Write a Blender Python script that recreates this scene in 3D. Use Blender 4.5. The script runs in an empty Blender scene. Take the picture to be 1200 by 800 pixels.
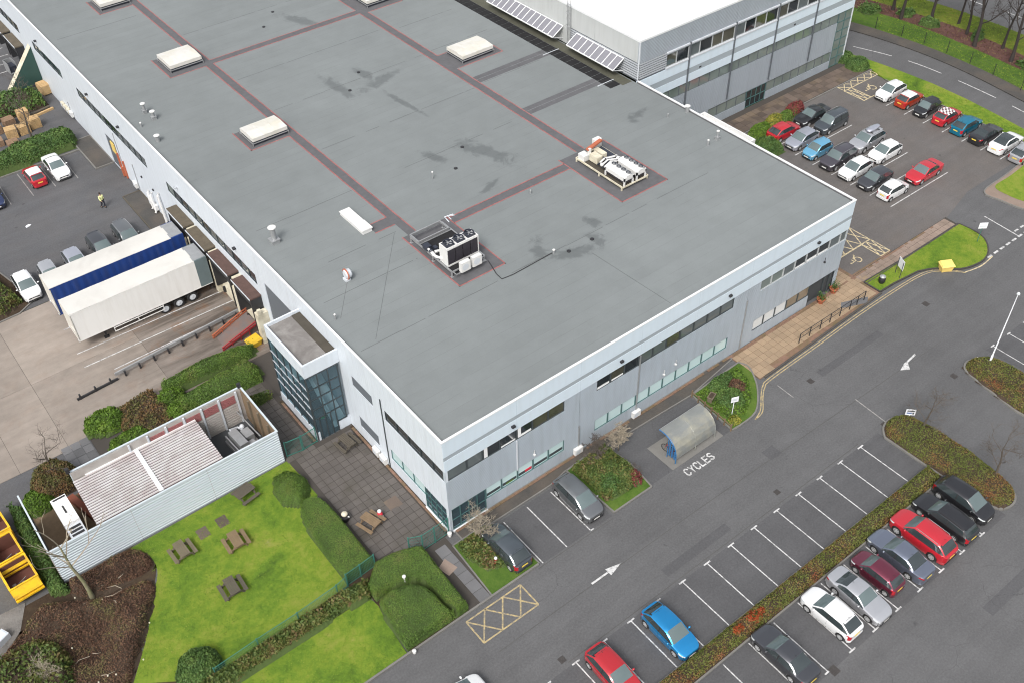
import bpy, math, random
import numpy as np
from mathutils import Vector, Matrix
R = math.radians
random.seed(7); rng = np.random.default_rng(7)
S = bpy.context.scene
COL = S.collection

# ---------------------------------------------------------------- camera
cam = bpy.data.cameras.new('camera'); cam_o = bpy.data.objects.new('camera', cam); COL.objects.link(cam_o)
cam.sensor_width = 36; cam.lens = 35.27; cam.clip_end = 4000; cam.clip_start = 0.5
_r = Vector((0.78679, -0.61684, -0.02145)); _d = Vector((-0.43396, -0.52815, -0.72989)); _f = Vector((0.43890, 0.58358, -0.68323))
_m = Matrix((_r, -_d, -_f)).transposed().to_4x4(); _m.translation = (-22.2101, -37.5094, 59.1535)
cam_o.matrix_world = _m
S.camera = cam_o

# ---------------------------------------------------------------- overcast daylight
SUN_EL, SUN_AZ = R(50), R(236)          # azimuth: clockwise from +Y
w = bpy.data.worlds.new('World'); S.world = w; w.use_nodes = True
nt = w.node_tree; nt.nodes.clear()
sky = nt.nodes.new('ShaderNodeTexSky'); sky.sky_type = 'NISHITA'; sky.sun_disc = False
sky.sun_elevation = SUN_EL; sky.sun_rotation = SUN_AZ; sky.dust_density = 6; sky.air_density = 1.4; sky.ozone_density = 1
hs = nt.nodes.new('ShaderNodeHueSaturation'); hs.inputs['Saturation'].default_value = 0.3
bg = nt.nodes.new('ShaderNodeBackground'); bg.inputs[1].default_value = 0.135
wo = nt.nodes.new('ShaderNodeOutputWorld')
nt.links.new(sky.outputs[0], hs.inputs['Color']); nt.links.new(hs.outputs[0], bg.inputs[0]); nt.links.new(bg.outputs[0], wo.inputs[0])
sl = bpy.data.lights.new('sun', 'SUN'); sl.energy = 1.25; sl.angle = R(16); sl.color = (1, 0.97, 0.93)
so = bpy.data.objects.new('sun', sl); COL.objects.link(so)
_sd = Vector((math.sin(SUN_AZ) * math.cos(SUN_EL), math.cos(SUN_AZ) * math.cos(SUN_EL), math.sin(SUN_EL)))
so.rotation_euler = _sd.to_track_quat('Z', 'Y').to_euler(); so.location = (0, 0, 80)
S.view_settings.view_transform = 'Standard'; S.view_settings.look = 'None'
S.render.filter_size = 1.2
try: S.cycles.filter_width = 1.1
except Exception: pass
S.view_settings.gamma = 1; S.view_settings.exposure = 0.5
try: S.view_settings.use_curve_mapping = False
except Exception: pass

# ---------------------------------------------------------------- materials
MATS = {}
def _new(name):
    m = bpy.data.materials.new(name); m.use_nodes = True
    n = m.node_tree.nodes; b = n['Principled BSDF']; MATS[name] = m
    return m, m.node_tree, b
def _pos(t):
    return t.nodes.new('ShaderNodeNewGeometry').outputs['Position']
def _obj(t):
    return t.nodes.new('ShaderNodeTexCoord').outputs['Object']
def _noise(t, vec, scale, detail=3, rough=.55, dist=0):
    n = t.nodes.new('ShaderNodeTexNoise'); n.inputs['Scale'].default_value = scale; n.inputs['Detail'].default_value = detail
    n.inputs['Roughness'].default_value = rough; n.inputs['Distortion'].default_value = dist
    t.links.new(vec, n.inputs['Vector']); return n.outputs['Fac']
def _ramp(t, fac, stops):
    r = t.nodes.new('ShaderNodeValToRGB'); e = r.color_ramp.elements
    while len(e) < len(stops): e.new(0.5)
    for el, (p, c) in zip(e, stops):
        el.position = p; el.color = (*c, 1) if len(c) == 3 else c
    t.links.new(fac, r.inputs['Fac']); return r.outputs['Color']
def _mix(t, fac, a, b, mode='MIX'):
    n = t.nodes.new('ShaderNodeMix'); n.data_type = 'RGBA'; n.blend_type = mode
    for s, v in ((n.inputs[0], fac), (n.inputs[6], a), (n.inputs[7], b)):
        if hasattr(v, 'links'): t.links.new(v, s)
        elif isinstance(v, (int, float)): s.default_value = v
        else: s.default_value = (*v, 1) if len(v) == 3 else v
    return n.outputs[2]
def _math(t, op, a, b=None, c=None, clamp=False):
    n = t.nodes.new('ShaderNodeMath'); n.operation = op; n.use_clamp = clamp
    for s, v in zip(n.inputs, (a, b, c)):
        if v is None: continue
        if hasattr(v, 'links'): t.links.new(v, s)
        else: s.default_value = v
    return n.outputs[0]
def _bump(t, b, h, dist, strength=1):
    n = t.nodes.new('ShaderNodeBump'); n.inputs['Distance'].default_value = dist; n.inputs['Strength'].default_value = strength
    t.links.new(h, n.inputs['Height']); t.links.new(n.outputs[0], b.inputs['Normal'])
def mat(name, c, rough=.7, var=.12, scale=1.5, fine=.08, fscale=25, metal=0, coat=0, bump=0, spec=.5, obj=False, dirt=None):
    """plain surface with two scales of tonal wear; dirt = (colour, amount, scale) adds grime patches"""
    m, t, b = _new(name)
    v = _obj(t) if obj else _pos(t)
    k = _noise(t, v, scale, 4); k2 = _noise(t, v, fscale, 2)
    f = _math(t, 'ADD', _math(t, 'MULTIPLY_ADD', k, 2 * var, 1 - var), _math(t, 'MULTIPLY_ADD', k2, 2 * fine, -fine))
    col = _mix(t, 1, c, f, 'MULTIPLY')
    if dirt:
        dm = _ramp(t, _noise(t, v, dirt[2], 5, .62, .4), [(.42, (0, 0, 0)), (.72, (1, 1, 1))])
        col = _mix(t, _math(t, 'MULTIPLY', dm, dirt[1]), col, dirt[0])
    t.links.new(col, b.inputs['Base Color'])
    b.inputs['Roughness'].default_value = rough; b.inputs['Metallic'].default_value = metal
    b.inputs['Specular IOR Level'].default_value = spec; b.inputs['Coat Weight'].default_value = coat; b.inputs['Coat Roughness'].default_value = .06
    if bump: _bump(t, b, k2, bump)
    return m
def ribbed(name, c, axis, pitch, depth, rough=.5, var=.05, metal=0, stain=(0.1, 0.1, 0.09), sa=.15):
    """profiled cladding sheet: fine ribs as relief, faint weather streaks"""
    m, t, b = _new(name); p = _pos(t)
    sx = t.nodes.new('ShaderNodeSeparateXYZ'); t.links.new(p, sx.inputs[0])
    z = sx.outputs['XYZ'.index(axis)]
    wv = _math(t, 'SINE', _math(t, 'MULTIPLY', z, 2 * math.pi / pitch))
    mp = t.nodes.new('ShaderNodeMapping'); mp.inputs['Scale'].default_value = (2.2, 2.2, .25); t.links.new(p, mp.inputs[0])
    st = _ramp(t, _noise(t, mp.outputs[0], 1, 4), [(.45, (0, 0, 0)), (.8, (1, 1, 1))])
    k = _noise(t, p, .35, 3)
    col = _mix(t, 1, c, _math(t, 'MULTIPLY_ADD', k, 2 * var, 1 - var), 'MULTIPLY')
    col = _mix(t, _math(t, 'MULTIPLY', st, sa), col, stain)
    t.links.new(col, b.inputs['Base Color']); b.inputs['Roughness'].default_value = rough; b.inputs['Metallic'].default_value = metal
    _bump(t, b, wv, depth); return m
def foliage(name, stops, scale=1.2, rough=.6, gain=1.5):
    """leaf colour drifts in clumps and from leaf to leaf"""
    m, t, b = _new(name); p = _pos(t)
    k = _noise(t, p, scale, 3, .6)
    ri = t.nodes.new('ShaderNodeNewGeometry').outputs['Random Per Island']
    f = _math(t, 'ADD', _math(t, 'MULTIPLY', k, 1.0), _math(t, 'MULTIPLY_ADD', ri, .22, -.11), clamp=True)
    t.links.new(_ramp(t, f, [(p_, tuple(min(1, c_ * gain) for c_ in q_)) for p_, q_ in stops]), b.inputs['Base Color']); b.inputs['Roughness'].default_value = rough
    b.inputs['Specular IOR Level'].default_value = .25
    return m
def asphalt(name, c, patch=.22, wet=.25, brown=0):
    m, t, b = _new(name); p = _pos(t)
    k1 = _noise(t, p, .09, 5, .6, .5); k2 = _noise(t, p, .7, 4, .6); k3 = _noise(t, p, 7, 3, .75)
    f = _math(t, 'ADD', _math(t, 'MULTIPLY_ADD', k1, 2 * patch, 1 - patch), _math(t, 'ADD', _math(t, 'MULTIPLY_ADD', k2, .3, -.15), _math(t, 'MULTIPLY_ADD', k3, .9, -.45)))
    col = _mix(t, 1, c, f, 'MULTIPLY')
    if brown:
        col = _mix(t, _math(t, 'MULTIPLY', _ramp(t, _noise(t, p, .35, 5, .6, .6), [(.4, (0, 0, 0)), (.75, (1, 1, 1))]), brown), col, (.13, .1, .075))
    # pale worn aggregate flecks and dark oil drips
    fl = _ramp(t, _noise(t, p, 5.5, 2, .5), [(.70, (0, 0, 0)), (.80, (1, 1, 1))])
    col = _mix(t, _math(t, 'MULTIPLY', fl, .16), col, (.2, .2, .2))
    mp = t.nodes.new('ShaderNodeMapping'); mp.inputs['Scale'].default_value = (.06, 1.3, 1); t.links.new(p, mp.inputs[0])      # tyre-polished tracks along the drive
    trk = _noise(t, mp.outputs[0], 1, 4, .6, .4); col = _mix(t, 1, col, _math(t, 'MULTIPLY_ADD', trk, .34, .83), 'MULTIPLY')
    vo = t.nodes.new('ShaderNodeTexVoronoi'); vo.feature = 'DISTANCE_TO_EDGE'; vo.inputs['Scale'].default_value = .16
    wp = t.nodes.new('ShaderNodeVectorMath'); wp.operation = 'ADD'; t.links.new(p, wp.inputs[0]); nn = t.nodes.new('ShaderNodeTexNoise'); nn.inputs['Scale'].default_value = .8; nn.inputs['Detail'].default_value = 4; t.links.new(p, nn.inputs['Vector']); t.links.new(nn.outputs['Color'], wp.inputs[1]); t.links.new(wp.outputs[0], vo.inputs['Vector'])
    crk = _math(t, 'MULTIPLY', _math(t, 'LESS_THAN', vo.outputs['Distance'], .0028), _ramp(t, k1, [(.54, (0, 0, 0)), (.64, (1, 1, 1))]))
    col = _mix(t, _math(t, 'MULTIPLY', crk, .4), col, (.03, .03, .03))
    oil = _ramp(t, _noise(t, p, 1.1, 3, .5), [(.69, (0, 0, 0)), (.76, (1, 1, 1))])
    col = _mix(t, _math(t, 'MULTIPLY', oil, .45), col, (.02, .02, .021))
    t.links.new(col, b.inputs['Base Color'])
    t.links.new(_math(t, 'MULTIPLY_ADD', k1, -wet, .78 + wet * .4), b.inputs['Roughness'])
    _bump(t, b, k3, .012); return m
def glass(name, c, rough=.06, var=.5):
    m, t, b = _new(name); p = _pos(t)
    k = _noise(t, p, .55, 2, .5)
    t.links.new(_mix(t, 1, c, _math(t, 'MULTIPLY_ADD', k, 2 * var, 1 - var), 'MULTIPLY'), b.inputs['Base Color'])
    b.inputs['Roughness'].default_value = rough; b.inputs['Specular IOR Level'].default_value = .8; b.inputs['Coat Weight'].default_value = .6; b.inputs['Coat Roughness'].default_value = .02
    return m
def clear_glass(name, tint, mixf):
    m, t, b = _new(name)
    tr = t.nodes.new('ShaderNodeBsdfTransparent'); tr.inputs[0].default_value = (*tint, 1)
    mx = t.nodes.new('ShaderNodeMixShader'); mx.inputs[0].default_value = mixf
    b.inputs['Base Color'].default_value = (.09, .14, .17, 1); b.inputs['Roughness'].default_value = .04; b.inputs['Specular IOR Level'].default_value = .9
    t.links.new(b.outputs[0], mx.inputs[2]); t.links.new(tr.outputs[0], mx.inputs[1])
    t.links.new(mx.outputs[0], t.nodes['Material Output'].inputs[0]); return m
def worn_paint(name, c, wear=.35):
    """road paint, flaking where noise eats it"""
    m, t, b = _new(name); p = _pos(t)
    k = _ramp(t, _noise(t, p, 3.5, 5, .75), [(.36, (.15, .15, .15)), (.5 + wear * .1, (1, 1, 1))])
    t.links.new(_mix(t, k, (.13, .13, .13), c), b.inputs['Base Color']); b.inputs['Roughness'].default_value = .7; return m
def slabs(name, c, var=.25, moss=None):
    m, t, b = _new(name); p = _pos(t)
    oi = t.nodes.new('ShaderNodeObjectInfo').outputs['Random']
    k = _noise(t, p, .5, 4, .6); k3 = _noise(t, p, 18, 2)
    f = _math(t, 'ADD', _math(t, 'MULTIPLY_ADD', oi, 2 * var, 1 - var), _math(t, 'ADD', _math(t, 'MULTIPLY_ADD', k, .5, -.25), _math(t, 'MULTIPLY_ADD', k3, .3, -.15)))
    col = _mix(t, 1, c, f, 'MULTIPLY')
    if moss: col = _mix(t, _math(t, 'MULTIPLY', _ramp(t, _noise(t, p, .45, 4, .6), [(.5, (0, 0, 0)), (.7, (1, 1, 1))]), moss[1]), col, moss[0])
    t.links.new(col, b.inputs['Base Color']); b.inputs['Roughness'].default_value = .7; _bump(t, b, k3, .01); return m

STAINS = [(22.9, 43.4, 2.2, .7, .25), (22.6, 45.6, .5, 1.5, .1), (19.0, 45.3, .5, 2.4, .05), (23.2, 26.3, .9, 3.0, .35), (19.1, 28.6, .45, 1.4, .3), (23.6, 60.7, .7, 2.3, .4),
          (17.9, 11.9, .6, 1.5, -.5), (19.8, 9.8, 1.9, .55, -.35), (22.3, 9.9, .6, .9, .2), (23.6, 12.0, .45, .8, 0), (20.2, 21.5, 1.2, .35, .3), (38.3, 22.0, 1.5, .5, .3), (22.4, 38.5, .3, 2.6, .1), (34.0, 37.3, 1.4, .3, .2)]
def roof_felt(name, c):
    m, t, b = _new(name); p = _pos(t)
    k1 = _noise(t, p, .07, 5, .6, .4); k2 = _noise(t, p, .6, 4, .6); k3 = _noise(t, p, 20, 2, .6)
    f = _math(t, 'ADD', _math(t, 'MULTIPLY_ADD', k1, .36, .82), _math(t, 'ADD', _math(t, 'MULTIPLY_ADD', k2, .22, -.11), _math(t, 'MULTIPLY_ADD', k3, .2, -.1)))
    # felt runs one metre wide laid along X; each run a touch different, laps as thin dark broken lines
    sx = t.nodes.new('ShaderNodeSeparateXYZ'); t.links.new(p, sx.inputs[0])
    wob = _math(t, 'MULTIPLY_ADD', _noise(t, p, .5, 2), .12, -.06)
    yy = _math(t, 'ADD', sx.outputs[1], wob)
    run = _math(t, 'FLOOR', yy); wn = t.nodes.new('ShaderNodeTexWhiteNoise'); wn.noise_dimensions = '1D'; t.links.new(run, wn.inputs['W'])
    f = _math(t, 'ADD', f, _math(t, 'MULTIPLY_ADD', wn.outputs[0], .045, -.022))
    lap = _math(t, 'LESS_THAN', _math(t, 'FRACT', yy), .045)
    brk = _ramp(t, _noise(t, p, .33, 4, .7), [(.38, (0, 0, 0)), (.6, (1, 1, 1))])
    mp = t.nodes.new('ShaderNodeMapping'); mp.inputs['Scale'].default_value = (.12, 1.1, 1); t.links.new(p, mp.inputs[0])
    strk = _ramp(t, _noise(t, mp.outputs[0], 1, 4, .65), [(.5, (0, 0, 0)), (.75, (1, 1, 1))])
    f = _math(t, 'SUBTRACT', f, _math(t, 'MULTIPLY', _math(t, 'MULTIPLY', lap, brk), .15))
    f = _math(t, 'SUBTRACT', f, _math(t, 'MULTIPLY', strk, .035))
    dn = _math(t, 'MULTIPLY_ADD', _noise(t, p, .95, 6, .72, .8), 4.4, -2.2)
    acc = None
    for (x, y, rx, ry, a) in STAINS:
        q = t.nodes.new('ShaderNodeMapping'); q.vector_type = 'TEXTURE'; q.inputs['Location'].default_value = (x, y, 0); q.inputs['Rotation'].default_value = (0, 0, a); q.inputs['Scale'].default_value = (rx, ry, 1e6)
        t.links.new(p, q.inputs[0]); ln = t.nodes.new('ShaderNodeVectorMath'); ln.operation = 'LENGTH'; t.links.new(q.outputs[0], ln.inputs[0])
        s = _math(t, 'SUBTRACT', 1.25, _math(t, 'ADD', ln.outputs['Value'], dn), clamp=True)
        acc = s if acc is None else _math(t, 'MAXIMUM', acc, s)
    acc = _math(t, 'MULTIPLY', acc, 1.7, clamp=True)
    f = _math(t, 'MULTIPLY', f, _math(t, 'MULTIPLY_ADD', acc, -.3, 1))
    t.links.new(_mix(t, 1, c, f, 'MULTIPLY'), b.inputs['Base Color'])
    t.links.new(_math(t, 'MULTIPLY_ADD', acc, -.3, .82), b.inputs['Roughness']); _bump(t, b, k3, .006)
    return m
def concrete(name, c):
    m, t, b = _new(name); p = _pos(t)
    oi = t.nodes.new('ShaderNodeObjectInfo').outputs['Random']
    k1 = _noise(t, p, .16, 5, .62, .6); k2 = _noise(t, p, 1.3, 4, .6); k3 = _noise(t, p, 16, 2)
    f = _math(t, 'ADD', _math(t, 'MULTIPLY_ADD', k1, .7, .62), _math(t, 'ADD', _math(t, 'MULTIPLY_ADD', k2, .36, -.18), _math(t, 'MULTIPLY_ADD', oi, .16, -.08)))
    col = _mix(t, 1, c, _math(t, 'ADD', f, _math(t, 'MULTIPLY_ADD', k3, .24, -.12)), 'MULTIPLY')
    mp = t.nodes.new('ShaderNodeMapping'); mp.inputs['Scale'].default_value = (.1, .9, 1); t.links.new(p, mp.inputs[0])
    rut = _ramp(t, _noise(t, mp.outputs[0], 1, 6, .7, .3), [(.38, (0, 0, 0)), (.66, (1, 1, 1))])
    sx = t.nodes.new('ShaderNodeSeparateXYZ'); t.links.new(p, sx.inputs[0])
    near = _math(t, 'MAXIMUM', _math(t, 'MULTIPLY_ADD', sx.outputs[0], .085, 1.3, clamp=True), .18)      # tyre and rust marks gather by the docks
    col = _mix(t, _math(t, 'MULTIPLY', rut, near), col, (.042, .031, .023))
    rust = _ramp(t, _noise(t, p, .5, 5, .7, .5), [(.52, (0, 0, 0)), (.68, (1, 1, 1))])
    col = _mix(t, _math(t, 'MULTIPLY', _math(t, 'MULTIPLY', rust, near), .7), col, (.17, .08, .035))
    t.links.new(col, b.inputs['Base Color']); b.inputs['Roughness'].default_value = .75; _bump(t, b, k3, .01); return m
def lawn(name, stops):
    m, t, b = _new(name); p = _pos(t)
    k1 = _noise(t, p, .22, 6, .66, .5); k2 = _noise(t, p, 1.8, 4, .65); k3 = _noise(t, p, 9, 3, .75)
    f = _math(t, 'ADD', _math(t, 'MULTIPLY_ADD', k1, .95, -.14), _math(t, 'ADD', _math(t, 'MULTIPLY_ADD', k2, .42, -.05), _math(t, 'MULTIPLY_ADD', k3, .22, -.11)))
    t.links.new(_ramp(t, f, stops), b.inputs['Base Color']); b.inputs['Roughness'].default_value = .9; b.inputs['Specular IOR Level'].default_value = .15
    _bump(t, b, k3, .03); return m

M = MATS
asphalt('asphalt', (.094, .094, .097), .3); asphalt('asphalt_dark', (.076, .076, .08), .24); asphalt('asphalt_brown', (.11, .102, .099), .36, .55, .22)
asphalt('asphalt_yard', (.088, .089, .095), .3, .45, .12); asphalt('asphalt_path', (.06, .057, .053), .25, .2, .5)
concrete('concrete', (.23, .197, .172)); concrete('concrete_pale', (.275, .237, .205))
mat('concrete_edge', (.165, .16, .15), .8, .25, 1.2, .15, 20); mat('joint', (.055, .048, .042), .9)
lawn('lawn', [(.25, (.05, .09, .016)), (.42, (.1, .175, .02)), (.55, (.155, .22, .026)), (.68, (.21, .235, .045)), (.85, (.25, .245, .12))])
lawn('lawn_dull', [(.2, (.03, .06, .014)), (.5, (.065, .12, .02)), (.7, (.1, .15, .03)), (.9, (.12, .14, .05))])
lawn('grass_far', [(.2, (.04, .06, .015)), (.5, (.1, .135, .02)), (.7, (.16, .165, .03)), (.9, (.12, .1, .04))])
lawn('leaf_litter', [(.2, (.04, .022, .02)), (.45, (.09, .045, .042)), (.65, (.12, .065, .055)), (.9, (.1, .08, .05))])
lawn('soil', [(.2, (.02, .014, .01)), (.5, (.05, .035, .024)), (.7, (.075, .055, .035)), (.9, (.06, .07, .025))])
lawn('gravel', [(.2, (.08, .075, .07)), (.5, (.18, .17, .16)), (.9, (.28, .27, .25))])
lawn('bank_ground', [(.2, (.03, .05, .014)), (.5, (.08, .11, .02)), (.8, (.12, .12, .04))])
slabs('paver_dark', (.098, .087, .08), .11, ((.05, .045, .03), .6)); slabs('paver_grey', (.13, .13, .135), .2)
slabs('paver_buff', (.3, .22, .145), .09, ((.19, .145, .1), .5)); slabs('paver_red', (.25, .19, .155), .1, ((.15, .12, .085), .4)); slabs('paver_wet', (.105, .08, .065), .28, ((.2, .15, .095), .5))
mat('brick_edge', (.2, .12, .085), .8, .3, 1.3, .3, 6, dirt=((.09, .085, .03), .8, .8))
worn_paint('white_line', (.54, .54, .54), .3); worn_paint('yellow_line', (.44, .345, .17), .9); worn_paint('cream_line', (.6, .5, .3), .45); worn_paint('faint_line', (.3, .29, .28), .9)
roof_felt('roof_felt', (.173, .19, .193))
mat('walk_felt', (.098, .098, .105), .8, .2, 1.2, .18, 3); mat('black_pad', (.02, .02, .0215), .85, .3, 1.5, .25, 3, spec=.2); mat('red_line', (.3, .105, .1), .7, .4, 1.5, .3, 6); mat('seal', (.075, .074, .072), .7, .3); mat('lap', (.1, .108, .108), .7, .35, .6)
mat('moss_felt', (.075, .075, .055), .8, .4, .7, .25, 5)
mat('white_coping', (.72, .735, .75), .4, .04); mat('white_roof', (.82, .82, .82), .5, .03)
ribbed('white_wall', (.61, .66, .72), 'Y', .3, .006, .45, .05, 0, (.42, .44, .46), .35)
ribbed('fascia', (.605, .7, .78), 'X', .9, .002, .45, .04, 0, (.5, .55, .58), .25)
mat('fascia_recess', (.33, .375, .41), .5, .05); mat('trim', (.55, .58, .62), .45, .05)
ribbed('clad_grey', (.39, .444, .5), 'Z', .15, .012, .45, .08, .0, (.24, .26, .29), .4)
ribbed('clad_b', (.325, .362, .405), 'Z', .15, .012, .45, .06, .0, (.24, .26, .29), .35); ribbed('clad_b_side', (.47, .49, .49), 'Z', .12, .006, .5, .04)
mat('louvre', (.4, .425, .455), .5, .05); mat('louvre_panel', (.1, .112, .127), .5, .08)
mat('frame_dark', (.045, .055, .06), .45, .1); mat('frame_teal', (.06, .13, .13), .45, .15); mat('frame_grey', (.4, .42, .43), .5, .1); mat('frame_white', (.75, .76, .76), .5, .05)
glass('pane_dark', (.02, .026, .03)); glass('pane_grey', (.11, .13, .135), .08, .3); glass('pane_olive', (.07, .07, .052), .08, .6); glass('pane_green', (.165, .2, .185), .07, .35); glass('pane_blind', (.56, .72, .73), .12, .08); glass('pane_white', (.66, .7, .72), .2, .05); glass('pane_brown', (.2, .17, .13), .1, .3)
glass('car_glass', (.03, .04, .043), .05, .3); glass('car_glass_pale', (.1, .135, .138), .08, .2)
clear_glass('tower_glass', (.55, .72, .78), .42)
mat('interior_white', (.75, .76, .76), .8); mat('interior_dark', (.05, .055, .06), .8); mat('exit_green', (.03, .35, .1), .5)
mat('dirty_roof', (.17, .158, .15), .85, .3, .5, .15, 6, dirt=((.36, .35, .335), .7, .45)); mat('dirty_roof_dark', (.06, .052, .04), .9, .4, 1.5)
mat('roof_white', (.6, .59, .56), .5, .1, 2, dirt=((.5, .47, .34), .55, .7)); mat('steel', (.45, .46, .47), .35, .1, metal=.7); mat('galv', (.38, .39, .4), .45, .2, 2, .12, 12, metal=.5)
mat('white_metal', (.66, .66, .65), .4, .06, 2); mat('cream_metal', (.62, .58, .46), .6, .15, 2, dirt=((.2, .16, .1), .5, 1.2)); mat('black_metal', (.025, .025, .028), .5, .2)
mat('rust', (.2, .06, .035), .8, .35, 2); mat('orange_red', (.42, .12, .06), .6, .2, 3); mat('brown_roof', (.095, .078, .055), .85, .35, 1.5, .2, 6); mat('brown_roof_red', (.085, .05, .042), .85, .35, 2.5, .25, 6)
mat('fan_dark', (.03, .035, .05), .4, .3, 4); mat('coil_dark', (.035, .032, .04), .5, .3, 2)
mat('green_fence', (.04, .17, .14), .5, .1); mat('green_board', (.025, .065, .055), .6, .2, 1); mat('blue_steel', (.03, .13, .3), .4, .15)
mat('timber', (.14, .115, .08), .85, .25, 3, .2, 14); mat('timber_grey', (.17, .15, .125), .85, .3, 3, .25, 14); mat('timber_brown', (.18, .125, .075), .85, .25, 3, .2, 14); mat('timber_dark', (.085, .073, .056), .85, .25, 3, .2, 14); mat('pallet_wood', (.5, .34, .17), .85, .3, 2, .2, 10); mat('pallet_old', (.26, .17, .11), .85, .35, 2, .2, 10)
mat('yellow_plastic', (.62, .4, .03), .45, .08); mat('yellow_pale', (.75, .55, .16), .45, .1); mat('skip_yellow', (.8, .5, .015), .5, .12, 1.5, dirt=((.25, .12, .04), .6, 1.4)); mat('skip_rust', (.13, .05, .035), .85, .35, 1.5); mat('rubble', (.24, .21, .2), .9, .5, 3)
mat('red_rail', (.3, .03, .035), .5, .15); mat('rust_rail', (.35, .1, .05), .7, .25, 3); mat('ramp_plate', (.13, .11, .105), .7, .2, 1.5, dirt=((.22, .1, .06), .6, 1.2))
ribbed('blue_curtain', (.012, .045, .2), 'X', .65, .012, .5, .1, 0, (.05, .06, .11), .45); ribbed('trailer_white', (.73, .725, .71), 'X', 1.25, .002, .42, .04, 0, (.45, .42, .37), .25); mat('trailer_roof', (.58, .57, .54), .5, .06, .5, dirt=((.42, .4, .37), .5, .35)); mat('trailer_grey', (.13, .17, .18), .5, .25, 1)
mat('trailer_front', (.62, .6, .55), .5, .1, 1)
mat('rubber', (.018, .018, .019), .85, .2, 5); mat('rim', (.62, .63, .64), .35, .1, metal=.35); mat('rim_gap', (.03, .03, .032), .6)
mat('plastic_black', (.02, .02, .022), .55, .1); mat('lamp_clear', (.55, .58, .6), .1, .1, spec=.8); mat('lamp_red', (.35, .012, .02), .15, .1); mat('plate_white', (.75, .75, .72), .4, .02); mat('plate_yellow', (.75, .55, .08), .4, .02)
mat('bark', (.09, .075, .06), .9, .3, 3); mat('bark_pale', (.22, .2, .13), .9, .3, 2, dirt=((.13, .15, .04), .7, 1.5)); mat('twig', (.095, .08, .068), .9, .3, 3); mat('bark_dark', (.035, .028, .026), .9, .3, 3); mat('twig_pale', (.3, .26, .2), .9, .3, 3)
mat('sheet_wall', (.5, .555, .595), .45, .06, .6, .04, 20, dirt=((.5, .58, .62), .5, .5)); mat('sheet_back', (.4, .38, .36), .6, .15, 1, dirt=((.25, .2, .17), .5, .8)); mat('sheet_roof', (.6, .585, .59), .5, .08, .6, .05, 20, dirt=((.33, .25, .25), .7, .6)); mat('sheet_trough', (.045, .024, .027), .7, .3, 1.2); mat('red_panel', (.28, .1, .1), .6, .25, 2)
mat('shelter_skin', (.19, .2, .195), .3, .2, .8, .08, 12, dirt=((.4, .37, .26), .6, .6)); mat('solar_cell', (.2, .2, .225), .35, .1, 1); mat('skin', (.45, .28, .2), .6); mat('hair_dark', (.03, .02, .015), .8); mat('hi_vis', (.68, .7, .34), .6, .15, 6); mat('trouser', (.012, .014, .025), .8)
mat('terracotta', (.4, .12, .06), .8, .2, 4); mat('red_cloth', (.55, .03, .05), .7, .2, 5); mat('sign_white', (.75, .77, .8), .4, .04); mat('sign_blue', (.08, .14, .35), .4); mat('sign_dark', (.04, .045, .06), .4, .1); mat('drain_iron', (.05, .045, .043), .6, .4, 5)
foliage('leaf_clip', [(.25, (.035, .06, .015)), (.45, (.055, .1, .018)), (.6, (.072, .115, .02)), (.78, (.1, .1, .036))], .6)
foliage('leaf_dark', [(.25, (.025, .05, .015)), (.5, (.045, .085, .022)), (.75, (.08, .125, .03))], .8)
foliage('leaf_bright', [(.2, (.03, .06, .01)), (.45, (.07, .13, .015)), (.65, (.1, .17, .022)), (.85, (.14, .18, .035))], .8, .6, 1.15)
foliage('leaf_autumn', [(.2, (.06, .075, .018)), (.4, (.082, .1, .022)), (.52, (.105, .1, .027)), (.62, (.13, .078, .03)), (.74, (.16, .06, .03)), (.9, (.26, .05, .025))], .55, .6, 1.3)
foliage('leaf_brown', [(.25, (.03, .017, .012)), (.42, (.056, .031, .02)), (.54, (.085, .047, .03)), (.64, (.075, .06, .028)), (.8, (.09, .09, .032))], .8, .7, 1.75)
foliage('leaf_russet', [(.25, (.04, .04, .014)), (.42, (.06, .062, .02)), (.55, (.085, .06, .026)), (.68, (.105, .055, .026)), (.85, (.1, .095, .03))], .9, .7, 1.5)
foliage('leaf_mixed', [(.2, (.03, .045, .014)), (.42, (.06, .095, .022)), (.58, (.1, .11, .03)), (.72, (.11, .07, .035)), (.9, (.15, .12, .07))], .8, .6, 1.15)
foliage('leaf_maroon', [(.2, (.05, .012, .014)), (.6, (.12, .028, .028)), (.9, (.16, .07, .04))], 1.2)
foliage('leaf_yellow', [(.2, (.07, .085, .015)), (.5, (.15, .15, .025)), (.9, (.24, .2, .04))], 1.2)
foliage('leaf_orange', [(.2, (.2, .05, .015)), (.5, (.36, .07, .025)), (.9, (.42, .13, .03))], 1.6, .6, .75)
foliage('grass_blade', [(.25, (.055, .095, .016)), (.45, (.11, .185, .02)), (.6, (.17, .235, .028)), (.8, (.25, .25, .06))], .35, .9, 1.05)
mat('hedge_core', (.055, .085, .02), .95, .3, 3); mat('hedge_core_brown', (.05, .034, .022), .95, .3, 3)

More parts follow.
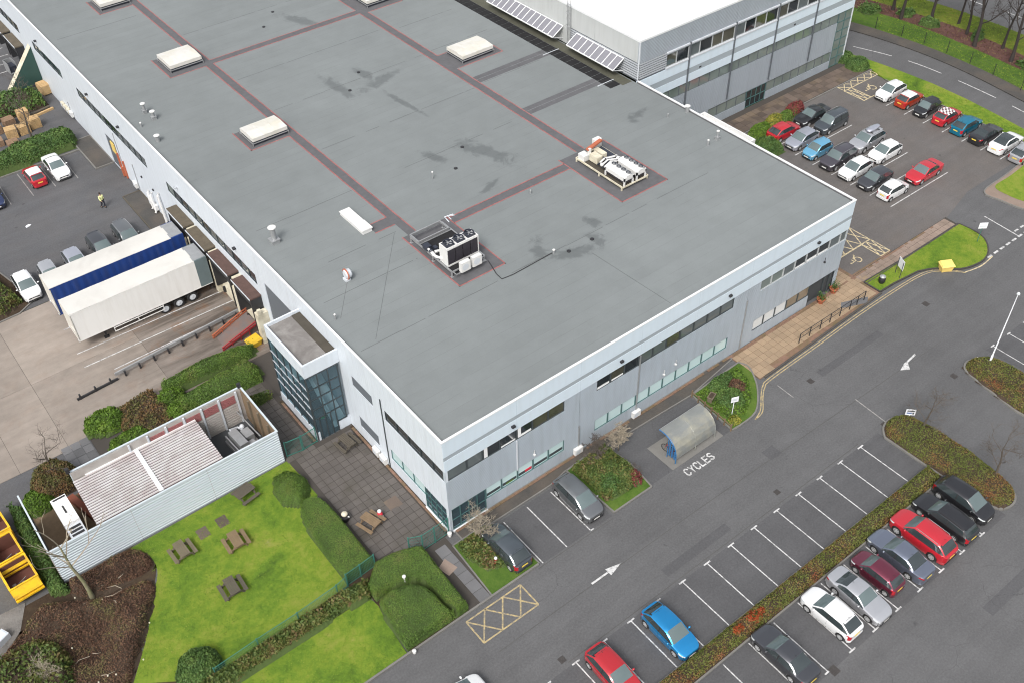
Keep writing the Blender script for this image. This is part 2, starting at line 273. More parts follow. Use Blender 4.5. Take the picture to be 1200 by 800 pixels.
# ---------------------------------------------------------------- mesh helpers
class MB:
    def __init__(s): s.v = []; s.f = []; s.m = []
    def add(s, vs, fs, m=0):
        o = len(s.v); s.v += [tuple(q) for q in vs]; s.f += [tuple(o + i for i in f) for f in fs]; s.m += [m] * len(fs); return s
    def box(s, x0, y0, z0, x1, y1, z1, m=0):
        return s.add([(x0, y0, z0), (x1, y0, z0), (x1, y1, z0), (x0, y1, z0), (x0, y0, z1), (x1, y0, z1), (x1, y1, z1), (x0, y1, z1)],
                     [(3, 2, 1, 0), (4, 5, 6, 7), (0, 1, 5, 4), (1, 2, 6, 5), (2, 3, 7, 6), (3, 0, 4, 7)], m)
    def cbox(s, x, y, z, sx, sy, sz, m=0): return s.box(x - sx / 2, y - sy / 2, z - sz / 2, x + sx / 2, y + sy / 2, z + sz / 2, m)
    def bar(s, a, b, w, h, m=0, up=(0, 0, 1)):
        a = Vector(a); b = Vector(b); d = (b - a).normalized(); r = d.cross(Vector(up))
        if r.length < 1e-4: r = d.cross(Vector((1, 0, 0)))
        r.normalize(); u = r.cross(d); r *= w / 2; u *= h / 2
        return s.add([a - r - u, a + r - u, a + r + u, a - r + u, b - r - u, b + r - u, b + r + u, b - r + u],
                     [(0, 1, 2, 3), (7, 6, 5, 4), (4, 5, 1, 0), (5, 6, 2, 1), (6, 7, 3, 2), (7, 4, 0, 3)], m)
    def prism(s, poly, z0, z1, m=0, mside=None):
        n = len(poly)
        if sum(poly[i][0] * poly[(i + 1) % n][1] - poly[(i + 1) % n][0] * poly[i][1] for i in range(n)) < 0: poly = poly[::-1]
        s.add([(x, y, z1) for x, y in poly], [tuple(range(n))], m)
        vs = [(x, y, z0) for x, y in poly] + [(x, y, z1) for x, y in poly]
        return s.add(vs, [(i, (i + 1) % n, n + (i + 1) % n, n + i) for i in range(n)], m if mside is None else mside)
    def tube(s, pts, r, n=6, m=0, cap=True):
        pts = [Vector(p) for p in pts]; rs = r if hasattr(r, '__len__') else [r] * len(pts)
        o = len(s.v); ref = Vector((.31, .17, .93))
        for i, p in enumerate(pts):
            d = (pts[min(i + 1, len(pts) - 1)] - pts[max(i - 1, 0)]).normalized()
            a = d.cross(ref)
            if a.length < .05: a = d.cross(Vector((1, 0, 0)))
            a.normalize(); b = d.cross(a)
            for k in range(n):
                t = 2 * math.pi * k / n; q = p + (a * math.cos(t) + b * math.sin(t)) * rs[i]; s.v.append(tuple(q))
        for i in range(len(pts) - 1):
            for k in range(n):
                k2 = (k + 1) % n; s.f.append((o + i * n + k, o + i * n + k2, o + i * n + n + k2, o + i * n + n + k)); s.m.append(m)
        if cap:
            s.f.append(tuple(o + k for k in range(n))[::-1]); s.m.append(m)
            e = o + (len(pts) - 1) * n; s.f.append(tuple(e + k for k in range(n))); s.m.append(m)
        return s
    def lathe(s, c, prof, n=16, m=0, axis='z', cap=True):
        """prof = [(r, h)...] turned about an axis through c"""
        o = len(s.v)
        for r, h in prof:
            for k in range(n):
                t = 2 * math.pi * k / n; a, b = r * math.cos(t), r * math.sin(t)
                q = (a, b, h) if axis == 'z' else ((a, h, b) if axis == 'y' else (h, a, b))
                s.v.append((c[0] + q[0], c[1] + q[1], c[2] + q[2]))
        for i in range(len(prof) - 1):
            for k in range(n):
                k2 = (k + 1) % n; s.f.append((o + i * n + k, o + i * n + k2, o + i * n + n + k2, o + i * n + n + k)); s.m.append(m)
        for i in (0, len(prof) - 1) if cap else ():
            if prof[i][0] > 1e-3: s.f.append(tuple(o + i * n + k for k in range(n))); s.m.append(m)
        return s
    def ball(s, c, rx, ry, rz, n=10, rings=6, m=0):
        return s.add(*_ball(c, rx, ry, rz, n, rings), m)
    def mesh(s, name, mats, smooth=False, angle=None):
        me = bpy.data.meshes.new(name); me.from_pydata(s.v, [], s.f)
        for k in (mats if isinstance(mats, (list, tuple)) else [mats]): me.materials.append(M[k] if isinstance(k, str) else k)
        if any(s.m): me.polygons.foreach_set('material_index', s.m)
        if smooth:
            me.polygons.foreach_set('use_smooth', [True] * len(me.polygons))
            if angle: me.set_sharp_from_angle(angle=R(angle))
        me.update(); return me
    def build(s, name, mats, parent=None, smooth=False, angle=None, loc=None):
        return ob(name, s.mesh(name, mats, smooth, angle), parent, loc)
def _ball(c, rx, ry, rz, n, rings):
    vs = []; fs = []
    for i in range(rings + 1):
        a = math.pi * i / rings
        for k in range(n):
            t = 2 * math.pi * k / n; vs.append((c[0] + rx * math.sin(a) * math.cos(t), c[1] + ry * math.sin(a) * math.sin(t), c[2] - rz * math.cos(a)))
    for i in range(rings):
        for k in range(n):
            k2 = (k + 1) % n; fs.append((i * n + k, i * n + k2, i * n + n + k2, i * n + n + k))
    return vs, fs
def ob(name, me, parent=None, loc=None, rz=0):
    o = bpy.data.objects.new(name, me); COL.objects.link(o)
    if parent is not None: o.parent = parent
    if loc is not None: o.location = loc
    if rz: o.rotation_euler = (0, 0, rz)
    return o
def tag(o, label=None, cat=None, group=None, kind=None):
    if label: o['label'] = label
    if cat: o['category'] = cat
    if group: o['group'] = group
    if kind: o['kind'] = kind
    return o
def thing(name, label, cat, loc=(0, 0, 0), rz=0, group=None):
    o = bpy.data.objects.new(name, None); COL.objects.link(o); o.location = loc; o.rotation_euler = (0, 0, rz); o.empty_display_size = .3
    return tag(o, label, cat, group)
def dup(root, loc, rz=0, label=None, group=None):
    """a copy of a thing with copies of its parts and sub-parts (mesh data shared)"""
    def cp(o, par):
        c = o.copy(); COL.objects.link(c); c.parent = par
        for ch in o.children: cp(ch, c)
        return c
    r = cp(root, None); r.location = loc; r.rotation_euler = (0, 0, rz)
    if label: r['label'] = label
    if group: r['group'] = group
    return r
def struct(name, poly, z, m, parent=None):
    """flat sheet of ground"""
    n = len(poly)
    if sum(poly[i][0] * poly[(i + 1) % n][1] - poly[(i + 1) % n][0] * poly[i][1] for i in range(n)) < 0: poly = poly[::-1]
    b = MB(); b.add([(x, y, z) for x, y in poly], [tuple(range(n))]); o = b.build(name, m, parent)
    if parent is None: o['kind'] = 'structure'
    return o
def rect(x0, y0, x1, y1): return [(x0, y0), (x1, y0), (x1, y1), (x0, y1)]
def raised(name, poly, h, m, edge='concrete_edge', kerb=.13, gap=0):
    """kerbed island or verge: surface as structure, the kerb a child part"""
    b = MB(); b.prism(poly, -.05, h); o = b.build(name, m); o['kind'] = 'structure'
    if kerb:
        k = MB(); n = len(poly); P = [Vector((x, y)) for x, y in poly]
        for i in range(n):
            a, c = P[i], P[(i + 1) % n]
            if (c - a).length > .05: k.bar((a.x, a.y, h / 2 + .004 + .0008 * (i % 2)), (c.x, c.y, h / 2 + .004 + .0008 * (i % 2)), kerb, h + .05)
        k.build('kerb', edge, o)
    return o
def curve_pts(pts, n=6):
    """Catmull-Rom through pts"""
    P = [Vector(p) for p in pts]; out = []
    for i in range(len(P) - 1):
        a, b, c, d = P[max(i - 1, 0)], P[i], P[i + 1], P[min(i + 2, len(P) - 1)]
        for k in range(n):
            t = k / n; out.append(tuple(.5 * ((2 * b) + (c - a) * t + (2 * a - 5 * b + 4 * c - d) * t * t + (3 * b - a - 3 * c + d) * t ** 3)))
    out.append(tuple(P[-1])); return out
def strip(name, pts, wid, z, m, parent, h=.0):
    """painted line along pts"""
    b = MB(); P = [Vector((p[0], p[1], 0)) for p in pts]; L = []; Rr = []
    for i, p in enumerate(P):
        d = (P[min(i + 1, len(P) - 1)] - P[max(i - 1, 0)]).normalized(); nrm = Vector((-d.y, d.x, 0)) * wid / 2
        L.append(p + nrm); Rr.append(p - nrm)
    for i in range(len(P) - 1):
        b.add([(Rr[i].x, Rr[i].y, z), (Rr[i + 1].x, Rr[i + 1].y, z), (L[i + 1].x, L[i + 1].y, z), (L[i].x, L[i].y, z)], [(0, 1, 2, 3)])
    return b.build(name, m, parent)
def npmesh(name, V, k, m):
    """polygons of k corners from consecutive vertices"""
    n = len(V); me = bpy.data.meshes.new(name)
    me.vertices.add(n); me.vertices.foreach_set('co', np.ascontiguousarray(V, dtype=np.float32).ravel())
    me.loops.add(n); me.loops.foreach_set('vertex_index', np.arange(n, dtype=np.int32))
    me.polygons.add(n // k); me.polygons.foreach_set('loop_start', np.arange(0, n, k, dtype=np.int32))
    me.materials.append(M[m]); me.update(calc_edges=True); return me
# ================================================================ ground
struct('ground', rect(-1500, -1500, 1500, 1500), -.08, 'bank_ground')
park = struct('car_park', [(-60, -140), (77.6, -140), (77.6, 26.6), (42.6, 26.6), (42.6, 20), (-60, 20)], 0, 'asphalt')
yard = struct('service_yard', rect(-70, 44.2, .2, 150), 0, 'asphalt_yard')
struct('service_yard_base', rect(-70, 20.01, .2, 44.19), -.03, 'joint')
bays = [struct('parking_surface', q, .004, 'asphalt_dark', park) for q in (rect(-2, -18.1, 31.4, -13.25), rect(-12, -23.9, 32, -19.2), rect(3.4, -6.15, 10.0, -1.4), rect(10.5, -5.9, 22.9, -.95))]
struct('parking_surface', [(42.7, -1.45), (59.5, -.1), (65, 1.2), (77.5, 1.2), (77.5, 23.0), (42.7, 23.0)], .004, 'asphalt_brown', park)
struct('parking_surface', [(46, -13.2), (77.5, -13.2), (77.5, -18), (46.4, -18)], .004, 'asphalt_dark', park)
# old surface joints in the drive, sealed dark
for pts in ([(-3, -9.62), (14.8, -9.64)], [(14.8, -9.64), (44, -10.2)], [(0, -13.0), (29.3, -13.0)], [(3, -6.3), (9.9, -6.35)]):
    strip('sealed_joint', curve_pts([(a, b) for a, b in pts], 1), .06, .006, 'seal', park)
for (x, y, s) in ((12.77, -23.97, .6), (31.81, -6.28, .5), (47.14, -6.48, .55), (20.9, -12.2, .42), (-.2, -12.6, .45), (41.3, -13.3, .5), (32.5, -13.0, .42)):
    d = MB(); d.box(-s / 2, -s / 2, 0, s / 2, s / 2, .012)
    for i in range(4): d.box(-s * .4, -s * .36 + i * s * .2, .012, s * .4, -s * .28 + i * s * .2, .02)
    d.build('drain_cover', 'drain_iron', park, loc=(x, y, .005))
for i, (x0, y0, x1, y1, m_) in enumerate(((22.9, -9.9, 24.1, -8.9, 'asphalt_dark'), (9.5, -12.4, 15.8, -11.7, 'asphalt_dark'), (33, -6.6, 41, -5.9, 'asphalt_dark'), (24, -28.0, 31, -27.2, 'asphalt_dark'))): struct('tarmac_patch', rect(x0, y0, x1, y1), .0065, m_, park)
# --- painted bays
ZL = .009
def tbay(x, y0, y1, tee=.5, ytee=None):
    b = MB(); b.box(x - .042, min(y0, y1), 0, x + .042, max(y0, y1), .003)
    if ytee is not None: b.box(x - tee / 2, ytee - .055, .0, x + tee / 2, ytee + .055, .0035)
    b.build('bay_line', 'white_line', park, loc=(0, 0, ZL))
for i in range(-2, 13): tbay(.38 + 2.4 * i, -13.3, -17.6, .62, -13.3)
for i in range(-4, 13): tbay(.4 + 2.4 * i, -23.8, -19.3, .62, -23.8)
for x in (3.53, 5.7, 7.94): tbay(x, -1.65, -6.15)
MB().box(7.9, -6.2, 0, 8.25, -6.1, .003).build('bay_line', 'white_line', park, loc=(0, 0, ZL))
for i in range(12): tbay(44.5 + 2.4 * i, -13.3, -17.6, .5, -13.25)
for i, y in enumerate((16.8, 14.35, 11.9, 9.47, 7.02, 4.74, 2.45, .1)):
    MB().box(72.6, y - .05, 0, 77.3, y + .05, .003).build('bay_line', 'white_line', park, loc=(0, 0, ZL))
for y in (19.05, 16.65, 14.28, 11.81, 9.4, 7.0, 4.48):
    MB().box(56.9, y - .05, 0, 66.4, y + .05, .003).build('bay_line', 'white_line', park, loc=(0, 0, ZL))
strip('bay_line', [(32.97, -9.88), (32.81, -12.9)], .1, ZL, 'faint_line', park)
strip('bay_line', [(29.35, -4.9), (29.3, -6.6)], .09, ZL, 'faint_line', park)
strip('edge_line', [(62.55, -2.29), (62.23, -6.1)], .12, ZL, 'white_line', park)
for i in range(7):
    t = i / 6; x = 57.4 + 6 * t
    MB().box(x - .32, -6.3, 0, x + .32, -6.1, .003).build('give_way_dash', 'white_line', park, loc=(0, 0, ZL))
for i in range(3): MB().box(62.6 + i * .95, -5.6, 0, 63.15 + i * .95, -5.42, .003).build('give_way_dash', 'white_line', park, loc=(0, 0, ZL))
def arrow(pts_shaft, head):
    b = MB(); b.prism(pts_shaft, ZL, ZL + .003); b.prism(head, ZL, ZL + .0035); b.build('lane_arrow', 'white_line', park)
arrow([(5.05, -9.62), (6.7, -9.61), (6.7, -9.48), (5.05, -9.46)], [(6.55, -9.86), (7.75, -9.55), (6.55, -9.24)])
arrow([(41.02, -9.84), (41.08, -9.66), (39.3, -9.86), (39.25, -10.02)], [(39.45, -9.82), (38.5, -10.12), (39.2, -10.55), (39.75, -9.95)])
# hatched yellow boxes with bay symbols
def lattice(x0, y0, x1, y1, n, outline=True, m='yellow_line', wd=.11):
    b = MB(); k = 0
    def ln(a, c):
        nonlocal k
        k += 1; z = ZL + .0006 * (k % 5); b.bar((a[0], a[1], z), (c[0], c[1], z), wd, .004)
    if outline:
        for a, c in (((x0, y0), (x1, y0)), ((x1, y0), (x1, y1)), ((x1, y1), (x0, y1)), ((x0, y1), (x0, y0))): ln(a, c)
    h = y1 - y0; st = (x1 - x0) / n
    for i in range(n):
        ln((x0 + i * st, y0), (x0 + (i + 1) * st, y1)); ln((x0 + (i + 1) * st, y0), (x0 + i * st, y1))
    return b.build('hatched_marking', m, park)
lattice(-3.4, -8.5, 1.2, -6.52, 3)
lattice(71.8, 21.9, 77.95, 23.0, 5, m='cream_line'); lattice(71.7, 19.1, 73.0, 21.9, 2, m='cream_line')
strip('bay_line', [(71.7, 19.1), (77.3, 19.1)], .11, ZL, 'cream_line', park)
lattice(46.1, 2.5, 51.0, 5.05, 4, m='cream_line'); lattice(49.7, .25, 51.05, 2.5, 2, m='cream_line'); strip('bay_line', [(44.5, 2.46), (50, 2.46)], .11, ZL, 'cream_line', park)
def wheelchair(x, y, s, rz):
    b = MB()
    def ln(pts):
        for a, c in zip(pts[:-1], pts[1:]): b.bar((a[0], a[1], 0), (c[0], c[1], 0), .15, .004)
    ln([(.5 * math.cos(t) - .05, .5 * math.sin(t) - .35) for t in np.linspace(R(120), R(395), 12)])
    ln([(-.05, .75), (-.02, 0), (.5, 0), (.8, -.65), (1.0, -.6)]); ln([(-.03, .4), (.45, .4)])
    b.ball((-.05, 1.0, 0), .15, .15, .003, 8, 4)
    o = b.build('bay_symbol', 'cream_line', park, loc=(x, y, ZL + .001)); o.rotation_euler = (0, 0, rz); o.scale = (s, s, 1)
wheelchair(74.6, 20.4, .85, R(90)); wheelchair(47.4, 1.3, .7, R(90))
# CYCLES lettering
def letters(txt, x, y, h, wd, gap):
    G = {'C': [[(1, .8), (.75, 1), (.25, 1), (0, .75), (0, .25), (.25, 0), (.75, 0), (1, .2)]], 'Y': [[(0, 1), (.5, .5), (1, 1)], [(.5, .5), (.5, 0)]],
         'L': [[(0, 1), (0, 0), (1, 0)]], 'E': [[(1, 1), (0, 1), (0, 0), (1, 0)], [(0, .5), (.8, .5)]], 'S': [[(1, .85), (.7, 1), (.3, 1), (0, .78), (.2, .55), (.8, .45), (1, .22), (.7, 0), (.3, 0), (0, .15)]]}
    for i, ch in enumerate(txt):
        b = MB(); k = 0
        for s in G[ch]:
            for a, c in zip(s[:-1], s[1:]):
                k += 1; z = .0004 * k; v = Vector((c[0] - a[0], c[1] - a[1], 0)).normalized() * .04
                b.bar((a[0] * wd - v.x, a[1] * h - v.y, z), (c[0] * wd + v.x, c[1] * h + v.y, z), .115, .003)
        b.build('painted_letter', 'white_line', park, loc=(x + i * (wd + gap), y, ZL))
letters('CYCLES', 16.98, -7.02, .62, .33, .165)
# --- streets to the north-east
near = curve_pts([(74, 44), (77, 34), (79.4, 27), (80.4, 21), (80.8, 15), (80.4, 9), (79.6, 3), (78.2, -6), (75, -20)], 5)
far = curve_pts([(79, 48), (82.3, 38), (84.7, 30.7), (85.8, 25), (86.2, 20), (86.0, 14.5), (85.1, 7.5), (83.6, -2), (80, -20)], 5)
street = struct('street', near + far[::-1], .001, 'asphalt')
foot = curve_pts([(81, 50), (84.5, 39), (86.7, 31.5), (87.7, 25.5), (88.1, 20), (87.9, 13.5), (87.0, 7), (85.5, -2), (82, -20)], 5)
raised('footway', far + foot[::-1], .1, 'asphalt_path', kerb=0)
strip('kerb', far, .14, .108, 'asphalt_path', street)
verge_in = [(77.45, -20), (77.45, 2), (77.5, 20.6), (78.3, 23.3), (76.9, 26.5), (76.95, 44)]
vi = [(77.45, y) for y in (-20, -14, -8, -3, 2, 7, 12, 16.5, 20.6)] + [(78.0, 22.2), (78.3, 23.3), (77.6, 25), (76.95, 26.4), (76.9, 31), (75.5, 36), (73.5, 44)]
_ny = [p[1] for p in near[::-1]]; _nx = [p[0] for p in near[::-1]]
vb = MB()
for (a, c) in zip(vi[:-1], vi[1:]):
    na, nc = (float(np.interp(a[1], _ny, _nx)), a[1]), (float(np.interp(c[1], _ny, _nx)), c[1])
    vb.add([(*a, .1), (*na, .1), (*nc, .1), (*c, .1), (*a, -.05), (*na, -.05), (*nc, -.05), (*c, -.05)], [(0, 1, 2, 3), (3, 7, 4, 0), (1, 5, 6, 2)])
vo = vb.build('verge', 'lawn'); vo['kind'] = 'structure'
strip('kerb', [(77.4, -12), (77.4, 2), (77.43, 20.6)], .13, .104, 'concrete_edge', park)
cen = curve_pts([(81.4, 28.2), (82.9, 23.7), (83.6, 20), (83.75, 15.5), (83.5, 9.5), (82.6, 2)], 8)
def cum(P):
    d = [0]
    for a, b in zip(P[:-1], P[1:]): d.append(d[-1] + math.dist(a, b))
    return d
cd = cum(cen)
def along(t):
    return (float(np.interp(t, cd, [p[0] for p in cen])), float(np.interp(t, cd, [p[1] for p in cen])))
for s0, s1 in ((0, 4.8), (6.9, 11.3), (13.6, 18.6), (20.8, 25.5)):
    strip('centre_line', [along(s0 + (s1 - s0) * k / 4) for k in range(5)], .13, .006, 'white_line', street)
bk = curve_pts([(84, 52), (87.5, 42), (90.5, 34), (91.8, 28), (92, 20), (91.2, 10), (89.5, 0), (86, -20)], 5)
bk2 = curve_pts([(87, 54), (91, 44), (93.6, 34.5), (94.8, 28), (95.4, 21), (94.8, 13), (92.5, 0), (89, -20)], 5)
bk3 = curve_pts([(90, 57), (95, 46), (98.2, 34), (99.6, 26), (99.8, 17), (98.6, 8), (96, -4), (93, -20)], 5)
struct('grass_bank', foot + bk[::-1], .06, 'lawn_dull'); struct('leaf_litter_bank', bk + bk2[::-1], .055, 'leaf_litter'); struct('rough_grass', bk2 + bk3[::-1], .05, 'grass_far')
r2 = [(p[0] + 11, p[1] + 2) for p in bk3]
street2 = struct('distant_road', bk3 + r2[::-1], .002, 'asphalt')
for i in range(6):
    x, y = 104.3 - abs(i - 3) * .4, 34 - i * 7.5
    MB().box(-.09, -2.2, 0, .09, 2.2, .004).build('centre_line', 'white_line', street2, loc=(x, y, .006))
struct('far_grass', r2 + [(170, -20), (170, 70)], .03, 'grass_far')
# --- forecourt of the taller building
def paving(name, poly, z, base, tile, sx, sy, x0, y0, x1, y1, kerb=0, limit=290, gap=.03, stag=False):
    b = MB(); b.prism(poly, -.05, z); o = b.build(name, base); o['kind'] = 'structure'
    # individual flags laid in the sheet, joints recessed
    meshes = []
    for k in range(4):
        q = MB(); q.box(0, 0, 0, sx - gap, sy - gap, .022 + .003 * k); meshes.append(q.mesh(tile + '_flag', tile))
    cells = []
    for j in range(int((y1 - y0) / sy + .5)):
        for i in range(int((x1 - x0) / sx + 1.5)):
            x = x0 + i * sx - (sx / 2 if stag and j % 2 else 0); y = y0 + j * sy
            if all(pin(poly, x + a, y + c) for a in (.02, sx - gap - .02) for c in (.02, sy - gap - .02)): cells.append((x, y))
    if len(cells) > limit:
        random.shuffle(cells)
    for (x, y) in cells[:limit]:
        t = ob('flagstone', random.choice(meshes), o, (x, y, z)); t.rotation_euler = (random.uniform(-.004, .004), random.uniform(-.004, .004), 0)
    rest = MB()
    for (x, y) in cells[limit:]: rest.box(x, y, z, x + sx - gap, y + sy - gap, z + .025)
    if rest.v: tag(rest.build('flagstones', tile, o), kind='stuff')
    return o
def pin(poly, x, y):
    c = False; n = len(poly)
    for i in range(n):
        (xa, ya), (xb, yb) = poly[i], poly[(i + 1) % n]
        if (ya > y) != (yb > y) and x < (xb - xa) * (y - ya) / (yb - ya) + xa: c = not c
    return c
paving('forecourt', [(50, 23.1), (78.2, 23.1), (76.9, 26.5), (50, 26.5)], .06, 'joint', 'paver_wet', .9, .85, 50.1, 23.2, 78, 26.4)
k = MB(); k.box(50, 22.95, -.05, 78.2, 23.09, .12); k.build('kerb', 'concrete_edge', park)
# --- entrance paving, front path, island
paving('entrance_paving', [(28.75, -3.55), (45.2, -3.0), (45.2, -1.25), (51.2, .15), (45.3, .15), (45.3, 3), (42.65, 3), (42.65, -.08), (28.75, -.08)], .08, 'brick_edge', 'paver_buff', .62, .62, 28.8, -3.5, 51, 3, limit=280)
paving('entrance_path', [(45.25, -1.39), (59.35, -1.39), (59.45, -.02), (45.25, -.02)], .082, 'joint', 'paver_red', .66, .66, 45.27, -1.38, 59.4, 0, limit=60)
struct('mat_patch', [(41.4, -1.7), (43.9, -2.7), (43.2, -3.2), (40.8, -2.2)], .115, 'paver_grey')
b = MB(); b.bar((29.2, -3.66, .04), (45.3, -3.12, .04), .16, .2); b.bar((45.25, -1.45, .045), (59.5, -1.5, .045), .1, .19); b.build('kerb', 'asphalt_path', park)
for off in (.12, .34):
    strip('double_yellow_line', curve_pts([(25.05 + off * .3, -6.3), (26.2, -5.75 - off), (27.45, -4.72 - off * .9), (28.4, -4.05 - off), (29.6, -3.78 - off), (36, -3.58 - off), (43, -3.36 - off), (50.3, -3.55 - off), (52.5, -4.7 - off), (53.6, -5.85 - off)], 5), .09, ZL, 'yellow_line', park)
strip('worn_line', curve_pts([(53.6, -6.1), (55.5, -6.5), (57.6, -6.35)], 5), .12, ZL, 'cream_line', park)
isl = [(45.3, -1.2), (52, -1.4), (59.4, -1.4)] + curve_pts([(59.5, -1.5), (59.6, -3.0), (59.3, -4.3), (58.3, -5.4), (56.9, -6.1), (55.4, -6.15), (53.6, -5.6), (51.9, -4.1), (50.3, -3.35)], 4) + [(47.3, -3.02), (45.3, -2.95)]
raised('grass_island', isl, .12, 'lawn', 'drain_iron')
raised('corner_lawn', curve_pts([(77.4, .9), (70.5, .4), (66.1, .1), (66.05, -2), (66.4, -4.1), (67.6, -6.2), (70, -8), (77.4, -9)], 4), .1, 'paver_red')
struct('corner_grass', curve_pts([(77.3, .5), (70.8, .0), (67.7, -.1), (67.3, -1.8), (67.6, -3.5), (68.7, -5.4), (70.6, -6.8), (77.3, -7.8)], 4), .12, 'lawn')
front_path = raised('front_path', [(.3, -1.2), (8.3, -1.18), (10, -.85), (23.1, -1.25), (28.74, -.45), (28.74, -.02), (.3, -.02)], .06, 'asphalt_path', kerb=.1)
# brick drip course along the foot of the facade, brick by brick
bm = [MB().box(0, 0, 0, .42, .2, .05 + .008 * k).mesh('edging_brick', 'brick_edge') for k in range(3)]
for i in range(128):
    if random.random() < .97: ob('brick', random.choice(bm), front_path, (.35 + i * .222 * 2, -.28 - random.uniform(0, .012), .06))
# --- patio and garden paths
patio_poly = [(-5.75, 1.0), (-3.3, .45), (-2.4, -.03), (-.02, -.03), (-.02, 13.55), (-3.05, 13.55), (-3.05, 25.2), (-5.95, 25.2), (-5.95, 13.4), (-5.75, 8)]
paving('patio', patio_poly, .05, 'joint', 'paver_dark', .62, .62, -5.95, .1, 0, 25.2, limit=295, gap=.04)
struct('patio_patch', rect(-2.3, 4.3, -1.25, 5.35), .082, 'paver_wet')
bm = [MB().box(0, 0, 0, .2, .42, .04 + .008 * k).mesh('edging_brick', 'brick_edge') for k in range(3)]
eb = struct('brick_edging', rect(-.3, .2, -.03, 13.4), .055, 'soil')
for i in range(29): ob('brick', random.choice(bm), eb, (-.29, .3 + i * .444, .056))
eb2 = struct('brick_edging', rect(-3.35, 13.7, -3.08, 19.4), .055, 'soil')
for i in range(12): ob('brick', random.choice(bm), eb2, (-3.33, 13.8 + i * .444, .056))
paving('garden_path', [(-2.35, -.08), (-.55, -.1), (-.55, -1.02), (-.85, -5.95), (-2.7, -5.95)], .05, 'joint', 'paver_grey', .9, .9, -2.7, -5.95, -.5, -.1, limit=40)
struct('path_patch', [(-1.64, -1.57), (-1.36, -2.71), (-2.22, -2.91), (-2.45, -1.94)], .085, 'paver_red')
k = MB(); k.bar((-20, -6.12, .05), (3.2, -6.05, .05), .14, .22); k.build('kerb', 'concrete_edge', park)
lawn_poly = [(-20, 1.4)] + curve_pts([(-22.6, 3.2), (-20.3, 6.2), (-19.2, 8.4), (-18.2, 9.6), (-17.75, 10.8), (-17.9, 12), (-18.7, 13.3)], 4) + [(-5.9, 13.4), (-5.75, 9), (-7.5, 8.4), (-7.95, 6.5), (-8.1, 3.7), (-8.0, .9), (-12, .55), (-16, .2)]
raised('lawn', lawn_poly, .06, 'lawn', kerb=0)
raised('front_lawn', curve_pts([(-24, -1.3), (-16, -.95), (-12, -.95), (-9.3, -.8), (-7.4, -1.2), (-7.6, -3.5), (-7.75, -5.95)], 3) + [(-24, -6.05)], .07, 'lawn', kerb=0)
raised('planting_bed', [(-45, 13.3), (-18.5, 13.35), (-17.7, 10.8), (-19, 8.5), (-22.6, 3.2), (-20, 1.4), (-16, .3), (-8.1, 1), (-5.5, 1), (-7.3, -1), (-16, -.9), (-24, -1.2), (-24, -6.05), (-45, -6.05)], .03, 'soil', kerb=0)
struct('gravel_patch', [(-40, 14.5), (-26, 13.6), (-27, 11.6), (-29.5, 9.5), (-40, 8)], .05, 'gravel')
for (x, y) in ((-13.95, 11.25), (-12.4, 11.3)): struct('paving_square', rect(x - .4, y - .5, x + .4, y + .5), .066, 'paver_wet')
raised('lawn_corner', [(-7.5, -6.0), (-2.75, -6.0), (-2.4, .2), (-5.6, .8), (-7.3, -.6)], .05, 'soil', kerb=0)
raised('shrub_bed', [(-.55, -1.02), (2.3, -.95), (3.1, -1.5), (3.3, -6.0), (-.85, -6.0)], .07, 'lawn_dull', kerb=.1)
raised('planted_island', [(10.1, -.9), (14.0, -.6), (14.35, -3.6), (14.05, -6.05), (10.3, -6.05)], .1, 'lawn_dull')
bedC = [(23.1, -1.3), (22.85, -5.95)] + curve_pts([(23.6, -6), (25.7, -5.8), (27.6, -4.3), (28.6, -3), (29.1, -1.9), (28.8, -1.1)], 4)
raised('sign_bed', bedC, .1, 'lawn_dull')
struct('shelter_plinth', rect(16.4, -5.9, 21.9, -3.1), .03, 'concrete_edge', park)
# --- concrete service yard: slabs with open joints
xs = [-45, -22.5, -18.6, -9.3, -.02]; ys = [25.3, 34.4, 44.15]
for i in range(len(xs) - 1):
    for j in range(len(ys) - 1):
        if xs[i + 1] <= -18 and ys[j] < 26: pass
        q = MB(); q.box(xs[i] + .012, ys[j] + .012, -.05, xs[i + 1] - .012, ys[j + 1] - .012, .0); q.build('concrete_slab', 'concrete_pale' if xs[i] < -18 else 'concrete', yard)
struct('yard_apron', [(-45, 20.1), (-17.0, 20.1), (-17.0, 25.28), (-45, 25.28)], .002, 'asphalt_yard')
for i in range(3):
    for j in range(4): MB().box(-19.2 + i * .72, 22.4 + j * .85, 0, -18.52 + i * .72, 23.2 + j * .85, .02).build('paving_slab', 'paver_grey', yard)
for pts in ([(-14.2, 35.62), (-.6, 35.3)], [(-14.3, 33.6), (-.5, 33.45)], [(-12.4, 31.75), (-1.5, 31.9)], [(-14, 39.4), (-1, 38.9)]):
    strip('lorry_bay_line', pts, .11, .006, 'white_line', yard)
for pts in ([(-9.0, 67.2), (-9.0, 62.0)], [(-6.58, 67.2), (-6.6, 62.2)], [(-4.1, 67.2), (-4.2, 62.2)], [(-11.2, 67), (-11.35, 61.9)], [(-13.6, 67), (-13.7, 61.9)]):
    strip('bay_line', pts, .09, .006, 'faint_line', yard)
for y in (91.2, 93.4, 95.7, 98): strip('lorry_bay_line', [(-14, y), (-.8, y)], .12, .006, 'white_line', yard)
raised('yard_island', [(-40, 43.2), (-16.3, 44.1), (-14.6, 45.2), (-15.9, 51.3), (-18, 53), (-40, 55)], .08, 'soil')
raised('walkway', rect(-2.05, 62.55, -.05, 69.6), .12, 'asphalt_path'); raised('walkway', rect(-1.9, 44.6, -.05, 55.6), .12, 'asphalt_path', 'timber_dark', .12)
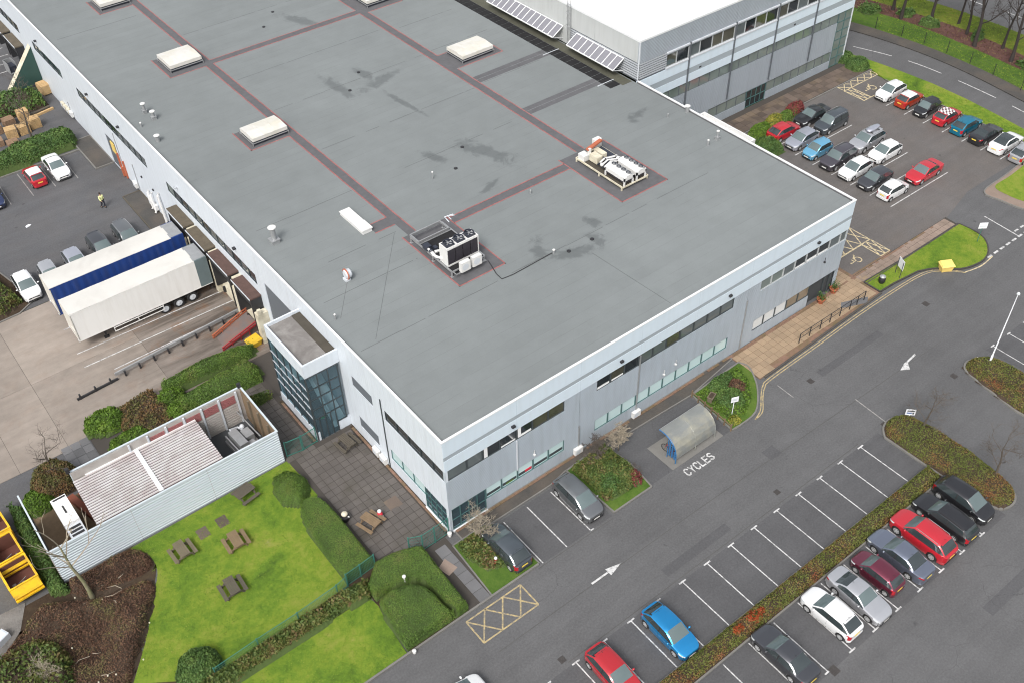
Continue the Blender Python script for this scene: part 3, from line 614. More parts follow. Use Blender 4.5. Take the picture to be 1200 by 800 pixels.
k = MB(); k.box(-20, 67.45, 0, -2.1, 67.62, .13); k.build('kerb', 'concrete_edge', yard)
# ================================================================ main building: two-storey office front and long warehouse
HW = 9.77
A = thing('office_warehouse', 'long flat grey-roofed warehouse with white walls and banded windows along its office front', 'building', (0, 0, 0))
YB = 150.0
# roof deck and coping
q = MB(); q.box(.191, .191, 9.2, 42.309, YB, 9.58); q.build('roof_deck', 'roof_felt', A)
q = MB()
q.box(-.05, -.05, 9.68, 42.55, .12, HW); q.box(-.05, .12, 9.68, .12, YB, HW); q.box(42.38, .12, 9.68, 42.55, 26.4, HW)
q.build('coping', 'white_coping', A)
q = MB(); q.box(.02, .02, 9.4, 42.48, .19, 9.68); q.box(.02, .19, 9.4, .19, YB, 9.68); q.box(42.31, .19, 9.4, 42.48, 26.4, 9.68); q.build('upstand', 'walk_felt', A)
# left wall: shell built as rectangles round the openings
def wall_x(x, th, y0, y1, z0, z1, holes, name, m, parent, sgn=1):
    """wall in the plane x with thickness th to +x*sgn, openings (ya,yb,za,zb)"""
    yy = sorted({y0, y1} | {h[0] for h in holes} | {h[1] for h in holes}); zz = sorted({z0, z1} | {h[2] for h in holes} | {h[3] for h in holes})
    b = MB(); xa, xb = sorted((x, x + th * sgn))
    for i in range(len(yy) - 1):
        j = 0
        while j < len(zz) - 1:
            cy = (yy[i] + yy[i + 1]) / 2
            free = lambda jj: not any(h[0] < cy < h[1] and h[2] < (zz[jj] + zz[jj + 1]) / 2 < h[3] for h in holes)
            if not free(j): j += 1; continue
            k = j
            while k + 1 < len(zz) - 1 and free(k + 1): k += 1
            b.box(xa, yy[i], zz[j], xb, yy[i + 1], zz[k + 1]); j = k + 1
    return b.build(name, m, parent)
def wall_y(y, th, x0, x1, z0, z1, holes, name, m, parent):
    xx = sorted({x0, x1} | {h[0] for h in holes} | {h[1] for h in holes}); zz = sorted({z0, z1} | {h[2] for h in holes} | {h[3] for h in holes})
    b = MB()
    for i in range(len(xx) - 1):
        j = 0
        while j < len(zz) - 1:
            cx = (xx[i] + xx[i + 1]) / 2
            free = lambda jj: not any(h[0] < cx < h[1] and h[2] < (zz[jj] + zz[jj + 1]) / 2 < h[3] for h in holes)
            if not free(j): j += 1; continue
            k = j
            while k + 1 < len(zz) - 1 and free(k + 1): k += 1
            b.box(xx[i], y, zz[j], xx[i + 1], y + th, zz[k + 1]); j = k + 1
    return b.build(name, m, parent)
WC = {}
def window(parent, axis, p0, p1, z0, z1, plane, pane, fr='frame_dark', mull=0, inward=1, fw=.055):
    """framed window: part 'window' (frame) with child 'pane'; axis 'x' = lies along X in plane y, 'y' = along Y in plane x"""
    wd, ht = round(p1 - p0, 2), round(z1 - z0, 2); key = (axis, wd, ht, fr, mull, inward)
    if key not in WC:
        b = MB(); d0, d1 = (.0, .12)
        def bx(a0, c0, a1, c1):
            if axis == 'x': b.box(a0, d0, c0, a1, d1, c1)
            else: b.box(d0 * inward, a0, c0, d1 * inward, a1, c1) if inward > 0 else b.box(-d1, a0, c0, -d0, a1, c1)
        bx(0, 0, wd, fw); bx(0, ht - fw, wd, ht); bx(0, fw, fw, ht - fw); bx(wd - fw, fw, wd, ht - fw)
        for k in range(mull): bx(wd * (k + 1) / (mull + 1) - .02, fw, wd * (k + 1) / (mull + 1) + .02, ht - fw)
        WC[key] = b.mesh('window_frame', fr)
        g = MB()
        if axis == 'x': g.add([(fw, .06, fw), (wd - fw, .06, fw), (wd - fw, .06, ht - fw), (fw, .06, ht - fw)], [(0, 1, 2, 3)])
        else: g.add([(.06 * inward, fw, fw), (.06 * inward, fw, ht - fw), (.06 * inward, wd - fw, ht - fw), (.06 * inward, wd - fw, fw)], [(0, 1, 2, 3)])
        WC[key + ('p',)] = g
    if key + (pane,) not in WC: WC[key + (pane,)] = WC[key + ('p',)].mesh('window_pane', pane)
    loc = (p0, plane, z0) if axis == 'x' else (plane, p0, z0)
    o = ob('window', WC[key], parent, loc); ob('pane', WC[key + (pane,)], o)
    return o
FU = [0.05, 1.85, 3.22, 4.7, 6.2, 7.64, 9.1, 10.58], [13.7, 15.1, 16.5, 17.95, 19.42, 20.85, 22.35, 23.85, 25.35, 26.85, 28.35], [31.5, 32.85, 34.3, 35.75, 37.2, 38.7, 40.2, 41.6, 42.42]
FL = [3.27, 4.72, 6.2, 7.65, 9.12, 10.62], [13.66, 15.05, 16.5, 17.97, 19.43, 20.9, 22.36, 23.85, 25.32, 26.8, 28.3], [31.4, 32.78, 34.22, 35.7], [35.7, 37.2, 38.7]
UZ, LZ = (5.62, 6.74), (1.25, 2.46)
up_h = [(g[0], g[-1], *UZ) for g in FU]; lo_h = [(g[0], g[-1], *LZ) for g in FL] + [(.2, 3.27, .12, 2.46), (38.7, 42.35, .0, 2.46)]
# front wall in bays of cladding, joints left open between the sheets
jx = [.0, 3.22, 6.2, 12.05, 18.02, 24.0, 30.0, 35.95, 42.5]
for a, c in zip(jx[:-1], jx[1:]):
    hh = [(max(h[0], a), min(h[1], c), h[2], h[3]) for h in up_h + lo_h if h[1] > a + .01 and h[0] < c - .01]
    wall_y(.0, .25, a + .02, c - .02, .05, 6.74, hh, 'cladding_panel', 'clad_grey', A)
q = MB(); q.box(.1, .26, .05, 42.4, .3, 6.7); q.build('inner_lining', 'interior_dark', A)
# fascia: two white bands; near-flush strip between, recess shadow put into its grey
for a, c in zip([0, 6.2, 12.05, 18.02, 24.0, 30.0, 35.95], [6.2, 12.05, 18.02, 24.0, 30.0, 35.95, 42.5]):
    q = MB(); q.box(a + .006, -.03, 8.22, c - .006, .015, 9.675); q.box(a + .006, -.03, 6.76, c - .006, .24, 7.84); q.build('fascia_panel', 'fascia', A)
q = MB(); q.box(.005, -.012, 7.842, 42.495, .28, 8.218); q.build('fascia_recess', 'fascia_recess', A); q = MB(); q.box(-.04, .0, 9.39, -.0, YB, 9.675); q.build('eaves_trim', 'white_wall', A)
pu = ['pane_grey', 'pane_grey', 'pane_dark', 'pane_dark', 'pane_dark', 'pane_olive', 'pane_olive']
for gi, g in enumerate(FU):
    for k, (a, c) in enumerate(zip(g[:-1], g[1:])):
        p = pu[k] if gi == 0 else (['pane_dark', 'pane_olive', 'pane_dark', 'pane_grey', 'pane_grey', 'pane_olive', 'pane_grey', 'pane_grey', 'pane_grey', 'pane_grey'][k] if gi == 1 else ['pane_green', 'pane_green', 'pane_grey', 'pane_dark', 'pane_dark', 'pane_dark', 'pane_grey', 'pane_grey'][k])
        window(A, 'x', a, c, *UZ, .03, p, 'frame_grey' if gi == 2 else 'frame_dark')
        if (gi, k) in ((0, 3), (0, 4), (1, 0), (1, 1), (2, 3), (2, 4), (2, 5)):   # pale sills and half-drawn blinds seen through the glass
            MB().box(a + .12, .055, UZ[0] + .07, c - .12, .075, UZ[0] + (.2 if k % 2 else .26)).build('blind', 'interior_white', A)
for x in (3.35, 6.32): MB().box(x, .045, 5.7, x + .28, .08, 6.68).build('blind', 'interior_white', A)
for gi, g in enumerate(FL):
    for k, (a, c) in enumerate(zip(g[:-1], g[1:])):
        window(A, 'x', a, c, *LZ, .03, ('pane_blind', 'pane_blind', 'pane_white', 'pane_brown')[gi], 'frame_teal' if gi < 2 else 'frame_dark')
        if gi == 0: MB().box(a + .12, .06, LZ[0] + .2, c - .12, .085, LZ[0] + .46).build('blind_gap', 'frame_dark', A)
MB().box(6.9, .05, 1.5, 7.5, .08, 1.72).build('window_sticker', 'red_cloth', A); MB().box(5.1, .05, 1.45, 5.8, .08, 1.6).build('window_sticker', 'leaf_bright', A)
# glazed corner: doors on both faces
def glazed_x(x0, x1, z0, z1, y, ncol, rows, pane, fr, nm='glazed_screen'):
    b = MB(); b.box(x0, y, z0, x1, y + .1, z0 + .06); b.box(x0, y, z1 - .06, x1, y + .1, z1)
    for k in range(ncol + 1): xx = x0 + (x1 - x0) * k / ncol; b.box(xx - .035, y - .005, z0 + .06, xx + .035, y + .105, z1 - .06)
    for z in rows: b.box(x0 + .04, y + .01, z - .03, x1 - .04, y + .09, z + .03)
    o = b.build(nm, fr, A); g = MB(); g.add([(x0, y + .05, z0), (x1, y + .05, z0), (x1, y + .05, z1), (x0, y + .05, z1)], [(0, 1, 2, 3)]); g.build('pane', pane, o); return o
def glazed_y(y0, y1, z0, z1, x, ncol, rows, pane, fr, nm='glazed_screen'):
    b = MB(); b.box(x, y0, z0, x + .1, y1, z0 + .06); b.box(x, y0, z1 - .06, x + .1, y1, z1)
    for k in range(ncol + 1): yy = y0 + (y1 - y0) * k / ncol; b.box(x - .005, yy - .035, z0 + .06, x + .105, yy + .035, z1 - .06)
    for z in rows: b.box(x + .01, y0 + .04, z - .03, x + .09, y1 - .04, z + .03)
    o = b.build(nm, fr, A); g = MB(); g.add([(x + .05, y0, z0), (x + .05, y0, z1), (x + .05, y1, z1), (x + .05, y1, z0)], [(0, 1, 2, 3)]); g.build('pane', pane, o); return o
glazed_x(.25, 3.24, .14, 2.42, .02, 4, (1.2,), 'tower_glass', 'frame_teal'); glazed_y(.3, 2.98, .14, 2.42, .02, 4, (1.0, 1.7), 'tower_glass', 'frame_teal')
q = MB(); q.box(.02, .02, .06, .22, .22, 2.44); q.build('corner_post', 'frame_teal', A)
q = MB(); q.box(.3, .35, .1, 3.2, 3.0, .16); q.build('floor', 'interior_dark', A)
q = MB(); q.box(.5, .5, 1.6, .95, .55, 2.2, 0); q.build('notice_board', 'pallet_wood', A); q = MB(); q.box(.45, .5, .3, .8, .56, .9); q.build('poster', 'interior_white', A)
q = MB(); q.box(.2, -.12, .0, 3.3, -.0, .11); q.build('door_sill', 'white_coping', A); q = MB(); q.box(-.12, .2, .0, .0, 3.05, .11); q.build('door_sill', 'white_coping', A)
# recessed main entrance at the far corner
q = MB(); q.box(38.7, 2.2, .1, 42.2, 2.3, 2.46); q.build('entrance_back', 'interior_dark', A)
glazed_x(38.8, 42.2, .1, 2.44, 1.9, 4, (1.2,), 'pane_dark', 'frame_dark', 'entrance_doors')
for x in (40.9, 41.65): MB().lathe((x, .18, 0), [(.1, .05), (.1, 2.5)], 10).build('entrance_column', 'frame_dark', A)
# rainwater pipes and wall lights
for x, z0, z1 in ((12.03, .1, 3.0), (6.13, 2.4, 5.6), (18.02, .1, 6.7), (30.0, .1, 5.5)): MB().box(x - .045, -.09, z0, x + .045, -.012, z1).build('rainwater_pipe', 'galv' if x > 7 else 'trim', A)
for x in (5.82, 16.0, 27.6, 38.3): q = MB(); q.box(x - .14, -.22, 7.3, x + .14, -.03, 7.46); q.build('wall_light', 'black_metal', A)
for x, z in ((20.85, 2.85), (22.1, 3.2), (7.7, 2.9), (39.9, 4.4)): q = MB(); q.box(x - .07, -.16, z, x + .07, -.0, z + .12); q.box(x - .015, -.1, z + .12, x + .015, -.06, z + .55); q.build('wall_lamp', 'white_metal' if x < 39 else 'black_metal', A)
# ---- left wall
LU = [(.02, 7.55), (27.3, 45.3), (50.1, 68.5), (73.2, 82.6), (87.6, 104), (108, 126)]
holes = [(a, b, 5.6 if a < 20 else 5.45, 6.66 if a < 20 else 6.6) for a, b in LU] + [(3.0, 7.45, 1.38, 2.52), (.28, 3.0, .1, 2.46), (9.2, 12.05, 5.65, 6.7), (9.15, 11.9, 1.28, 2.4), (19.7, 25.65, 2.35, 6.8), (60.0, 62.55, .1, 3.7)]
jy = [0, 7.87, 13.6, 19.6, 26.5, 33, 39.5, 46, 49.5, 56, 62.6, 69, 76, 86, 96, 106, YB]
for a, c in zip(jy[:-1], jy[1:]):
    hh = [(max(h[0], a), min(h[1], c), h[2], h[3]) for h in holes if h[1] > a + .01 and h[0] < c - .01]
    wall_x(-.0, .24, a + .006, c - .006, .05, 9.39, hh, 'wall_panel', 'white_wall', A)
q = MB(); q.box(.25, .3, .05, .3, YB, 9.4); q.build('inner_lining', 'interior_dark', A)
def row_y(y0, y1, n, z0, z1, panes, fr):
    fr = 'frame_dark' if fr == 'frame_grey' else fr
    for k in range(n):
        a, c = y0 + (y1 - y0) * k / n, y0 + (y1 - y0) * (k + 1) / n
        window(A, 'y', a, c, z0, z1, .03, panes[k % len(panes)], fr, fw=.035)
row_y(.02, 7.55, 5, 5.6, 6.66, ['pane_dark'], 'frame_dark'); row_y(3.0, 7.45, 3, 1.38, 2.52, ['pane_blind'], 'frame_teal')
row_y(27.3, 45.3, 12, 5.45, 6.6, ['pane_dark', 'pane_grey', 'pane_dark', 'pane_grey', 'pane_grey', 'pane_grey', 'pane_dark', 'pane_grey', 'pane_grey', 'pane_dark', 'pane_dark', 'pane_green'], 'frame_grey')
row_y(50.1, 68.5, 12, 5.45, 6.6, ['pane_grey', 'pane_grey', 'pane_grey', 'pane_grey', 'pane_grey', 'pane_dark', 'pane_dark'], 'frame_grey')
row_y(73.2, 82.6, 6, 5.45, 6.6, ['pane_grey', 'pane_dark', 'pane_dark', 'pane_dark'], 'frame_grey'); row_y(87.6, 104, 10, 5.45, 6.6, ['pane_dark', 'pane_grey', 'pane_grey'], 'frame_grey'); row_y(108, 126, 12, 5.45, 6.6, ['pane_grey'], 'frame_grey')
def louvre(y0, y1, z0, z1, n, m='louvre_panel'):
    b = MB(); b.box(.1, y0, z0, .16, y1, z1)
    for k in range(n):
        z = z0 + (z1 - z0) * (k + .5) / n; b.add([(.03, y0, z - (z1 - z0) / n * .5), (.03, y1, z - (z1 - z0) / n * .5), (.06, y1, z + (z1 - z0) / n * .4), (.06, y0, z + (z1 - z0) / n * .4)], [(3, 2, 1, 0)])
    return b.build('louvre_panel', m, A)
louvre(9.2, 12.05, 5.65, 6.7, 9); louvre(9.15, 11.9, 1.28, 2.4, 9); louvre(19.7, 25.65, 2.35, 6.8, 30)
MB().box(-.07, 7.83, .1, -.0, 7.92, 7.5).build('rainwater_pipe', 'frame_dark', A)
for y, z1 in ((55.4, 3.4), (75, 1.95), (59.2, 5.2), (84.5, 5.0)): MB().box(-.07, y - .04, .1, -.0, y + .04, z1).build('rainwater_pipe', 'galv', A)
for y in (30.5, 42.2, 55.9, 64.3, 80, 96): MB().box(-.26, y - .15, 7.45, -.0, y + .15, 7.6).build('wall_light', 'black_metal' if y != 42.2 else 'louvre', A)
q = MB(); q.box(.04, 60.0, .1, .1, 62.55, 3.7)
for k in range(14): q.box(.02, 60.0, .2 + k * .25, .04, 62.55, .22 + k * .25)
q.build('roller_door', 'louvre_panel', A)
q = MB(); q.box(-.2, 59.7, .1, -.02, 59.82, 2.6); q.box(-.2, 58.5, .1, -.02, 58.62, 2.2); q.box(-.3, 59.1, .1, -.1, 59.3, 1.2); q.build('door_guard', 'orange_red', A); q = MB(); q.box(-.1, 60.2, 2.2, -.0, 61.2, 3.4); q.build('door_flap', 'yellow_pale', A)
for (y, x, z1) in ((52.1, -.25, 2.0), (51.2, -.3, 2.2), (48.8, -.25, 3.4)):   # white ducts down the wall
    MB().tube([(-.05, y, z1), (x, y - .1, z1 - .2), (x, y - .5, .3), (x - .15, y - .6, .15)], .13, 8).build('wall_duct', 'white_metal', A)
for y, z in ((50.4, 2.9), (49.6, 2.2), (53.2, 3.0)): MB().lathe((-.06, y, z), [(.12, -.06), (.12, .06)], 8, 0, 'x').build('wall_vent', 'black_metal', A)
# loading docks: shelter hoods with rusty tops, pale buffers, dark mouths
for (y0, y1, m, zt) in ((40.3, 44.0, 'brown_roof', 4.6), (35.85, 39.65, 'brown_roof', 4.6), (31.3, 35.2, 'brown_roof_red', 4.6), (27.1, 30.45, 'brown_roof_red', 4.6), (88.2, 92.4, 'brown_roof', 3.9), (93.2, 97, 'brown_roof', 3.9)):
    s = MB(); s.box(-1.0, y0, .95, -.01, y0 + .18, zt - .14); s.box(-1.0, y1 - .18, .95, -.01, y1, zt - .14); s.box(-.98, y0 + .18, zt - .9, -.9, y1 - .18, zt - .14)
    o = s.build('dock_shelter', 'black_metal', A)
    t = MB(); t.box(-1.08, y0 - .06, zt - .14, -.01, y1 + .06, zt); t.build('dock_roof', m, o)
    f = MB(); f.box(-1.12, y0 - .08, zt - .12, -1.081, y1 + .08, zt + .03); f.build('roof_edge', 'trim', o)
    d = MB(); d.box(-.06, y0 + .2, 1.1, -.02, y1 - .2, zt - .2); d.build('dock_door', 'interior_dark', o)
for y in (40.0, 35.5, 30.9): q = MB(); q.box(-.95, y - .3, 0, -.01, y + .3, 3.4); q.box(-.8, y - .28, 3.4, -.01, y + .28, 4.35); q.build('dock_pier', 'cream_metal', A)
q = MB(); q.box(-1.0, 26.4, 0, -.01, 27.0, 3.2); q.box(-.9, 26.35, 3.2, -.6, 26.6, 3.7); q.build('dock_pier', 'cream_metal', A)
for y0, y1 in ((30.9, 44), (27.2, 30.4)): MB().box(-.5, y0, 0, -.011, y1, .93).build('dock_wall', 'cream_metal', A)
for y in (31.6, 34.6, 36.3, 39.2, 40.9, 43.6, 27.6, 29.8): MB().box(-.72, y - .12, .35, -.5, y + .12, .9).build('dock_bumper', 'rubber', A)
# stair tower
T = [(-3.0, 13.6), (0, 13.6), (0, 19.5), (-3.0, 19.5)]
q = MB(); q.box(-3.0, 13.6, 6.95, -2.85, 19.5, 8.2); q.box(-2.85, 13.6, 6.95, -.005, 13.75, 8.2); q.box(-2.85, 19.35, 6.95, -.005, 19.5, 8.2); q.build('tower_parapet', 'white_wall', A)
q = MB(); q.box(-2.85, 13.75, 7.6, -.01, 19.35, 7.92); q.build('tower_roof', 'dirty_roof', A); q = MB(); q.box(-.75, 13.8, 7.921, -.02, 19.3, 7.99); q.build('roof_gutter', 'dirty_roof_dark', A)
q = MB(); q.box(-3.0, 13.72, .05, -2.85, 19.5, 1.02); q.box(-1.02, 13.6, .05, -.005, 13.75, 1.05); q.box(-2.98, 13.6, .05, -2.72, 13.7, 1.0); q.build('tower_plinth', 'white_wall', A)
q = MB(); q.box(-2.9, 19.36, .05, -.01, 19.5, 6.95); q.build('tower_back', 'white_wall', A); q = MB(); q.box(-2.84, 19.3, .06, -.05, 19.355, 6.9); q.build('stair_lining', 'fascia_recess', A)
g = MB()
for z in (2.52, 3.6, 4.55, 5.6): g.box(-3.01, 13.7, z - .024, -2.94, 19.5, z + .024)
mu = g.build('curtain_wall', 'louvre', A); g = MB()
for k in range(6): y = 13.72 + k * (5.72 / 5); g.box(-3.0, y - .03, 1.02, -2.9, y + .03, 6.95)
g.build('mullion', 'frame_dark', mu); g = MB(); g.add([(-2.95, 13.7, 1.02), (-2.95, 13.7, 6.95), (-2.95, 19.45, 6.95), (-2.95, 19.45, 1.02)], [(0, 1, 2, 3)]); g.build('pane', 'tower_glass', mu)
g = MB()
for z in (2.48, 3.5, 4.55, 5.6): g.box(-2.95, 13.57, z - .035, -.25, 13.66, z + .035)
g.box(-2.95, 13.57, 6.85, -.25, 13.66, 6.95); g.box(-1.05, 13.57, 1.05, -.25, 13.66, 1.12)
for x in (-2.95, -2.03, -1.12, -.29): g.box(x - .035, 13.565, .1 if x < -1.05 else 1.05, x + .035, 13.665, 6.95)
g.box(-2.6, 13.56, .1, -2.53, 13.67, 2.48); g.box(-1.6, 13.56, .1, -1.53, 13.67, 2.48)
mu = g.build('curtain_wall', 'frame_dark', A); g = MB(); g.add([(-2.92, 13.61, .1), (-1.08, 13.61, .1), (-1.08, 13.61, 6.9), (-2.92, 13.61, 6.9)], [(0, 1, 2, 3)]); g.add([(-1.08, 13.61, 1.1), (-.29, 13.61, 1.1), (-.29, 13.61, 6.9), (-1.08, 13.61, 6.9)], [(0, 1, 2, 3)]); g.build('pane', 'tower_glass', mu)
q = MB(); q.box(-2.6, 17.5, 3.3, -.05, 19.3, 3.5); q.build('landing', 'trim', A)
for (a, c, x) in (((13.95, .2), (17.5, 3.3), -.75), ((17.5, 3.4), (14.3, 6.4), -2.0)):
    q = MB(); q.bar((x, a[0], a[1]), (x, c[0], c[1]), 1.1, .22); q.bar((x - .55, a[0], a[1] + .8), (x - .55, c[0], c[1] + .8), .05, .7); q.build('stair_flight', 'interior_white', A)
q = MB(); q.box(-.1, 13.8, .1, -.02, 19.3, 6.9); q.build('stair_wall', 'fascia_recess', A)
q = MB(); q.box(-2.35, 13.75, 2.0, -1.85, 13.8, 2.25); q.build('exit_sign', 'exit_green', A)
# right wall and the part behind the taller block
q = MB(); q.box(42.24, .26, .05, 42.49, 26.5, 9.5); q.build('side_wall', 'white_wall', A)
q = MB(); q.box(42.5, 12.8, 8.1, 44.6, 19.3, 8.3); q.box(44.45, 12.8, 8.3, 44.6, 19.3, 8.7); q.box(42.56, 12.8, 8.3, 44.45, 12.95, 8.7); q.box(42.56, 19.15, 8.3, 44.45, 19.3, 8.7); q.build('side_canopy', 'white_metal', A)
# ---- roof surface dressing: walkways, painted margins, laps
RZ = 9.58
def rsheet(name, x0, y0, x1, y1, z, m): q = MB(); q.box(x0, y0, RZ - .02, x1, y1, RZ + z); return q.build(name, m, A)
def walk(x0, y0, x1, y1, z=.008): rsheet('roof_walkway', x0, y0, x1, y1, z, 'walk_felt')
walk(10.9, 20.2, 11.65, 96, .008); walk(29.6, 20.7, 30.4, 96, .008); walk(10.4, 12.3, 14.7, 20.2, .009); walk(27.5, 12.5, 32.7, 20.7, .009)
walk(14.7, 19.2, 27.5, 20.0, .010); walk(11.65, 57.9, 29.6, 58.7, .010); walk(9.0, 22.2, 10.9, 23.4, .01)
walk(7.0, 57.9, 10.9, 62.6, .0095); walk(7.0, 40.2, 10.9, 43.8, .0095); walk(30.4, 40.5, 36.2, 43.9, .0095); walk(7.0, 77, 10.9, 81, .0095); walk(30.4, 57.6, 35, 61.5, .0095)
def rl(x0, y0, x1, y1): q = MB(); q.box(min(x0, x1) - .05, min(y0, y1) - .05, RZ, max(x0, x1) + .05, max(y0, y1) + .05, RZ + .0125); q.build('painted_margin', 'red_line', A)
for x, ys in ((10.84, [(23.5, 40.1), (44, 57.8), (62.8, 77), (81.2, 96)]), (11.71, [(20.4, 57.8), (58.9, 96)]), (29.54, [(20.9, 57.8), (58.9, 96)]), (30.46, [(20.9, 40.3), (44.1, 57.5), (61.7, 96)])):
    for a, c in ys: rl(x, a, x, c)
for y in (19.14, 20.06): rl(14.8, y, 27.4, y)
for y in (57.84, 58.76): rl(11.8, y, 29.4, y)
for (x0, y0, x1, y1) in ((10.34, 12.24, 14.76, 20.2), (27.44, 12.44, 32.76, 20.76)):
    rl(x0, y0, x1, y0); rl(x1, y0, x1, y1); rl(x0, y0, x0, y1)
for (x0, y0, x1, y1) in ((6.94, 57.8, 10.8, 62.7), (6.94, 40.1, 10.8, 43.9), (6.94, 76.9, 10.8, 81.1)): rl(x0, y0, x1, y0); rl(x0, y0, x0, y1)
for (x0, y0, x1, y1) in ((30.5, 40.4, 36.3, 44), (30.5, 57.5, 35, 61.6)): rl(x1, y0, x1, y1); rl(x0, y1, x1, y1); rl(x0 + .3, y0, x1, y0)
for (x0, y0, x1, y1) in ((9.0, 22.15, 10.8, 22.15), (9.0, 23.45, 10.8, 23.45)): rl(x0, y0, x1, y1)
for (y, x0, x1) in ((10.92, 14.4, 36.2), (21.3, 4, 10.4), (28.72, 1.5, 10.7), (36.1, 12, 29.4), (45.2, 12, 29.4), (45.4, 30.6, 38), (28.7, 16.2, 28.3), (36.4, 30.8, 38), (10.9, .6, 13), (17.2, 1.2, 9.8), (53, 12, 29), (66, 12, 29), (52, 31, 38), (74, 1, 10)):
    x = x0
    while x < x1:
        l = random.uniform(1.2, 4); e = min(x + l, x1)
        q = MB(); yy = y + random.uniform(-.03, .03); q.box(x, yy - .022, RZ - .01, e, yy + .022, RZ + .006); q.build('felt_lap', 'lap', A); x = e + random.choice((.0, .0, .3, 1.2))
for (a, c) in (((20.9, 8.9), (21.4, .5)), ((2.1, 11.3), (10.2, 21.2)), ((1.3, 14.9), (4.1, 18.5))):
    q = MB(); q.bar((a[0], a[1], RZ), (c[0], c[1], RZ), .035, .012); q.build('felt_lap', 'lap', A)
# black pad walkway by the taller block, with side strips
for i in range(27):
    y = 27.3 + i * 1.0; q = MB(); q.box(39.6, y, RZ - .01, 40.9, y + .93, RZ + .03); q.build('rubber_pad', 'black_pad', A)
q = MB(); q.box(40.95, 27.0, RZ - .01, 42.2, 70, RZ + .012); q.build('mossy_strip', 'moss_felt', A)
for y in (28.6, 36.6): 
    for k in range(2): q = MB(); q.box(30.55, y + k * .7, RZ - .01, 39.55, y + .62 + k * .7, RZ + .011); q.build('roof_walkway', 'walk_felt', A)
for (x, y, h) in ((40.3, 28.4, .05), (40.3, 36.9, .05)): MB().box(38.9, y, RZ, 41, y + .06, RZ + .07).build('cable_cover', 'trim', A)
# rooflights
def rooflight(x0, y0, x1, y1):
    q = MB(); q.box(x0 + .15, y0 + .15, RZ, x1 - .15, y1 - .15, RZ + .42); o = q.build('rooflight', 'fan_dark', A)
    f = MB(); f.box(x0, y0, RZ + .26, x1, y0 + .06, RZ + .33); f.box(x0, y1 - .06, RZ + .26, x1, y1, RZ + .33); f.box(x0, y0 + .06, RZ + .26, x0 + .06, y1 - .06, RZ + .33); f.box(x1 - .06, y0 + .06, RZ + .26, x1, y1 - .06, RZ + .33)
    for xx in (x0 + .03, x1 - .03):
        for yy in (y0 + .03, y1 - .03): f.box(xx - .03, yy - .03, RZ, xx + .03, yy + .03, RZ + .259)
    f.build('rooflight_rim', 'galv', o)
    d = MB(); ym = (y0 + y1) / 2; z0, z1 = RZ + .78, RZ + .9; a0, a1, b0, b1 = x0 + .08, x1 - .08, y0 + .08, y1 - .08
    d.add([(a0, b0, z0), (a1, b0, z0), (a1, b1, z0), (a0, b1, z0), (a0, ym, z1), (a1, ym, z1), (a0, b0, RZ + .43), (a1, b0, RZ + .43), (a1, b1, RZ + .43), (a0, b1, RZ + .43)],
          [(0, 1, 5, 4), (2, 3, 4, 5), (1, 2, 5), (3, 0, 4), (6, 7, 1, 0), (7, 8, 2, 1), (8, 9, 3, 2), (9, 6, 0, 3), (9, 8, 7, 6)])
    for k in range(1, 3): xx = x0 + (x1 - x0) * k / 3; d.bar((xx, b0, z0 + .01), (xx, ym, z1 + .01), .04, .03); d.bar((xx, b1, z0 + .01), (xx, ym, z1 + .01), .04, .03)
    d.build('rooflight_cover', 'roof_white', o)
rooflight(7.35, 58.6, 11.0, 62.1); rooflight(7.35, 40.5, 11.1, 43.2); rooflight(31.4, 40.8, 35.5, 43.8); rooflight(7.35, 77.6, 10.85, 80.9); rooflight(30.9, 58.4, 34.6, 61.9)
q = MB(); q.box(8.05, 22.6, RZ, 8.93, 26.2, RZ + .3); o = q.build('roof_hatch', 'white_metal', A); q = MB(); q.box(7.97, 22.55, RZ + .3, 9.0, 23.9, RZ + .4); q.box(7.99, 23.95, RZ + .3, 8.98, 26.25, RZ + .37); q.build('hatch_lid', 'white_metal', o)
# vents, cowls, outlets
def cowl(x, y, h, r=.16, cap=.34, box=0, m='white_metal'):
    cap *= .82; q = MB(); q.lathe((x, y, RZ), [(r, 0), (r, h - .12)], 12, 1); q.lathe((x, y, RZ), [(cap * .6, h - .14), (cap, h - .1), (cap, h - .04), (cap * .5, h)], 14)
    if box: box *= .8; q.box(x - box, y - box, RZ, x + box, y + box, RZ + .3, 1); q.box(x - box * 1.15, y - box * 1.15, RZ + .3, x + box * 1.15, y + box * 1.15, RZ + .36, 1)
    return q.build('roof_vent', [m, 'galv'], A)
cowl(1.98, 26.4, 1.55, .22, .42, .42); cowl(2.1, 52.9, 1.1, .14, .3, .22); cowl(2.3, 51.2, .95, .14, .32, .25); cowl(.8, 50.7, .5, .08, .12); cowl(.95, 47.2, .7, .2, .34); cowl(40.7, 14.1, 1.0, .1, .18, .2); cowl(39.4, 14.0, .6, .09, .12); cowl(42.1, 19.3, .75, .2, .32); cowl(.95, 15.05, .55, .06, .1); cowl(17.1, 25.6, .8, .06, .1); cowl(40.05, 19.8, .45, .07, .08, 0, 'galv'); cowl(22.3, 18.4, .4, .07, .08, 0, 'galv'); cowl(18.5, 10.75, .45, .09, .14)
q = MB(); q.lathe((4.1, 18.5, RZ + .55), [(.3, -.2), (.42, -.08), (.44, .0), (.38, .08)], 16, 1, 'x'); q.lathe((4.36, 18.5, RZ + .55), [(.4, -.2), (.36, .0), (.2, .12), (.02, .15)], 14, 1, 'x'); q.lathe((4.02, 18.5, RZ + .55), [(.445, -.03), (.47, -.03), (.47, .05), (.445, .05)], 16, 0, 'x'); q.box(3.8, 18.25, RZ, 4.25, 18.75, RZ + .16, 1); q.build('round_extract_fan', ['orange_red', 'trim'], A, True, 35)
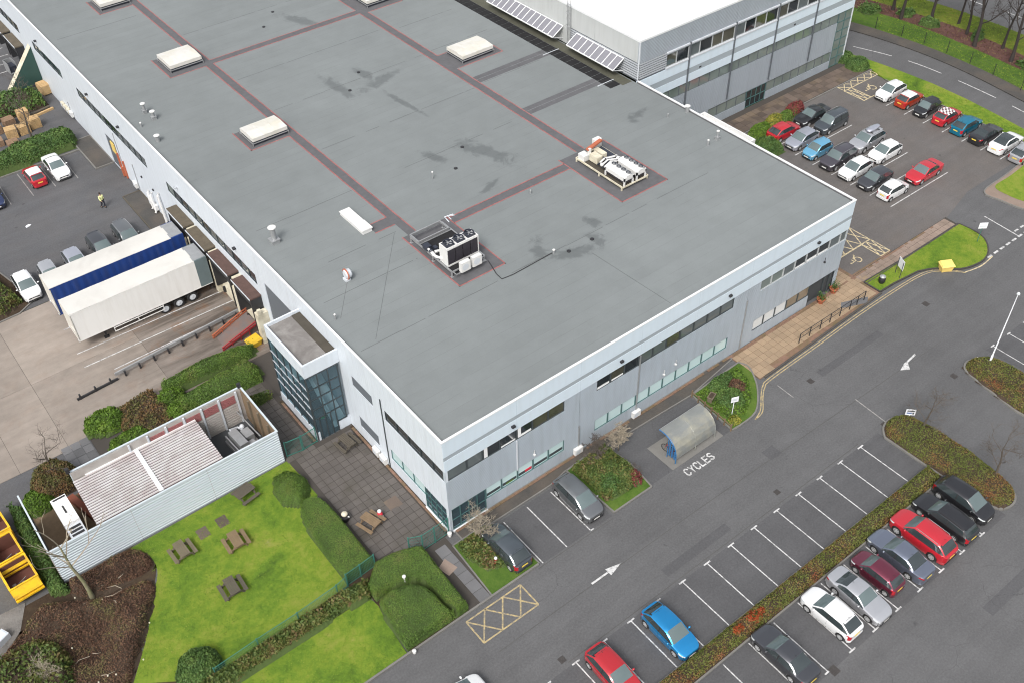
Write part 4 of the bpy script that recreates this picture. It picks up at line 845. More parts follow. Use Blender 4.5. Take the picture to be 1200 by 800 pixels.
for (x, y) in ((22.26, 46.3), (19.65, 43.7), (22.1, 28.1), (19.6, 25.65), (22.25, 64.6), (19.7, 61.9), (19.6, 10.2), (22.07, 10.2)):
    q = MB(); q.lathe((x, y, RZ), [(.17, 0), (.17, .07), (.05, .09)], 10); q.build('rain_outlet', 'black_metal', A)
q = MB(); q.tube([(13.9, 13.3, RZ + .04), (13.4, 11.6, RZ + .04), (13.35, 10.85, RZ + .04), (14.3, 10.72, RZ + .04), (18.4, 10.85, RZ + .04)], .035, 6); q.build('roof_cable', 'black_metal', A)

# ================================================================ taller block behind
B = thing('tall_office_block', 'taller white-roofed office block with grey cladding and dark window bands', 'building')
X0, X1, Y0 = 42.58, 77.15, 26.6; YE = 75
q = MB(); q.box(X0 + .3, Y0 + .3, 13.3, X1 - .3, YE, 13.75); q.build('roof_deck', 'white_roof', B)
q = MB(); q.box(X0 - .05, Y0 - .05, 13.72, X1 + .05, Y0 + .25, 13.92); q.box(X0 - .05, Y0 + .25, 13.72, X0 + .25, YE, 13.92); q.box(X1 - .25, Y0 + .25, 13.72, X1 + .05, YE, 13.92); q.build('coping', 'white_coping', B)
q = MB(); q.tube([(50, 34, 13.85), (51.5, 36, 13.85), (53, 38.5, 13.85), (57, 42.5, 13.85)], .12, 6); q.build('roof_pipe', 'trim', B)
bx = [X0, 49.68, 56.46, 63.24, 70.02, X1]
UB = [46.5, 47.95, 49.68, 51.3, 53.1, 54.65, 56.46, 58.1, 59.7, 61.4, 63.24, 64.9, 66.6, 68.3, 70.02, 71.7, 73.4, 75.1, 76.9]
for i, (a, c) in enumerate(zip(bx[:-1], bx[1:])):
    hh = [(max(a, 46.5), min(c, 76.9), 9.72, 11.12)]
    wall_y(Y0, .25, a + .01, c - .01, 11.45, 13.72, [], 'cladding_panel', 'clad_b', B)
    for z0, z1 in ((6.96, 7.86), (8.52, 9.55)): q = MB(); q.box(a + .006, Y0 - .04, z0, c - .006, Y0 + .22, z1); q.build('fascia_panel', 'fascia', B)
    wall_y(Y0, .25, a + .01, min(c, 74.6) - .01, 2.24, 5.74, [], 'cladding_panel', 'clad_b', B)
    lo = [h for h in [(53.7, 59.95, .98, 2.22), (59.95, 63.25, -.1, 2.22), (63.25, 74.55, .98, 2.22)]]
    hh = [(max(h[0], a), min(h[1], c), h[2], h[3]) for h in lo if h[1] > a + .01 and h[0] < c - .01]
    wall_y(Y0, .25, a + .01, min(c, 74.6) - .01, .02, 2.23, [h for h in hh], 'cladding_panel', 'clad_b', B)
q = MB(); q.box(X0 + .01, Y0 - .02, 7.862, X1 - .01, Y0 + .26, 8.518); q.build('fascia_recess', 'fascia_recess', B)
q = MB(); q.box(46.4, Y0 - .12, 11.28, X1, Y0 + .2, 11.44); q.box(46.4, Y0 - .1, 9.56, X1, Y0 + .2, 9.72); q.build('window_ledge', 'trim', B)
q = MB(); q.box(46.4, Y0 + .0, 11.12, X1, Y0 + .2, 11.28); q.build('window_head', 'clad_b', B)
pb = ['pane_brown', 'pane_dark', 'pane_grey', 'pane_dark', 'pane_olive', 'pane_olive', 'pane_grey', 'pane_dark', 'pane_olive', 'pane_dark']
for k, (a, c) in enumerate(zip(UB[:-1], UB[1:])): window(B, 'x', a, c, 9.72, 11.12, Y0 + .04, pb[k % len(pb)] if pb[k % len(pb)] != 'pane_brown' else 'pane_olive', 'frame_grey')
mid = np.linspace(42.7, 74.6, 22)
for a, c in zip(mid[:-1], mid[1:]): window(B, 'x', round(float(a), 2), round(float(c), 2), 5.76, 6.94, Y0 + .04, 'pane_green', 'frame_grey' if False else 'louvre_panel', fw=.025)
for g in (np.linspace(53.7, 59.9, 5), np.linspace(63.3, 74.55, 9)):
    for a, c in zip(g[:-1], g[1:]): window(B, 'x', round(float(a), 2), round(float(c), 2), .98, 2.22, Y0 + .04, 'pane_green', 'louvre_panel', fw=.025)
def gl(x0, x1, z0, z1, y, n, rows, m, fr, nm):
    b = MB()
    for k in range(n + 1): xx = x0 + (x1 - x0) * k / n; b.box(xx - .04, y, z0, xx + .04, y + .1, z1)
    for z in rows: b.box(x0 + .041, y + .005, z - .035, x1 - .041, y + .095, z + .035)
    o = b.build(nm, fr, B); g = MB(); g.add([(x0, y + .05, z0), (x1, y + .05, z0), (x1, y + .05, z1), (x0, y + .05, z1)], [(0, 1, 2, 3)]); g.build('pane', m, o)
gl(60.0, 63.2, .05, 2.2, Y0 + .02, 4, (.1, 1.15, 2.15), 'pane_dark', 'frame_teal', 'entrance_doors')
gl(74.62, 77.1, .05, 6.94, Y0 - .01, 2, (.1, 1.2, 2.3, 3.5, 4.6, 5.75, 6.9), 'pane_green', 'frame_teal', 'glass_corner')
q = MB(); q.box(77.05, Y0 - .03, .0, 77.2, Y0 + .15, 7.0); q.build('corner_post', 'trim', B)
q = MB(); q.box(X1 - .25, Y0 + .26, .0, X1, YE, 13.72); q.build('side_wall', 'clad_b_side', B); q = MB(); q.box(42.7, Y0 + .3, .0, 76.8, Y0 + .34, 13.6); q.build('inner_lining', 'interior_dark', B)
# corner louvres: dark backing colour stands in for the shadow between blades
q = MB()
for k in range(7):
    z = 9.75 + k * .25; q.box(X0 + .02, Y0 - .03, z, 46.45, Y0 + .01, z + .15)
q.build('louvre_panel', 'louvre', B); q = MB(); q.box(X0 + .03, Y0 + .011, 9.56, 46.5, Y0 + .2, 11.449); q.build('louvre_back', 'louvre_panel', B)
q = MB()
for k in range(7):
    z = 9.75 + k * .25; q.box(X0 - .03, Y0 + .11, z, X0 + .01, 36.95, z + .15)
q.build('louvre_panel', 'louvre', B); q = MB(); q.box(X0 + .011, Y0 + .21, 9.56, X0 + .2, 37, 11.49); q.build('louvre_back', 'louvre_panel', B)
jj = [Y0 + .22, 33.2, 40, 46.8, 53.6, YE]
for a, c in zip(jj[:-1], jj[1:]): q = MB(); q.box(X0, a + .012, 11.5, X0 + .25, c - .012, 13.72); q.build('cladding_panel', 'clad_b_side', B)
q = MB(); q.box(X0, 37, 9.5, X0 + .25, YE, 11.5); q.build('cladding_panel', 'clad_b_side', B)
q = MB(); q.box(X0 - .02, Y0 - .03, 9.6, X0 + .1, Y0 + .1, 13.72); q.build('corner_trim', 'trim', B)
for x in (49.68, 56.46, 63.24, 70.02): MB().box(x - .06, Y0 - .18, 2.6, x + .06, Y0 - .06, 11.55).build('facade_mast', 'louvre_panel', B)
for x in (51.6, 66.5): MB().box(x - .15, Y0 - .05, 8.05, x + .15, Y0 + .11, 8.2).build('wall_light', 'black_metal', B)
# tilted sun-shade frames over the lower roof
def shade(y0, y1, n):
    o = None; wd = (y1 - y0) / n
    f = MB(); a, c = (X0 - .12, 11.3), (X0 - 1.5, 10.45)
    f.bar((a[0], y0, a[1]), (a[0], y1, a[1]), .09, .09); f.bar((c[0], y0, c[1]), (c[0], y1, c[1]), .09, .09)
    for k in range(n + 1): f.bar((a[0] - .046, y0 + k * wd, a[1] - .028), (c[0] + .046, y0 + k * wd, c[1] + .028), .08, .07)
    for yy in (y0 + .1, y1 - .1): f.bar((c[0], yy, c[1] - .05), (X0 - .01, yy, 9.9), .06, .06)
    o = f.build('sun_shade', 'white_coping', B)
    for k in range(n):
        g = MB(); ya, yb = y0 + k * wd + .06, y0 + (k + 1) * wd - .06
        g.add([(a[0], ya, a[1] + .01), (a[0], yb, a[1] + .01), (c[0], yb, c[1] + .01), (c[0], ya, c[1] + .01)], [(0, 1, 2, 3)]); g.build('shade_panel', 'solar_cell', o)
shade(28.65, 35.8, 8); shade(38.0, 49.5, 13)
# access ladder with hoops over the roof edge
q = MB()
for dy in (-.24, .24): q.tube([(X0 - .2, 36.95 + dy, 9.6), (X0 - .2, 36.95 + dy, 14.9), (X0 + .5, 36.95 + dy, 14.95), (X0 + .9, 36.95 + dy, 14.2)], .035, 6)
for k in range(15): q.tube([(X0 - .2, 36.71, 9.85 + k * .3), (X0 - .2, 37.19, 9.85 + k * .3)], .02, 5)
for k in range(4): q.tube([(X0 - .2 - .35 * math.sin(t), 36.95 + .33 * math.cos(t), 11.8 + k * .7) for t in np.linspace(0, math.pi, 7)], .02, 5)
q.build('access_ladder', 'galv', B)
# ================================================================ plant on the roof
def chiller_a():
    t = thing('rooftop_chiller', 'white rooftop chiller with three dark top fans and two small condensers on a steel platform', 'air conditioner', (10.5, 13.5, RZ))
    f = MB()
    for x in (.05, 3.2):
        f.bar((x, 0, .5), (x, 5.8, .5), .1, .12)
        for y in (.05, 2.6, 5.7): f.box(x - .05, y - .05, 0, x + .05, y + .05, .44); f.box(x - .12, y - .12, 0, x + .12, y + .12, .03)
    for y in (.0, 1.9, 2.7, 4.5, 5.8): f.bar((.1, y, .5), (3.15, y, .5), .1, .1)
    f.build('platform', 'galv', t)
    q = MB(); q.box(.11, .06, .52, 3.14, 4.4, .545); q.build('grating', 'black_pad', t)
    q = MB(); q.box(.1, .6, .6, .16, 1.65, 2.3); q.box(3.06, .6, .6, 3.12, 1.65, 2.3); q.box(.16, .61, 2.2, 3.06, 1.64, 2.3); q.box(.16, .6, .56, 3.06, 1.65, .72); q.box(.16, .6, 2.12, 3.06, .66, 2.2)
    for k in range(1, 3): q.box(.1 + k * 1.007 - .05, .6, 2.301, .1 + k * 1.007 + .05, 1.65, 2.33)
    q.build('casing', 'white_metal', t)
    for k in range(4):
        a = .2 + k * .72; g = MB(); g.box(a, .62, .72, a + .66, .68, 2.12)
        for j in range(9): g.box(a + .03, .605, .78 + j * .15, a + .63, .62, .8 + j * .15)
        g.build('coil_panel', 'coil_dark', t)
    g = MB(); g.box(.16, 1.6, .72, 3.06, 1.64, 2.15); g.build('coil_panel', 'coil_dark', t)
    for k in range(3):
        x = .6 + k * 1.005; g = MB(); g.box(x - .4, .72, 2.301, x + .42, 1.55, 2.315); g.lathe((x, 1.13, 2.3), [(.42, .0), (.42, .2), (.38, .2), (.38, .03)], 18)
        o = g.build('fan_housing', 'fan_dark', t); b = MB(); b.lathe((x, 1.13, 2.36), [(.1, 0), (.1, .1)], 8)
        for j in range(5):
            an = j * 2 * math.pi / 5; b.add([(x + .1 * math.cos(an), 1.13 + .1 * math.sin(an), 2.4), (x + .36 * math.cos(an - .2), 1.13 + .36 * math.sin(an - .2), 2.37), (x + .36 * math.cos(an + .35), 1.13 + .36 * math.sin(an + .35), 2.45)], [(0, 1, 2)])
        b.build('fan_blade', 'galv', o)
    for x in (.55, 1.65):
        c = MB(); c.box(x, -.62, .52, x + .85, -.27, 1.4); o = c.build('condenser', 'white_metal', t)
        c = MB(); c.lathe((x + .38, -.63, .95), [(.3, 0), (.3, .02), (.26, .02), (.1, .012), (.02, .012)], 16, 0, 'y'); c.build('fan_grille', 'trim', o)
    f = MB(); f.bar((.1, -.45, .48), (3.0, -.45, .48), .06, .06); f.bar((.15, -.45, .48), (.15, 0, .48), .06, .06); f.bar((2.9, -.45, .48), (2.9, 0, .48), .06, .06); f.build('bracket', 'galv', t)
    p = MB()
    for k, (y, z) in enumerate(((2.0, .75), (2.35, .7))): p.tube([(.1, 1.3, z + .3), (-.05, y, z + .1), (.15, y + .8, z), (.1, 3.6, z)], .1, 8)
    p.tube([(.9, 1.8, .75), (.9, 2.5, .75), (.3, 2.7, .75)], .12, 8); p.build('lagged_pipe', 'white_metal', t)
    p = MB(); p.box(-.05, 3.3, .55, .45, 3.9, .95); p.box(.5, 2.9, .55, .8, 3.3, .85); p.ball((.1, 2.9, .8), .17, .17, .17); p.build('pump', 'fan_dark', t)
    f = MB(); z = .72
    for a, c in (((0, 4.55), (3.0, 4.55)), ((0, 5.75), (3.0, 5.75)), ((0.04, 4.6), (0.04, 5.7)), ((2.96, 4.6), (2.96, 5.7))): f.bar((*a, z), (*c, z), .1, .18)
    f.build('old_frame', 'galv', t)
    return t
chiller_a()
def chiller_b():
    t = thing('rooftop_condenser', 'long low rooftop unit with two white fan troughs, pipework and an orange beam', 'air conditioner', (28.5, 13.6, RZ))
    f = MB(); f.box(.1, .1, .3, 2.95, 6.0, .36, 0)
    f.build('deck', 'dirty_roof_dark', t)
    f = MB(); f.bar((.04, 0, .34), (.04, 6.1, .34), .09, .14); f.bar((3.0, 0, .34), (3.0, 6.1, .34), .09, .14); f.bar((.09, .0, .34), (2.95, .0, .34), .09, .12); f.bar((.09, 6.1, .34), (2.95, 6.1, .34), .09, .12)
    for x in (.04, 3.0):
        for y in (.1, 3, 6): f.box(x - .06, y - .06, 0, x + .06, y + .06, .27)
    f.build('platform', 'cream_metal', t)
    for x0 in (.2, 1.65):
        x1 = x0 + 1.1; c = MB(); prof = []
        for k in range(9): u = k / 8; prof.append((x0 + (x1 - x0) * u, .95 + .42 * math.sin(math.pi * (.15 + .7 * u))))
        for (a, za), (b_, zb) in zip(prof[:-1], prof[1:]): c.add([(a, 0, za), (b_, 0, zb), (b_, 2.5, zb), (a, 2.5, za)], [(0, 1, 2, 3)])
        c.add([(p[0], 0, p[1]) for p in prof] + [(x1, 0, .95), (x0, 0, .95)], [tuple(range(11))]); c.add([(p[0], 2.5, p[1]) for p in prof] + [(x1, 2.5, .9), (x0, 2.5, .9)], [tuple(range(11))[::-1]])
        for (lx, ly) in ((x0 + .06, .06), (x1 - .06, .06), (x0 + .06, 2.44), (x1 - .06, 2.44)): c.bar((lx, ly, .36), (lx, ly, 1.15), .12, .12)
        c.box(x0 + .02, .0, .88, x1 - .02, .05, .96); c.box(x0, 0, .85, x0 + .05, 2.5, 1.2); c.box(x1 - .05, 0, .85, x1, 2.5, 1.2)
        o = c.build('condenser_trough', 'white_metal', t); c = MB(); xm = (x0 + x1) / 2 + .18; c.box(xm - .24, .05, 1.3, xm + .22, 2.45, 1.352); c.build('fan_tray', 'galv', o)
        for k in range(4):
            y = .35 + k * .6; g = MB(); g.lathe(((x0 + x1) / 2 + .18, y, 1.36), [(.2, -.05), (.2, .07), (.16, .07), (.16, -.02)], 12); g.build('fan', 'fan_dark', o)
        g = MB(); g.box(x0 + .08, .1, .6, x1 - .08, 2.4, .9); g.build('coil_panel', 'coil_dark', o)
    p = MB()
    for k in range(3): y = 2.75 + k * .4; p.tube([(.4 + .1 * k, y, .9), (1.2, y + .1, 1.1 - .05 * k), (2.2, y - .1, .8 + .06 * k), (2.7, y + .15, .7)], .09, 7)
    for x, y in ((.5, 3.2), (2.3, 3.1)): p.ball((x, y, .9), .17, .17, .17)
    p.build('lagged_pipe', 'white_metal', t); p = MB()
    for k in range(4): y = 2.62 + k * .33; p.tube([(.3, y, .75), (.9 + .3 * k, y + .12, .98), (2.6, y - .05, .66)], .05, 6)
    p.tube([(1.2, 2.6, 1.0), (1.25, 4.6, 1.05), (2.3, 5.2, .9)], .06, 6); p.build('bare_pipe', 'fan_dark', t)
    p = MB(); p.box(1.2, 2.7, .37, 2.0, 3.6, .85); p.box(.75, 3.9, .37, 1.0, 5.0, .7); p.box(1.8, 4.0, .37, 2.8, 5.8, .6); p.build('compressor', 'fan_dark', t)
    p = MB(); p.box(.55, 3.9, .5, 1.2, 4.9, 1.15); p.box(1.3, 4.0, .5, 1.8, 5.2, 1.2); p.build('tank', 'cream_metal', t)
    p = MB(); p.box(.1, 5.1, .37, .8, 5.9, .9); p.box(.55, 4.9, .9, .75, 5.1, 1.6); p.box(2.0, 5.7, .8, 2.7, 6.2, 1.5); p.build('control_box', 'white_metal', t)
    p = MB(); p.bar((.5, 5.15, 1.45), (2.5, 5.6, 1.45), .35, .16); p.build('beam', 'orange_red', t)
    return t
chiller_b()
q = MB()
for k in range(2): q.tube([(14.5 + k * .35, 19.5 + k * .2, RZ + .03), (14.6 + k * .3, 20.3, RZ + .03), (15.4, 20.2 - k * .2, RZ + .03)], .05, 6)
tag(q.build('pipe_offcut', 'trim'), 'short grey pipe offcuts lying loose on the roof behind the three-fan chiller', 'pipe')

# ================================================================ wall-mounted condensers at ground level
def ac_unit(x, y, z, rz, label, grp='condensers fixed low on the walls', sz=(.78, .3, .55), m='white_metal'):
    t = thing('condenser_unit', label, 'air conditioner', (x, y, z), rz, grp); sx, sy, s_z = sz
    q = MB(); q.box(-sx / 2, -sy, 0, sx / 2, -.02, s_z); q.box(-sx / 2 - .01, -sy - .01, s_z, sx / 2 + .01, -.01, s_z + .03); q.build('casing', m, t)
    q = MB(); q.lathe((-.1, -sy - .001, s_z / 2), [(.24, 0), (.24, -.02), (.2, -.02), (.06, -.012), (.02, -.012)], 14, 0, 'y'); q.build('fan_grille', 'trim', t)
    q = MB(); q.box(-.3, -sy, -.06, -.26, 0, -.0); q.box(.26, -sy, -.06, .3, 0, -.0); q.build('bracket', 'galv', t)
ac_unit(11.9, -.02, .2, 0, 'white condenser box on the grey front wall left of the shrub island'); ac_unit(17.95, -.02, .2, 0, 'white condenser box on the grey front wall above the cycle shelter')
ac_unit(-.02, 9.55, .15, R(-90), 'upper of two cream condensers on the white end wall beside the patio'); ac_unit(-.02, 8.55, .15, R(-90), 'lower of two cream condensers on the white end wall beside the drainpipe')
for i, (y, lb) in enumerate(((77.2, 'farthest cream wall condenser of the row above the dark hedge'), (76.3, 'second cream wall condenser of the row above the dark hedge'), (75.4, 'third cream wall condenser of the row above the dark hedge'), (74.5, 'nearest wall condenser of the row above the dark hedge'), (56.0, 'pair of white condensers on the wall by the raised walkway'), (51.9, 'white condenser box among the white wall ducts'), (50.9, 'white condenser box between the wall ducts and first dock'))):
    ac_unit(-.02, y, .4, R(-90), lb, m='white_metal' if i > 2 else 'cream_metal')

# ================================================================ trailers at the docks
def wheel_pair(b_t, b_r, x, y, sgn, r=.5, w=.34):
    b_t.lathe((x, y, r), [(r * .62, -w / 2), (r * .94, -w / 2), (r, -w * .3), (r, w * .3), (r * .94, w / 2), (r * .62, w / 2)], 18, 0, 'y', False)
    b_r.lathe((x, y + sgn * w * .42, r), [(r * .62, 0), (r * .5, -.08 * sgn), (r * .25, -.06 * sgn), (r * .2, .03 * sgn), (.01, .04 * sgn)], 14, 0, 'y')
def trailer(name, label, x0, x1, y0, y1, zt, body, roof, panel):
    t = thing(name, label, 'trailer', ((x0 + x1) / 2, (y0 + y1) / 2, 0), 0, 'lorry trailers backed onto the docks')
    L, W = x1 - x0, y1 - y0; hx, hy = L / 2, W / 2
    q = MB(); q.box(-hx + .06, -hy, 1.22, hx - 1.15, -hy + .05, zt - .1); q.box(-hx + .06, hy - .05, 1.22, hx - 1.15, hy, zt - .1); q.build('side_curtain', body, t)
    for k in range(int(L / 1.3)):
        if body == 'trailer_white': continue
        x = -hx + .5 + k * 1.3; s = MB(); s.box(x - .03, -hy - .012, 1.1, x + .03, -hy - .001, zt - .12); s.build('strap', body, t)
    q = MB(); q.box(-hx, -hy - .01, 1.12, hx, hy + .01, 1.22); q.box(-hx, -hy - .015, zt - .16, hx - 1.15, -hy - .001, zt - .05); q.box(-hx, hy + .001, zt - .16, hx - 1.15, hy + .015, zt - .05); q.build('side_rail', 'trailer_white' if body == 'trailer_white' else 'blue_curtain', t)
    q = MB(); q.box(-hx, -hy + .05, 1.22, -hx + .06, hy - .05, zt - .06); q.box(-hx - .02, -hy, 1.22, -hx + .1, -hy + .06, zt); q.box(-hx - .02, hy - .06, 1.22, -hx + .1, hy, zt); q.box(-hx - .04, -hy + .1, 1.7, -hx, -hy + .9, 2.3); q.build('headboard', 'trailer_front', t)
    q = MB(); n = 12; vs = []
    for i in range(n + 1):
        x = -hx + (L - 1.1) * i / n
        for y, dz in ((-hy, -.03), (-hy * .5, .01), (0, .03), (hy * .5, .01), (hy, -.03)): vs.append((x, y, zt + dz + .012 * math.sin(i * 2.1 + y)))
    q.add(vs, [(i * 5 + j, (i + 1) * 5 + j, (i + 1) * 5 + j + 1, i * 5 + j + 1) for i in range(n) for j in range(4)]); q.box(-hx + .02, -hy + .06, zt - .14, hx - 1.15, hy - .06, zt - .06); q.build('roof_sheet', roof, t, True)
    q = MB(); q.box(hx - 1.14, -hy - .012, 1.2, hx, hy + .012, zt - .02); q.build('rear_frame', panel, t)
    q = MB(); q.box(hx - 1.2, -hy + .1, zt - .02, hx - .02, hy - .1, zt + .01); q.build('rear_roof', 'galv', t)
    q = MB(); q.box(-hx + .8, -.45, .85, hx - .3, -.35, 1.12); q.box(-hx + .8, .35, .85, hx - .3, .45, 1.12); q.box(hx - .25, -hy + .1, .45, hx - .15, hy - .1, .6); q.build('chassis', 'plastic_black', t)
    for s in (-1, 1):
        q = MB(); q.box(-hx + 3.0, s * hy - .03, .55, -hx + 7.6, s * hy + .0, .63); q.box(-hx + 3.0, s * hy - .03, .95, -hx + 7.6, s * hy + .0, 1.03)
        for x in (3.0, 5.2, 7.55): q.box(-hx + x, s * hy - .032, .55, -hx + x + .06, s * hy - .002, 1.12)
        q.build('side_guard', 'trailer_white' if s < 0 else 'galv', t)
        q = MB(); q.box(-hx + 2.2, s * .75 - .08, .1, -hx + 2.36, s * .75 + .08, 1.12); q.box(-hx + 2.08, s * .75 - .16, 0, -hx + 2.48, s * .75 + .16, .1); q.build('landing_leg', 'plastic_black', t)
        for x in (hx - 4.75, hx - 3.45, hx - 2.15):
            a, b = MB(), MB(); wheel_pair(a, b, 0, 0, s); o = a.build('wheel', 'rubber', t, True, 40, loc=(x, s * (hy - .22), 0)); b.build('rim', 'trim', o, True, 40)
            g = MB(); g.tube([(x + .62 * math.cos(v), s * (hy - .2), .5 + .62 * math.sin(v)) for v in np.linspace(.3, math.pi - .3, 7)], .035, 5); g.build('mudguard', 'plastic_black', t)
    q = MB(); q.box(-hx - .05, -hy + .05, 1.1, -hx, -hy + .2, 1.25); q.box(-hx - .05, hy - .2, 1.1, -hx, hy - .05, 1.25); q.build('marker_lamp', 'lamp_clear', t)
    return t
trailer('lorry_trailer', 'white-sided lorry trailer with dark rear panel parked at the dock', -13.62, -1.15, 35.55, 38.1, 4.15, 'trailer_white', 'trailer_roof', 'trailer_grey')
trailer('lorry_trailer', 'blue curtain-sided lorry trailer with pale roof parked beside the white one', -13.72, -1.3, 40.05, 42.55, 4.15, 'blue_curtain', 'trailer_roof', 'blue_curtain')
# guard rail between bays
t = thing('guard_rail', 'long grey steel guard rail on short posts beside the lorry bays', 'barrier', (-16.2, 30.32, 0))
n = 12
for k in range(n): 
    q = MB(); x = .3 + k * 1.33; q.box(x - .07, x * .062 - .28, 0, x + .07, x * .062 - .08, .5); q.build('post', 'black_metal', t)
q = MB(); q.bar((0, -.2, .12), (3.6, .03, .12), .14, .2); q.build('kerb_rail', 'black_metal', t)
q = MB(); q.bar((3.5, .2, .5), (15.7, 1.0, .5), .09, .3); q.bar((3.5, .3, .58), (15.7, 1.1, .58), .05, .08); q.build('rail_beam', 'galv', t)
# dock ramp with red rails
t = thing('dock_ramp', 'steel dock ramp with red side rails leading up to the end loading door', 'ramp', (0, 29, 0), 0)
q = MB(); q.add([(-3.9, -1.0, .02), (-3.9, .75, .02), (-.6, 1.2, .9), (-.6, -.7, .9), (-3.9, -1, -.02), (-3.9, .75, -.02), (-.6, 1.2, 0), (-.6, -.7, 0)], [(3, 2, 1, 0), (0, 4, 7, 3), (1, 2, 6, 5), (2, 3, 7, 6)]); q.build('ramp_plate', 'ramp_plate', t)
for ya, yb, m in ((-1.1, -.85, 'red_rail'), (.85, 1.3, 'rust_rail')):
    q = MB(); q.bar((-4.2, ya, .35), (-.5, yb, 1.25), .1, .1); q.bar((-4.2, ya, .1), (-.5, yb, .95), .08, .16)
    for k in range(5): u = k / 4; x = -4.1 + 3.5 * u; y = ya + (yb - ya) * u; q.box(x - .04, y - .04, 0, x + .04, y + .04, .36 + .87 * u)
    q.build('side_rail', m, t)
def grit_bin(x, y, rz, label, m):
    t = thing('grit_bin', label, 'grit bin', (x, y, 0), rz)
    q = MB(); q.add([(-.5, -.3, .02), (.5, -.3, .02), (.5, .3, .02), (-.5, .3, .02), (-.6, -.38, .62), (.6, -.38, .62), (.6, .38, .72), (-.6, .38, .72)], [(3, 2, 1, 0), (0, 1, 5, 4), (1, 2, 6, 5), (2, 3, 7, 6), (3, 0, 4, 7)]); q.build('bin_body', m, t)
    q = MB(); q.add([(-.66, -.45, .62), (.66, -.45, .62), (.66, .42, .74), (-.66, .42, .74), (-.55, -.3, .8), (.55, -.3, .8), (.55, .34, .92), (-.55, .34, .92)], [(3, 2, 1, 0), (4, 5, 6, 7), (0, 1, 5, 4), (1, 2, 6, 5), (2, 3, 7, 6), (3, 0, 4, 7)]); q.build('bin_lid', m, t)
grit_bin(-1.75, 26.75, R(10), 'bright yellow grit bin by the corner of the stair tower', 'yellow_plastic'); grit_bin(52.5, -4.75, R(-28), 'pale yellow grit bin on the kerb of the grass island', 'yellow_pale')

# ================================================================ open-topped store in the garden
cx0, cx1, cy0, cy1, ch = -23.3, -6.05, 13.5, 19.5, 3.5
t = thing('sheet_metal_compound', 'open-topped store of pale corrugated sheet walls with a lower ribbed roof', 'compound', (0, 0, 0))
def corrug(p0, p1, z0, z1, pitch, depth, name, m, par, nrm):
    q = MB(); n = int((z1 - z0) / (pitch / 2)); d = Vector((p1[0] - p0[0], p1[1] - p0[1])); vs = []
    for i in range(n + 1):
        z = z0 + (z1 - z0) * i / n; o = (depth if i % 2 else 0); zz = z + (pitch * .16 if i % 2 else -pitch * .16)
        vs += [(p0[0] + nrm[0] * o, p0[1] + nrm[1] * o, zz), (p1[0] + nrm[0] * o, p1[1] + nrm[1] * o, zz)]
    q.add(vs, [(2 * i, 2 * i + 1, 2 * i + 3, 2 * i + 2) for i in range(n)]); return q.build(name, m, par)
k = 0
for a, c in ((cx0, -17.55), (-17.53, -11.8), (-11.78, cx1)): corrug((a, cy0), (c, cy0), .05, ch - .04, .24, .05, 'wall_sheet', 'sheet_wall', t, (0, -1))
corrug((cx1, cy0), (cx1, cy1), .05, ch - .04, .24, .05, 'wall_sheet', 'sheet_wall', t, (1, 0)); corrug((-19.7, cy1), (cx1, cy1), .05, ch - .04, .24, .05, 'wall_sheet', 'sheet_wall', t, (0, 1))
corrug((cx0, cy0), (cx0, cy1), .05, ch - .04, .24, .05, 'wall_sheet', 'sheet_back', t, (-1, 0))
for y, a, c in ((cy0 + .14, cx0 + .1, cx1 - .1), (cy1 - .12, -19.65, cx1 - .1)): q = MB(); q.box(a, y - .02, .05, c, y + .02, ch - .05); q.build('inner_sheet', 'sheet_back', t)
q = MB(); q.box(cx1 - .14, cy0 + .17, .05, cx1 - .1, cy1 - .15, ch - .05); q.build('inner_sheet', 'timber_brown', t)
q = MB(); q.box(cx0 - .05, cy0 - .06, ch - .04, cx1 + .06, cy0 + .08, ch + .03); q.box(cx1 - .08, cy0 + .08, ch - .04, cx1 + .06, cy1 - .08, ch + .03); q.box(-19.75, cy1 - .08, ch - .04, cx1 + .06, cy1 + .06, ch + .03); q.box(cx0 - .06, cy0 + .08, ch - .04, cx0 + .05, cy1 + .2, ch + .03); q.build('wall_cap', 'sheet_wall', t)
for i in range(7):    # posts and red sheets on the inside of the back wall
    x = -6.6 - i * 1.45; q = MB(); q.box(x - .07, cy1 - .25, .05, x + .07, cy1 - .141, ch - .1); q.build('post', 'trim', t)
    if i < 5:
        for j in range(5): q = MB(); q.box(x - 1.3, cy1 - .19, 2.3 + j * .17, x - .15, cy1 - .142, 2.41 + j * .17); q.build('slat', 'red_panel', t)
    for j in range(8): q = MB(); q.box(x - 1.37, cy1 - .18, .3 + j * .24, x - .1, cy1 - .142, .45 + j * .24); q.build('slat', 'sheet_back', t)
for y in (14.6, 16.2, 17.8): q = MB(); q.box(cx1 - .3, y - .07, .05, cx1 - .141, y + .07, ch - .1); q.build('post', 'timber', t)
# ribbed roof: every trough is real
q = MB(); n = 76; vs = []; fs = []
def rf(u, v, dz):   # u along X 0..1, v across 0 front..1 back
    xf, xb = -19.85 + 9.5 * u, -19.75 + 9.6 * u; x = xf + (xb - xf) * v; y = cy0 + .18 + (19.05 - cy0) * v; return (x, y, 3.4 - .75 * v + dz)
N = 19
for i in range(N):    # sheets run along X, ribs stand along X
    v0, v1 = i / N, (i + 1) / N
    for (va, da, vb, db, mm) in ((v0, 0, v0 + .45 / N, 0, 1), (v0 + .45 / N, 0, v0 + .52 / N, .09, 0), (v0 + .52 / N, .09, v0 + .92 / N, .09, 0), (v0 + .92 / N, .09, v1, 0, 1)):
        q.add([rf(0, va, da), rf(1, va, da), rf(1, vb, db), rf(0, vb, db)], [(0, 1, 2, 3)], mm)
q.build('roof_sheet', ['sheet_roof', 'sheet_trough'], t)
